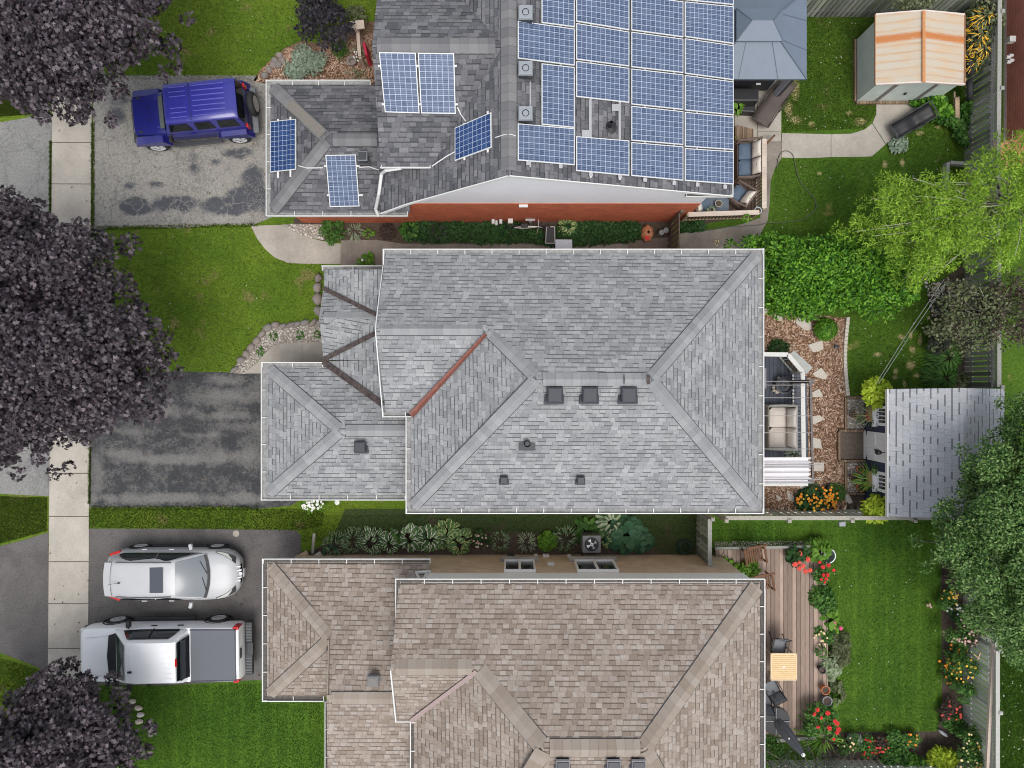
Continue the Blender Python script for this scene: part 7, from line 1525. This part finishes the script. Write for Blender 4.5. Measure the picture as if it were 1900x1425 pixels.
ptbuild(tk, 'roof_antenna', M['black'], lambda b: b.box((.62, .28, 2.0), (.14, .07, .05)), bevel=.015)
ptbuild(tk, 'roof_rib', wp, lambda b: [b.beam((.62, y, 1.982 - abs(y) * .03), (-.82, y, 1.977 - abs(y) * .03), .03, .012) for y in (-.54, -.36, -.18, 0, .18, .36, .54)])
ptbuild(tk, 'bonnet_crease', plain('crease shade', (.62, .63, .65), .5), lambda b: [b.beam((2.62, s * .62, 1.165), (1.78, s * .72, 1.262), .02, .012) for s in (-1, 1)])
ptbuild(tk, 'cab_seats', plain('green grey interior', (.06, .10, .06), .7), lambda b: b.box((.98, .0, 1.35), (.1, 1.0, .1)))
for x in (1.88, -1.80):
    for s in (-1, 1): wheel(tk, x, s * .90, .40, .28, s, M['alloy'], 6)
place(tk, -12.50, -9.60, .006, R(180.8))
# ---- white crossover
cv = thing('crossover_car', 'silvery white crossover with a sunroof and red tail lamps', 'car', (0, 0, 0)); wc = paint('silver white car paint', (.46, .47, .48), .45, .25)
def ringC(hw, z0, zb, zt): return [(0, z0), (hw * .84, z0), (hw * .96, z0 + .12), (hw, z0 + .28), (hw * .995, (z0 + zb) / 2 + .1), (hw * .97, zb - .08), (hw * .90, zb), (hw * .76, zt - .02), (hw * .4, zt), (0, zt + .012)]
b = MB(); loft(b, [(2.36, ringC(.34, .38, .60, .64)), (2.33, ringC(.50, .30, .66, .70)), (2.24, ringC(.64, .26, .72, .78)), (2.08, ringC(.78, .24, .78, .86)), (1.85, ringC(.875, .24, .84, .93)), (1.55, ringC(.915, .24, .89, .99)), (1.1, ringC(.925, .24, .93, 1.04)), (0, ringC(.925, .24, .96, 1.05)), (-1.2, ringC(.925, .26, 1.0, 1.08)), (-1.8, ringC(.90, .3, 1.0, 1.1)), (-2.1, ringC(.82, .34, .98, 1.08)), (-2.26, ringC(.70, .42, .92, 1.0)), (-2.30, ringC(.58, .5, .86, .92))]); b.build('body', wc, cv, origin=(0, 0, 0), smooth=40)
def ringG(hb, ht, zb, zt): return [(0, zb), (hb, zb), (hb - (hb - ht) * .3, zb + (zt - zb) * .45), (ht + .04, zt - .05), (ht - .02, zt - .005), (ht - .12, zt + .015), (ht * .4, zt + .03), (0, zt + .035)]
b = MB(); loft(b, [(1.22, ringG(.78, .76, .96, .985)), (.9, ringG(.82, .74, .98, 1.17)), (.42, ringG(.84, .64, .98, 1.43)), (.2, ringG(.845, .62, .98, 1.495)), (-.4, ringG(.85, .62, .98, 1.54)), (-1.2, ringG(.85, .61, .98, 1.53)), (-1.75, ringG(.82, .59, .98, 1.47)), (-2.02, ringG(.76, .57, .98, 1.40)), (-2.12, ringG(.72, .60, .98, 1.12))]); b.build('cabin', wc, cv, origin=(0, 0, 0), smooth=40)
def wsf(u, v):
    x = 1.28 - u * .93; yh = .74 - .14 * u; y = (v - .5) * 2 * yh; return (x - .10 * (2 * v - 1) ** 2 * (1 - u) + .03, y, 1.045 + u * .44 - .02 * (2 * v - 1) ** 2 + .015 * math.sin(u * 3.1))
ptbuild(cv, 'windshield', M['glass_lit'], lambda b: b.sheet(None, 8, 10, wsf), smooth=60)
ptbuild(cv, 'cowl', M['black'], lambda b: b.sheet(None, 2, 10, lambda u, v: (1.33 + u * .10 - .13 * (2 * v - 1) ** 2, (v - .5) * 1.52, 1.055 - .006 * u)))
ptbuild(cv, 'wiper', M['black'], lambda b: (b.beam((1.33, .1, 1.075), (1.1, .55, 1.13), .02, .02), b.beam((1.3, -.5, 1.075), (1.18, -.02, 1.12), .02, .02)))
ptbuild(cv, 'sunroof', plain('sunroof glass', (.06, .068, .085), .15), lambda b: b.prism([(.12 - .12, .44, 1.572), (.12 - .12, -.44, 1.572), (-.46, -.44, 1.582), (-.46, .44, 1.582)], .012), bevel=.004)
for s in (-1, 1):
    g_ = lambda x, z: (x, s * (.85 - (z - .98) * .34 + .012), z)
    ptbuild(cv, 'side_window', M['glass'], lambda b: glassgrid(b, s, [1.07, 1.15, 1.24, 1.36, 1.44, 1.47], [.842, .818, .786, .722, .674, .655], [.98, .86, .68, .42, .25, .12], [-1.62, -1.74, -1.70, -1.55, -1.35, -1.2]))
    ptbuild(cv, 'door_pillar', M['chrome'], lambda b: b.beam(g_(-.38, 1.1), g_(-.32, 1.44), .03, .04))
    ptbuild(cv, 'roof_rail', plain('roof rail', (.16, .16, .17), .4, .4), lambda b: b.tube([(.25, s * .60, 1.52), (-.5, s * .615, 1.57), (-1.7, s * .60, 1.50)], .016, 8))
    ptbuild(cv, 'door_handle', M['chrome'], lambda b: (b.box((-.02, s * .925, .88), (.19, .03, .035)), b.box((-.98, s * .925, .9), (.19, .03, .035))))
    ptbuild(cv, 'door_mirror', wc, lambda b: b.box((.72, s * 1.04, 1.0), (.12, .22, .14), s * .2), bevel=.03)
    ptbuild(cv, 'tail_light', plain('red tail lens', (.62, .015, .01), .15, var=.05), lambda b: b.beam((-1.82, s * .86, .94), (-2.2, s * .735, .90), .10, .13), bevel=.03)
    ptbuild(cv, 'headlight', plain('clear lamp lens', (.52, .53, .47), .08, .3), lambda b: b.sheet(None, 6, 3, lambda u, v: (1.60 + u * .62, s * (float(np.interp(u, [0, .4, .77, 1], [.85, .805, .71, .60])) - v * (.03 + .15 * u)), float(np.interp(u, [0, .4, .77, 1], [.905, .868, .815, .76])) + v * (.015 + .05 * u))), smooth=60)
    ptbuild(cv, 'headlight_surround', M['black'], lambda b: b.sheet(None, 6, 2, lambda u, v: (1.57 + u * .68, s * (float(np.interp(u, [0, .4, .77, 1], [.86, .815, .72, .61])) - v * (.05 + .17 * u)), float(np.interp(u, [0, .4, .77, 1], [.900, .863, .81, .755])) + v * (.015 + .052 * u))))
    ptbuild(cv, 'wheel_arch', M['black'], lambda b: [torus(b, (x, s * .90, .36), .385, .028, 'y', 24, 6) for x in (1.40, -1.40)])
    ptbuild(cv, 'door_sill', M['darkmetal'], lambda b: b.box((0, s * .93, .27), (2.0, .05, .1)))
ptbuild(cv, 'grille', M['black'], lambda b: b.sheet(None, 3, 10, lambda u, v: (2.25 + .11 * u - .20 * (2 * v - 1) ** 2 + .03, (v - .5) * .92, .735 - u * .12)))
ptbuild(cv, 'grille_bars', M['chrome'], lambda b: [b.beam((2.30 + .10 * k - .16 * q * q, q * .46 - .03, .755 - .08 * k), (2.33 + .10 * k - .16 * q * q, q * .46 + .03, .755 - .08 * k), .035, .02) for k in (0, .45, .9) for q in (-.85, -.55, -.28, .28, .55, .85)] + [b.cyl((2.38, 0, .68), .07, .03, 12)])
ptbuild(cv, 'licence_plate', plain('white plate', (.62, .64, .68), .4), lambda b: b.box((2.44, 0, .5), (.02, .3, .14)))
ptbuild(cv, 'rear_spoiler', wc, lambda b: b.sheet(None, 3, 8, lambda u, v: (-1.90 - u * .26 + .06 * (2 * v - 1) ** 2, (v - .5) * 1.18, 1.495 - .05 * u)), smooth=50)
ptbuild(cv, 'roof_antenna', M['black'], lambda b: (b.blob((-1.55, -.1, 1.575), (.12, .05, .04), 8, random.Random(1), .05, 0), b.beam((-1.6, -.1, 1.58), (-1.85, -.12, 1.68), .012, .012)))
ptbuild(cv, 'rear_bumper', plain('dark bumper', (.05, .05, .055), .6), lambda b: b.box((-2.28, 0, .45), (.16, 1.2, .16)), bevel=.04)
for x in (1.40, -1.40):
    for s in (-1, 1): wheel(cv, x, s * .82, .36, .23, s, M['alloy'], 5)
place(cv, -12.18, -6.85, .006, R(0))
# ---- blue off-roader
jp = thing('off_road_vehicle', 'boxy blue purple four door off roader with a spare wheel on its tailgate', 'car', (0, 0, 0)); bp = paint('deep blue purple paint', (.014, .016, .17), .32, .6); bp2 = paint('blue purple hard top', (.030, .031, .25), .34, .5)
def ringJ(hw, z0, zt): return [(0, z0), (hw * .95, z0), (hw, z0 + .06), (hw, (z0 + zt) / 2), (hw, zt - .08), (hw * .96, zt - .01), (hw * .6, zt + .02), (0, zt + .03)]
b = MB(); loft(b, [(1.98, ringJ(.60, .62, 1.02)), (1.94, ringJ(.66, .58, 1.08)), (1.4, ringJ(.70, .55, 1.12)), (.85, ringJ(.76, .5, 1.15)), (.83, ringJ(.80, .42, 1.16))]); b.build('bonnet', bp, jp, origin=(0, 0, 0), smooth=35)
b = MB(); loft(b, [(.83, ringJ(.80, .42, 1.14)), (-1.9, ringJ(.80, .42, 1.14)), (-2.02, ringJ(.79, .45, 1.14))]); b.build('body', bp, jp, origin=(0, 0, 0), smooth=35)
def ringR(hb, ht, zb, zt): return [(0, zb), (hb, zb), (ht, zt - .04), (ht - .05, zt), (ht * .6, zt + .015), (0, zt + .02)]
b = MB(); loft(b, [(.80, ringR(.78, .76, 1.13, 1.17)), (.52, ringR(.785, .70, 1.13, 1.78)), (.40, ringR(.785, .685, 1.13, 1.83)), (-1.85, ringR(.785, .685, 1.13, 1.83)), (-1.98, ringR(.785, .69, 1.13, 1.76)), (-2.02, ringR(.785, .77, 1.13, 1.2))]); b.build('hard_top', bp2, jp, origin=(0, 0, 0), smooth=35)
ptbuild(jp, 'roof_rib', paint('lighter rib paint', (.12, .12, .48), .25, .8), lambda b: [b.beam((.28, y, 1.862 if abs(y) < .4 else 1.855), (-.28, y * 1.0, 1.862 if abs(y) < .4 else 1.855), .022, .02) for y in (-.52, -.36, -.2, .2, .36, .52)] + [b.beam((-.50, y, 1.862), (-1.62, y, 1.862), .024, .02) for y in (-.52, -.35, -.175, 0, .175, .35, .52)])
ptbuild(jp, 'roof_joint', M['black'], lambda b: b.box((-.40, 0, 1.85), (.015, 1.3, .008)))
ptbuild(jp, 'windshield', M['glass'], lambda b: panelq(b, [(.835, .70, 1.2), (.835, -.70, 1.2), (.565, -.64, 1.76), (.565, .64, 1.76)]))
ptbuild(jp, 'cowl', plain('speckled cowl grille', (.10, .12, .12), .6, var=.6, scale=40), lambda b: b.box((.90, 0, 1.19), (.16, 1.16, .02)))
ptbuild(jp, 'rear_window', M['glass'], lambda b: panelq(b, [(-2.0, .62, 1.75), (-2.0, -.62, 1.75), (-2.04, -.68, 1.22), (-2.04, .68, 1.22)]))
for s in (-1, 1):
    h_ = lambda x, z: (x, s * (.79 - (z - 1.13) * .15 + .008), z)
    for (xa_, xb_, xc_) in ((.50, .62, -.22), (-.36, -.30, -1.02), (-1.16, -1.16, -1.88)):
        ptbuild(jp, 'side_window', M['glass'], lambda b: panelq(b, [h_(xb_ if xa_ == .5 else xa_, 1.25), h_(xa_ - .05, 1.70), h_(xc_ + .06, 1.70), h_(xc_, 1.25)]))
    ptbuild(jp, 'door_handle', bp, lambda b: (b.box((-.12, s * .81, 1.05), (.16, .04, .04)), b.box((-.98, s * .81, 1.05), (.16, .04, .04))))
    ptbuild(jp, 'fender_flare', bp, lambda b: [b.add([(x0_ + dx, s * y_, z_) for dx, y_, z_ in ((-.62, .72, .55), (-.45, .72, .98), (.45, .72, .98), (.60, .72, .78), (-.62, .97, .52), (-.45, .97, .92), (.45, .97, .92), (.60, .97, .74))], [[0, 1, 5, 4], [1, 2, 6, 5], [2, 3, 7, 6], [4, 5, 6, 7], [3, 2, 1, 0]]) for x0_ in (1.50, -1.50)])
    ptbuild(jp, 'side_step', M['darkmetal'], lambda b: b.box((0, s * .92, .42), (1.8, .17, .06)), bevel=.02)
    ptbuild(jp, 'door_mirror', M['black'], lambda b: (b.box((.62, s * 1.02, 1.22), (.1, .2, .2)), b.box((.62, s * .88, 1.18), (.06, .16, .05))), bevel=.02)
    ptbuild(jp, 'tail_light', plain('red tail lamp', (.45, .02, .02), .2), lambda b: b.box((-2.05, s * .72, .98), (.08, .14, .28)), bevel=.02)
    ptbuild(jp, 'bonnet_latch', M['darkmetal'], lambda b: b.box((1.72, s * .60, 1.10), (.14, .05, .05)))
    ptbuild(jp, 'bonnet_hinge', bp2, lambda b: b.box((1.02, s * .52, 1.185), (.13, .07, .03)), bevel=.01)
    ptbuild(jp, 'headlight', plain('round lamp', (.6, .6, .6), .1), lambda b: b.cyl((1.95, s * .48, .88), .1, .06, 14, axis='x'))
    ptbuild(jp, 'bonnet_vent', M['black'], lambda b: [b.box((1.36, s * .22 + k * .03, 1.155), (.09, .012, .008)) for k in (-1, 0, 1)])
ptbuild(jp, 'front_bumper', M['darkmetal'], lambda b: b.box((2.12, 0, .58), (.2, 1.6, .2)), bevel=.05)
ptbuild(jp, 'rear_bumper', plain('grey bumper cap', (.16, .17, .18), .6), lambda b: b.box((-2.2, 0, .55), (.22, 1.65, .18)), bevel=.05)
b = MB(); torus(b, (0, 0, 0), .31, .12, 'z', 26, 10); 
for k in range(len(b.v)): x, y, z = b.v[k]; b.v[k] = (-2.30 + z * 1.0, -.05 + y, 1.0 + x)
sp_ = b.build('spare_wheel', M['rubber'], jp, origin=(-2.30, -.05, 1.0), smooth=60)
b = MB(); b.cyl((-2.42, -.05, 1.0), .30, .16, 24, axis='x'); b.build('wheel_cover', paint('silver wheel cover', (.45, .42, .45), .3, .5, .3), sp_, origin=(-2.30, -.05, 1.0), bevel=.03)
for x in (1.50, -1.50):
    for s in (-1, 1): wheel(jp, x, s * .83, .40, .25, s, M['alloy'], 5, .3)
place(jp, -11.53, 9.72, .006, R(185.6))
# ================================================================ small things in the yards
# air conditioner
ac = thing('air_conditioner', 'grey air conditioner unit with a round fan among the hostas', 'air conditioner', (*W(1097, 1007, .8)[:2], 0)); q = W(1098, 1010, .85); acm = plain('grey condenser housing', (.17, .17, .18), .5, var=.08)
b = MB(); b.box((q.x, q.y, .42), (.66, .62, .84)); b.build('housing', acm, ac, bevel=.02)
b = MB(); b.lathe((q.x, q.y, .835), [(.245, .01), (.25, .025), (.235, .03), (.23, .01), (0, .01)], 26); b.build('fan_well', M['black'], ac)
b = MB()
for k in range(4):
    a = k * math.pi / 2 + .5; b.add([(q.x + .03 * math.cos(a), q.y + .03 * math.sin(a), .86), (q.x + .2 * math.cos(a - .3), q.y + .2 * math.sin(a - .3), .855), (q.x + .2 * math.cos(a + .35), q.y + .2 * math.sin(a + .35), .87)], [[0, 1, 2]])
b.cyl((q.x, q.y, .85), .06, .03, 14); b.build('fan_blades', M['steel'], ac)
b = MB()
for rr in (.08, .13, .18, .23): torus(b, (q.x, q.y, .885), rr, .004, n=26, m=4)
for k in range(4): a = k * .785; b.beam((q.x - .24 * math.cos(a), q.y - .24 * math.sin(a), .885), (q.x + .24 * math.cos(a), q.y + .24 * math.sin(a), .885), .008, .006)
b.build('fan_guard', M['darkmetal'], ac)
b = MB()
for k in range(7): b.box((q.x - .28 + k * .093, q.y + .318, .45), (.02, .02, .7))
b.build('side_louvre', M['black'], ac)
b = MB(); b.tube([(q.x - .3, yw + .04, .55), (q.x - .28, yw + .15, .3), (q.x - .2, q.y - .2, .25)], .02, 6); b.build('refrigerant_line', M['black'], ac)
# hoses
def hose(name, lb, pts, r_, mat, cat='hose', z=.02): b = MB(); b.tube([W(p[0], p[1], p[2] if len(p) > 2 else z) for p in pts], r_, 6); return top(b.build(name, mat, smooth=60), lb, cat)
def curve(pts, n=8):
    out = []; P_ = [pts[0]] + pts + [pts[-1]]
    for i in range(1, len(P_) - 2):
        for k in range(n):
            t = k / n; out.append(tuple(.5 * ((2 * P_[i][j]) + (-P_[i - 1][j] + P_[i + 1][j]) * t + (2 * P_[i - 1][j] - 5 * P_[i][j] + 4 * P_[i + 1][j] - P_[i + 2][j]) * t * t + (-P_[i - 1][j] + 3 * P_[i][j] - 3 * P_[i + 1][j] + P_[i + 2][j]) * t ** 3) for j in range(2)))
    return out + [tuple(pts[-1])]
hose('garden_hose', 'thin grey green hose looping from the walk across the upper lawn', [(x, y, .05) for x, y in curve([(1442, 312), (1444, 295), (1450, 283), (1460, 280), (1470, 286), (1474, 297), (1480, 325), (1490, 345), (1508, 365), (1514, 385), (1498, 402), (1470, 411), (1430, 413), (1400, 418), (1340, 422), (1300, 430)])], .014, plain('hose green grey', (.10, .115, .085), .6))
for nm, lb, px, py, m, k in (('coiled_hose', 'green hose coiled on the ground at the tan garage corner', 612, 1026, M['midgreen'], 5), ('coiled_hose', 'dark green hose reel heap by the side yard gate', 1269, 1016, plain('dark green hose', (.03, .07, .055), .4), 6)):
    b = MB(); q = W(px, py, .15)
    for j in range(k): torus(b, (q.x + (j % 2) * .03, q.y + (j % 3) * .02, .06 + j * .035), .26 - j * .012, .016, n=26, m=6, tilt=.05 * j)
    top(b.build(nm, plain('hose green', (.035, .12, .065), .4) if k == 5 else m, smooth=60), lb, 'hose')
b = MB(); b.beam(W(583, 991, .9), W(580, 1026, .1), .09, .05); top(b.build('leaning_plank', plain('grey plank', (.42, .41, .38), .8)), 'pale grey plank leaning at the tan garage corner', 'plank')
for (px, py, sx, sy, m, lb) in ((563, 1029, .34, .16, M['woodraw'], 'short tan board on the ground by the tan garage gutter'), (577, 1031, .3, .1, M['darkmetal'], 'dark bar beside the short tan board'), (590, 1029, .26, .14, M['flag'], 'pale stone between the boards and the coiled hose')):
    q = W(px, py, .1); b = MB(); b.box((q.x, q.y, .08), (sx, sy, .1), .5); top(b.build('garage_clutter', m, bevel=.01), lb, 'clutter')
b = MB(); q = W(1022, 0, 0)
# bicycle in the ivy
bk = thing('bicycle', 'white framed bicycle leaning in the ivy by the red brick wall', 'bicycle', (*W(980, 428, .3)[:2], 0)); c = W(980, 428, .4)
def B3(x, y, z): return (c.x + x, c.y + y, z)
wh = []
for sx, nm in ((-.5, 0), (.5, 1)):
    b = MB(); torus(b, B3(sx, .12, .36), .32, .02, 'y', 26, 6)
    for k in range(8): a = k * .785; b.beam(B3(sx, .12, .36), B3(sx + .31 * math.cos(a), .12, .36 + .31 * math.sin(a)), .006, .006)
    b.build('wheel', M['rubber'], bk)
b = MB()
for A, C in (((-.5, .12, .36), (-.15, .08, .8)), ((-.15, .08, .8), (.35, .06, .78)), ((-.15, .1, .35), (.38, .08, .70)), ((-.15, .1, .35), (-.15, .08, .8)), ((-.5, .12, .36), (-.15, .1, .35)), ((.5, .12, .36), (.36, .05, .85))): b.tube([B3(*A), B3(*C)], .022, 8)
b.build('frame', M['white'], bk, smooth=60)
b = MB(); b.tube([B3(.3, -.22, .98), B3(.36, .02, .92), B3(.36, .28, .98)], .014, 8); b.build('handlebar', M['steel'], bk)
b = MB(); b.box(B3(-.15, .07, .92), (.26, .15, .06)); b.build('saddle', M['black'], bk, bevel=.02)
# hand trolley
tr = thing('garden_cart', 'black framed garden cart with a mesh bed beside the white tub', 'cart', (*W(1021, 438, .3)[:2], 0)); q = W(1021, 436, .5)
b = MB(); 
for A, C in (((-.17, -.3), (-.14, .3)), ((.17, -.3), (.16, .3)), ((-.17, -.3), (.17, -.3)), ((-.14, .3), (.16, .3))): b.tube([(q.x + A[0], q.y + A[1], .5), (q.x + C[0], q.y + C[1], .5)], .018, 8)
b.build('frame', plain('grey tube', (.45, .45, .45), .4), tr); b = MB(); b.box((q.x, q.y, .3), (.3, .55, .3), 0, 1.05); b.build('tray', M['black'], tr)
for s in (-1, 1): b = MB(); torus(b, (q.x + s * .2, q.y - .1, .14), .12, .03, 'y', 16, 6); b.build('wheel', M['rubber'], tr)
b = MB(); q = W(1046, 456, .55); b.box((q.x, q.y, .28), (.56, .4, .5), 0, 1.05); tb_ = thing('storage_tub', 'white lidded plastic tub half under the gutter', 'tub', (q.x, q.y, 0)); b.build('tub', plain('tub white', (.55, .58, .63), .4), tb_, bevel=.03)
b = MB(); b.box((q.x, q.y, .55), (.62, .46, .05)); b.build('lid', plain('pale blue lid', (.52, .56, .64), .4), tb_, bevel=.02)
# orange bag
def bag(u, v):
    a = v * 2 * math.pi; z = u; r_ = .3 * math.sin(math.pi * min(.98, u * .9 + .08)) ** .6 * (1 + .07 * math.sin(a * 7 + u * 5)); q = W(1201, 433, .25); return (q.x + r_ * .75 * math.cos(a), q.y + r_ * 1.05 * math.sin(a), .5 * z)
b = MB(); b.sheet(None, 8, 28, bag); top(b.build('orange_bag', plain('orange mesh bag', (.50, .22, .11), .7, var=.35, scale=16), smooth=45), 'crumpled orange mesh sack on the path by the old gate', 'bag')
b = MB(); q = W(1201, 441, .45); b.box((q.x, q.y, .46), (.16, .14, .012), .2); top(b.build('bag_label', M['fl_red']), 'red printed patch on the orange sack', 'label')
b = MB(); b.poly([W(p[0], p[1], .035) for p in [(1165, 446), (1242, 440), (1242, 470), (1165, 470)]]); struct(b.build('paving', plain('brown paver', (.17, .13, .11), .9, var=.2), origin=(0, 0, 0)))
for i, (px, py) in enumerate(((1236, 427), (1228, 431))): b = MB(); q = W(px, py, .4); b.cyl((q.x, q.y, .0), .1, .4, 14); top(b.build('round_pot', M['greypot'], bevel=.01), ['small round grey pot against the old gate', 'second small grey pot next to the gate pot'][i], 'pot')
b = MB(); b.beam(W(984, 410, .5), W(985, 416, .2), .1, .1); b.box(W(984, 408, .6), (.35, .08, .05)); top(b.build('wall_tap', M['steel']), 'outdoor tap stand against the red brick wall behind the bicycle', 'tap')
# wires over the worn lawn: two thin lines from the shed corner to the straggly shrub
for k, dx in enumerate((0, 9)): b = MB(); A, C = W(1625 + dx * .6, 712, 2.3), W(1752 + dx, 518, 2.6); b.tube([A, A.lerp(C, .5) - Vector((0, 0, .08)), C], .007, 5); top(b.build('washing_line', plain('pale line', (.30, .32, .30), .5)), ['left one of the two thin lines crossing above the worn lawn', 'right one of the two thin lines crossing above the worn lawn'][k], 'line')
b = MB(); q = W(438, 990, .01); b.lathe((q.x, q.y, .008), [(.12, 0), (.12, .012), (0, .014)], 18); top(b.build('drain_cover', M['walk2']), 'small round pale cover set in the lower driveway', 'cover')
b = MB(); q = W(1551, 644, .1); b.cyl((q.x, q.y, 0), .05, .16, 10); b.lathe((q.x, q.y, .16), [(.05, 0), (.08, .02), (0, .05)], 12); top(b.build('path_light', M['darkmetal']), 'small dark path light in the bark mulch near the lawn edging', 'path light')
b = MB(); q = W(1539, 905, .2); b.cyl((q.x, q.y, 0), .09, .25, 12); top(b.build('path_light', M['black']), 'small black path light above the marigolds', 'path light')
b = MB(); q = W(1562, 972, 1.2); b.box((q.x, q.y, 1.2), (.22, .16, .12)); b.box((q.x, q.y + .08, 1.24), (.18, .05, .2)); top(b.build('fence_box', M['ventwhite'], bevel=.01), 'small pale grey box hung on the spaced board fence', 'box')
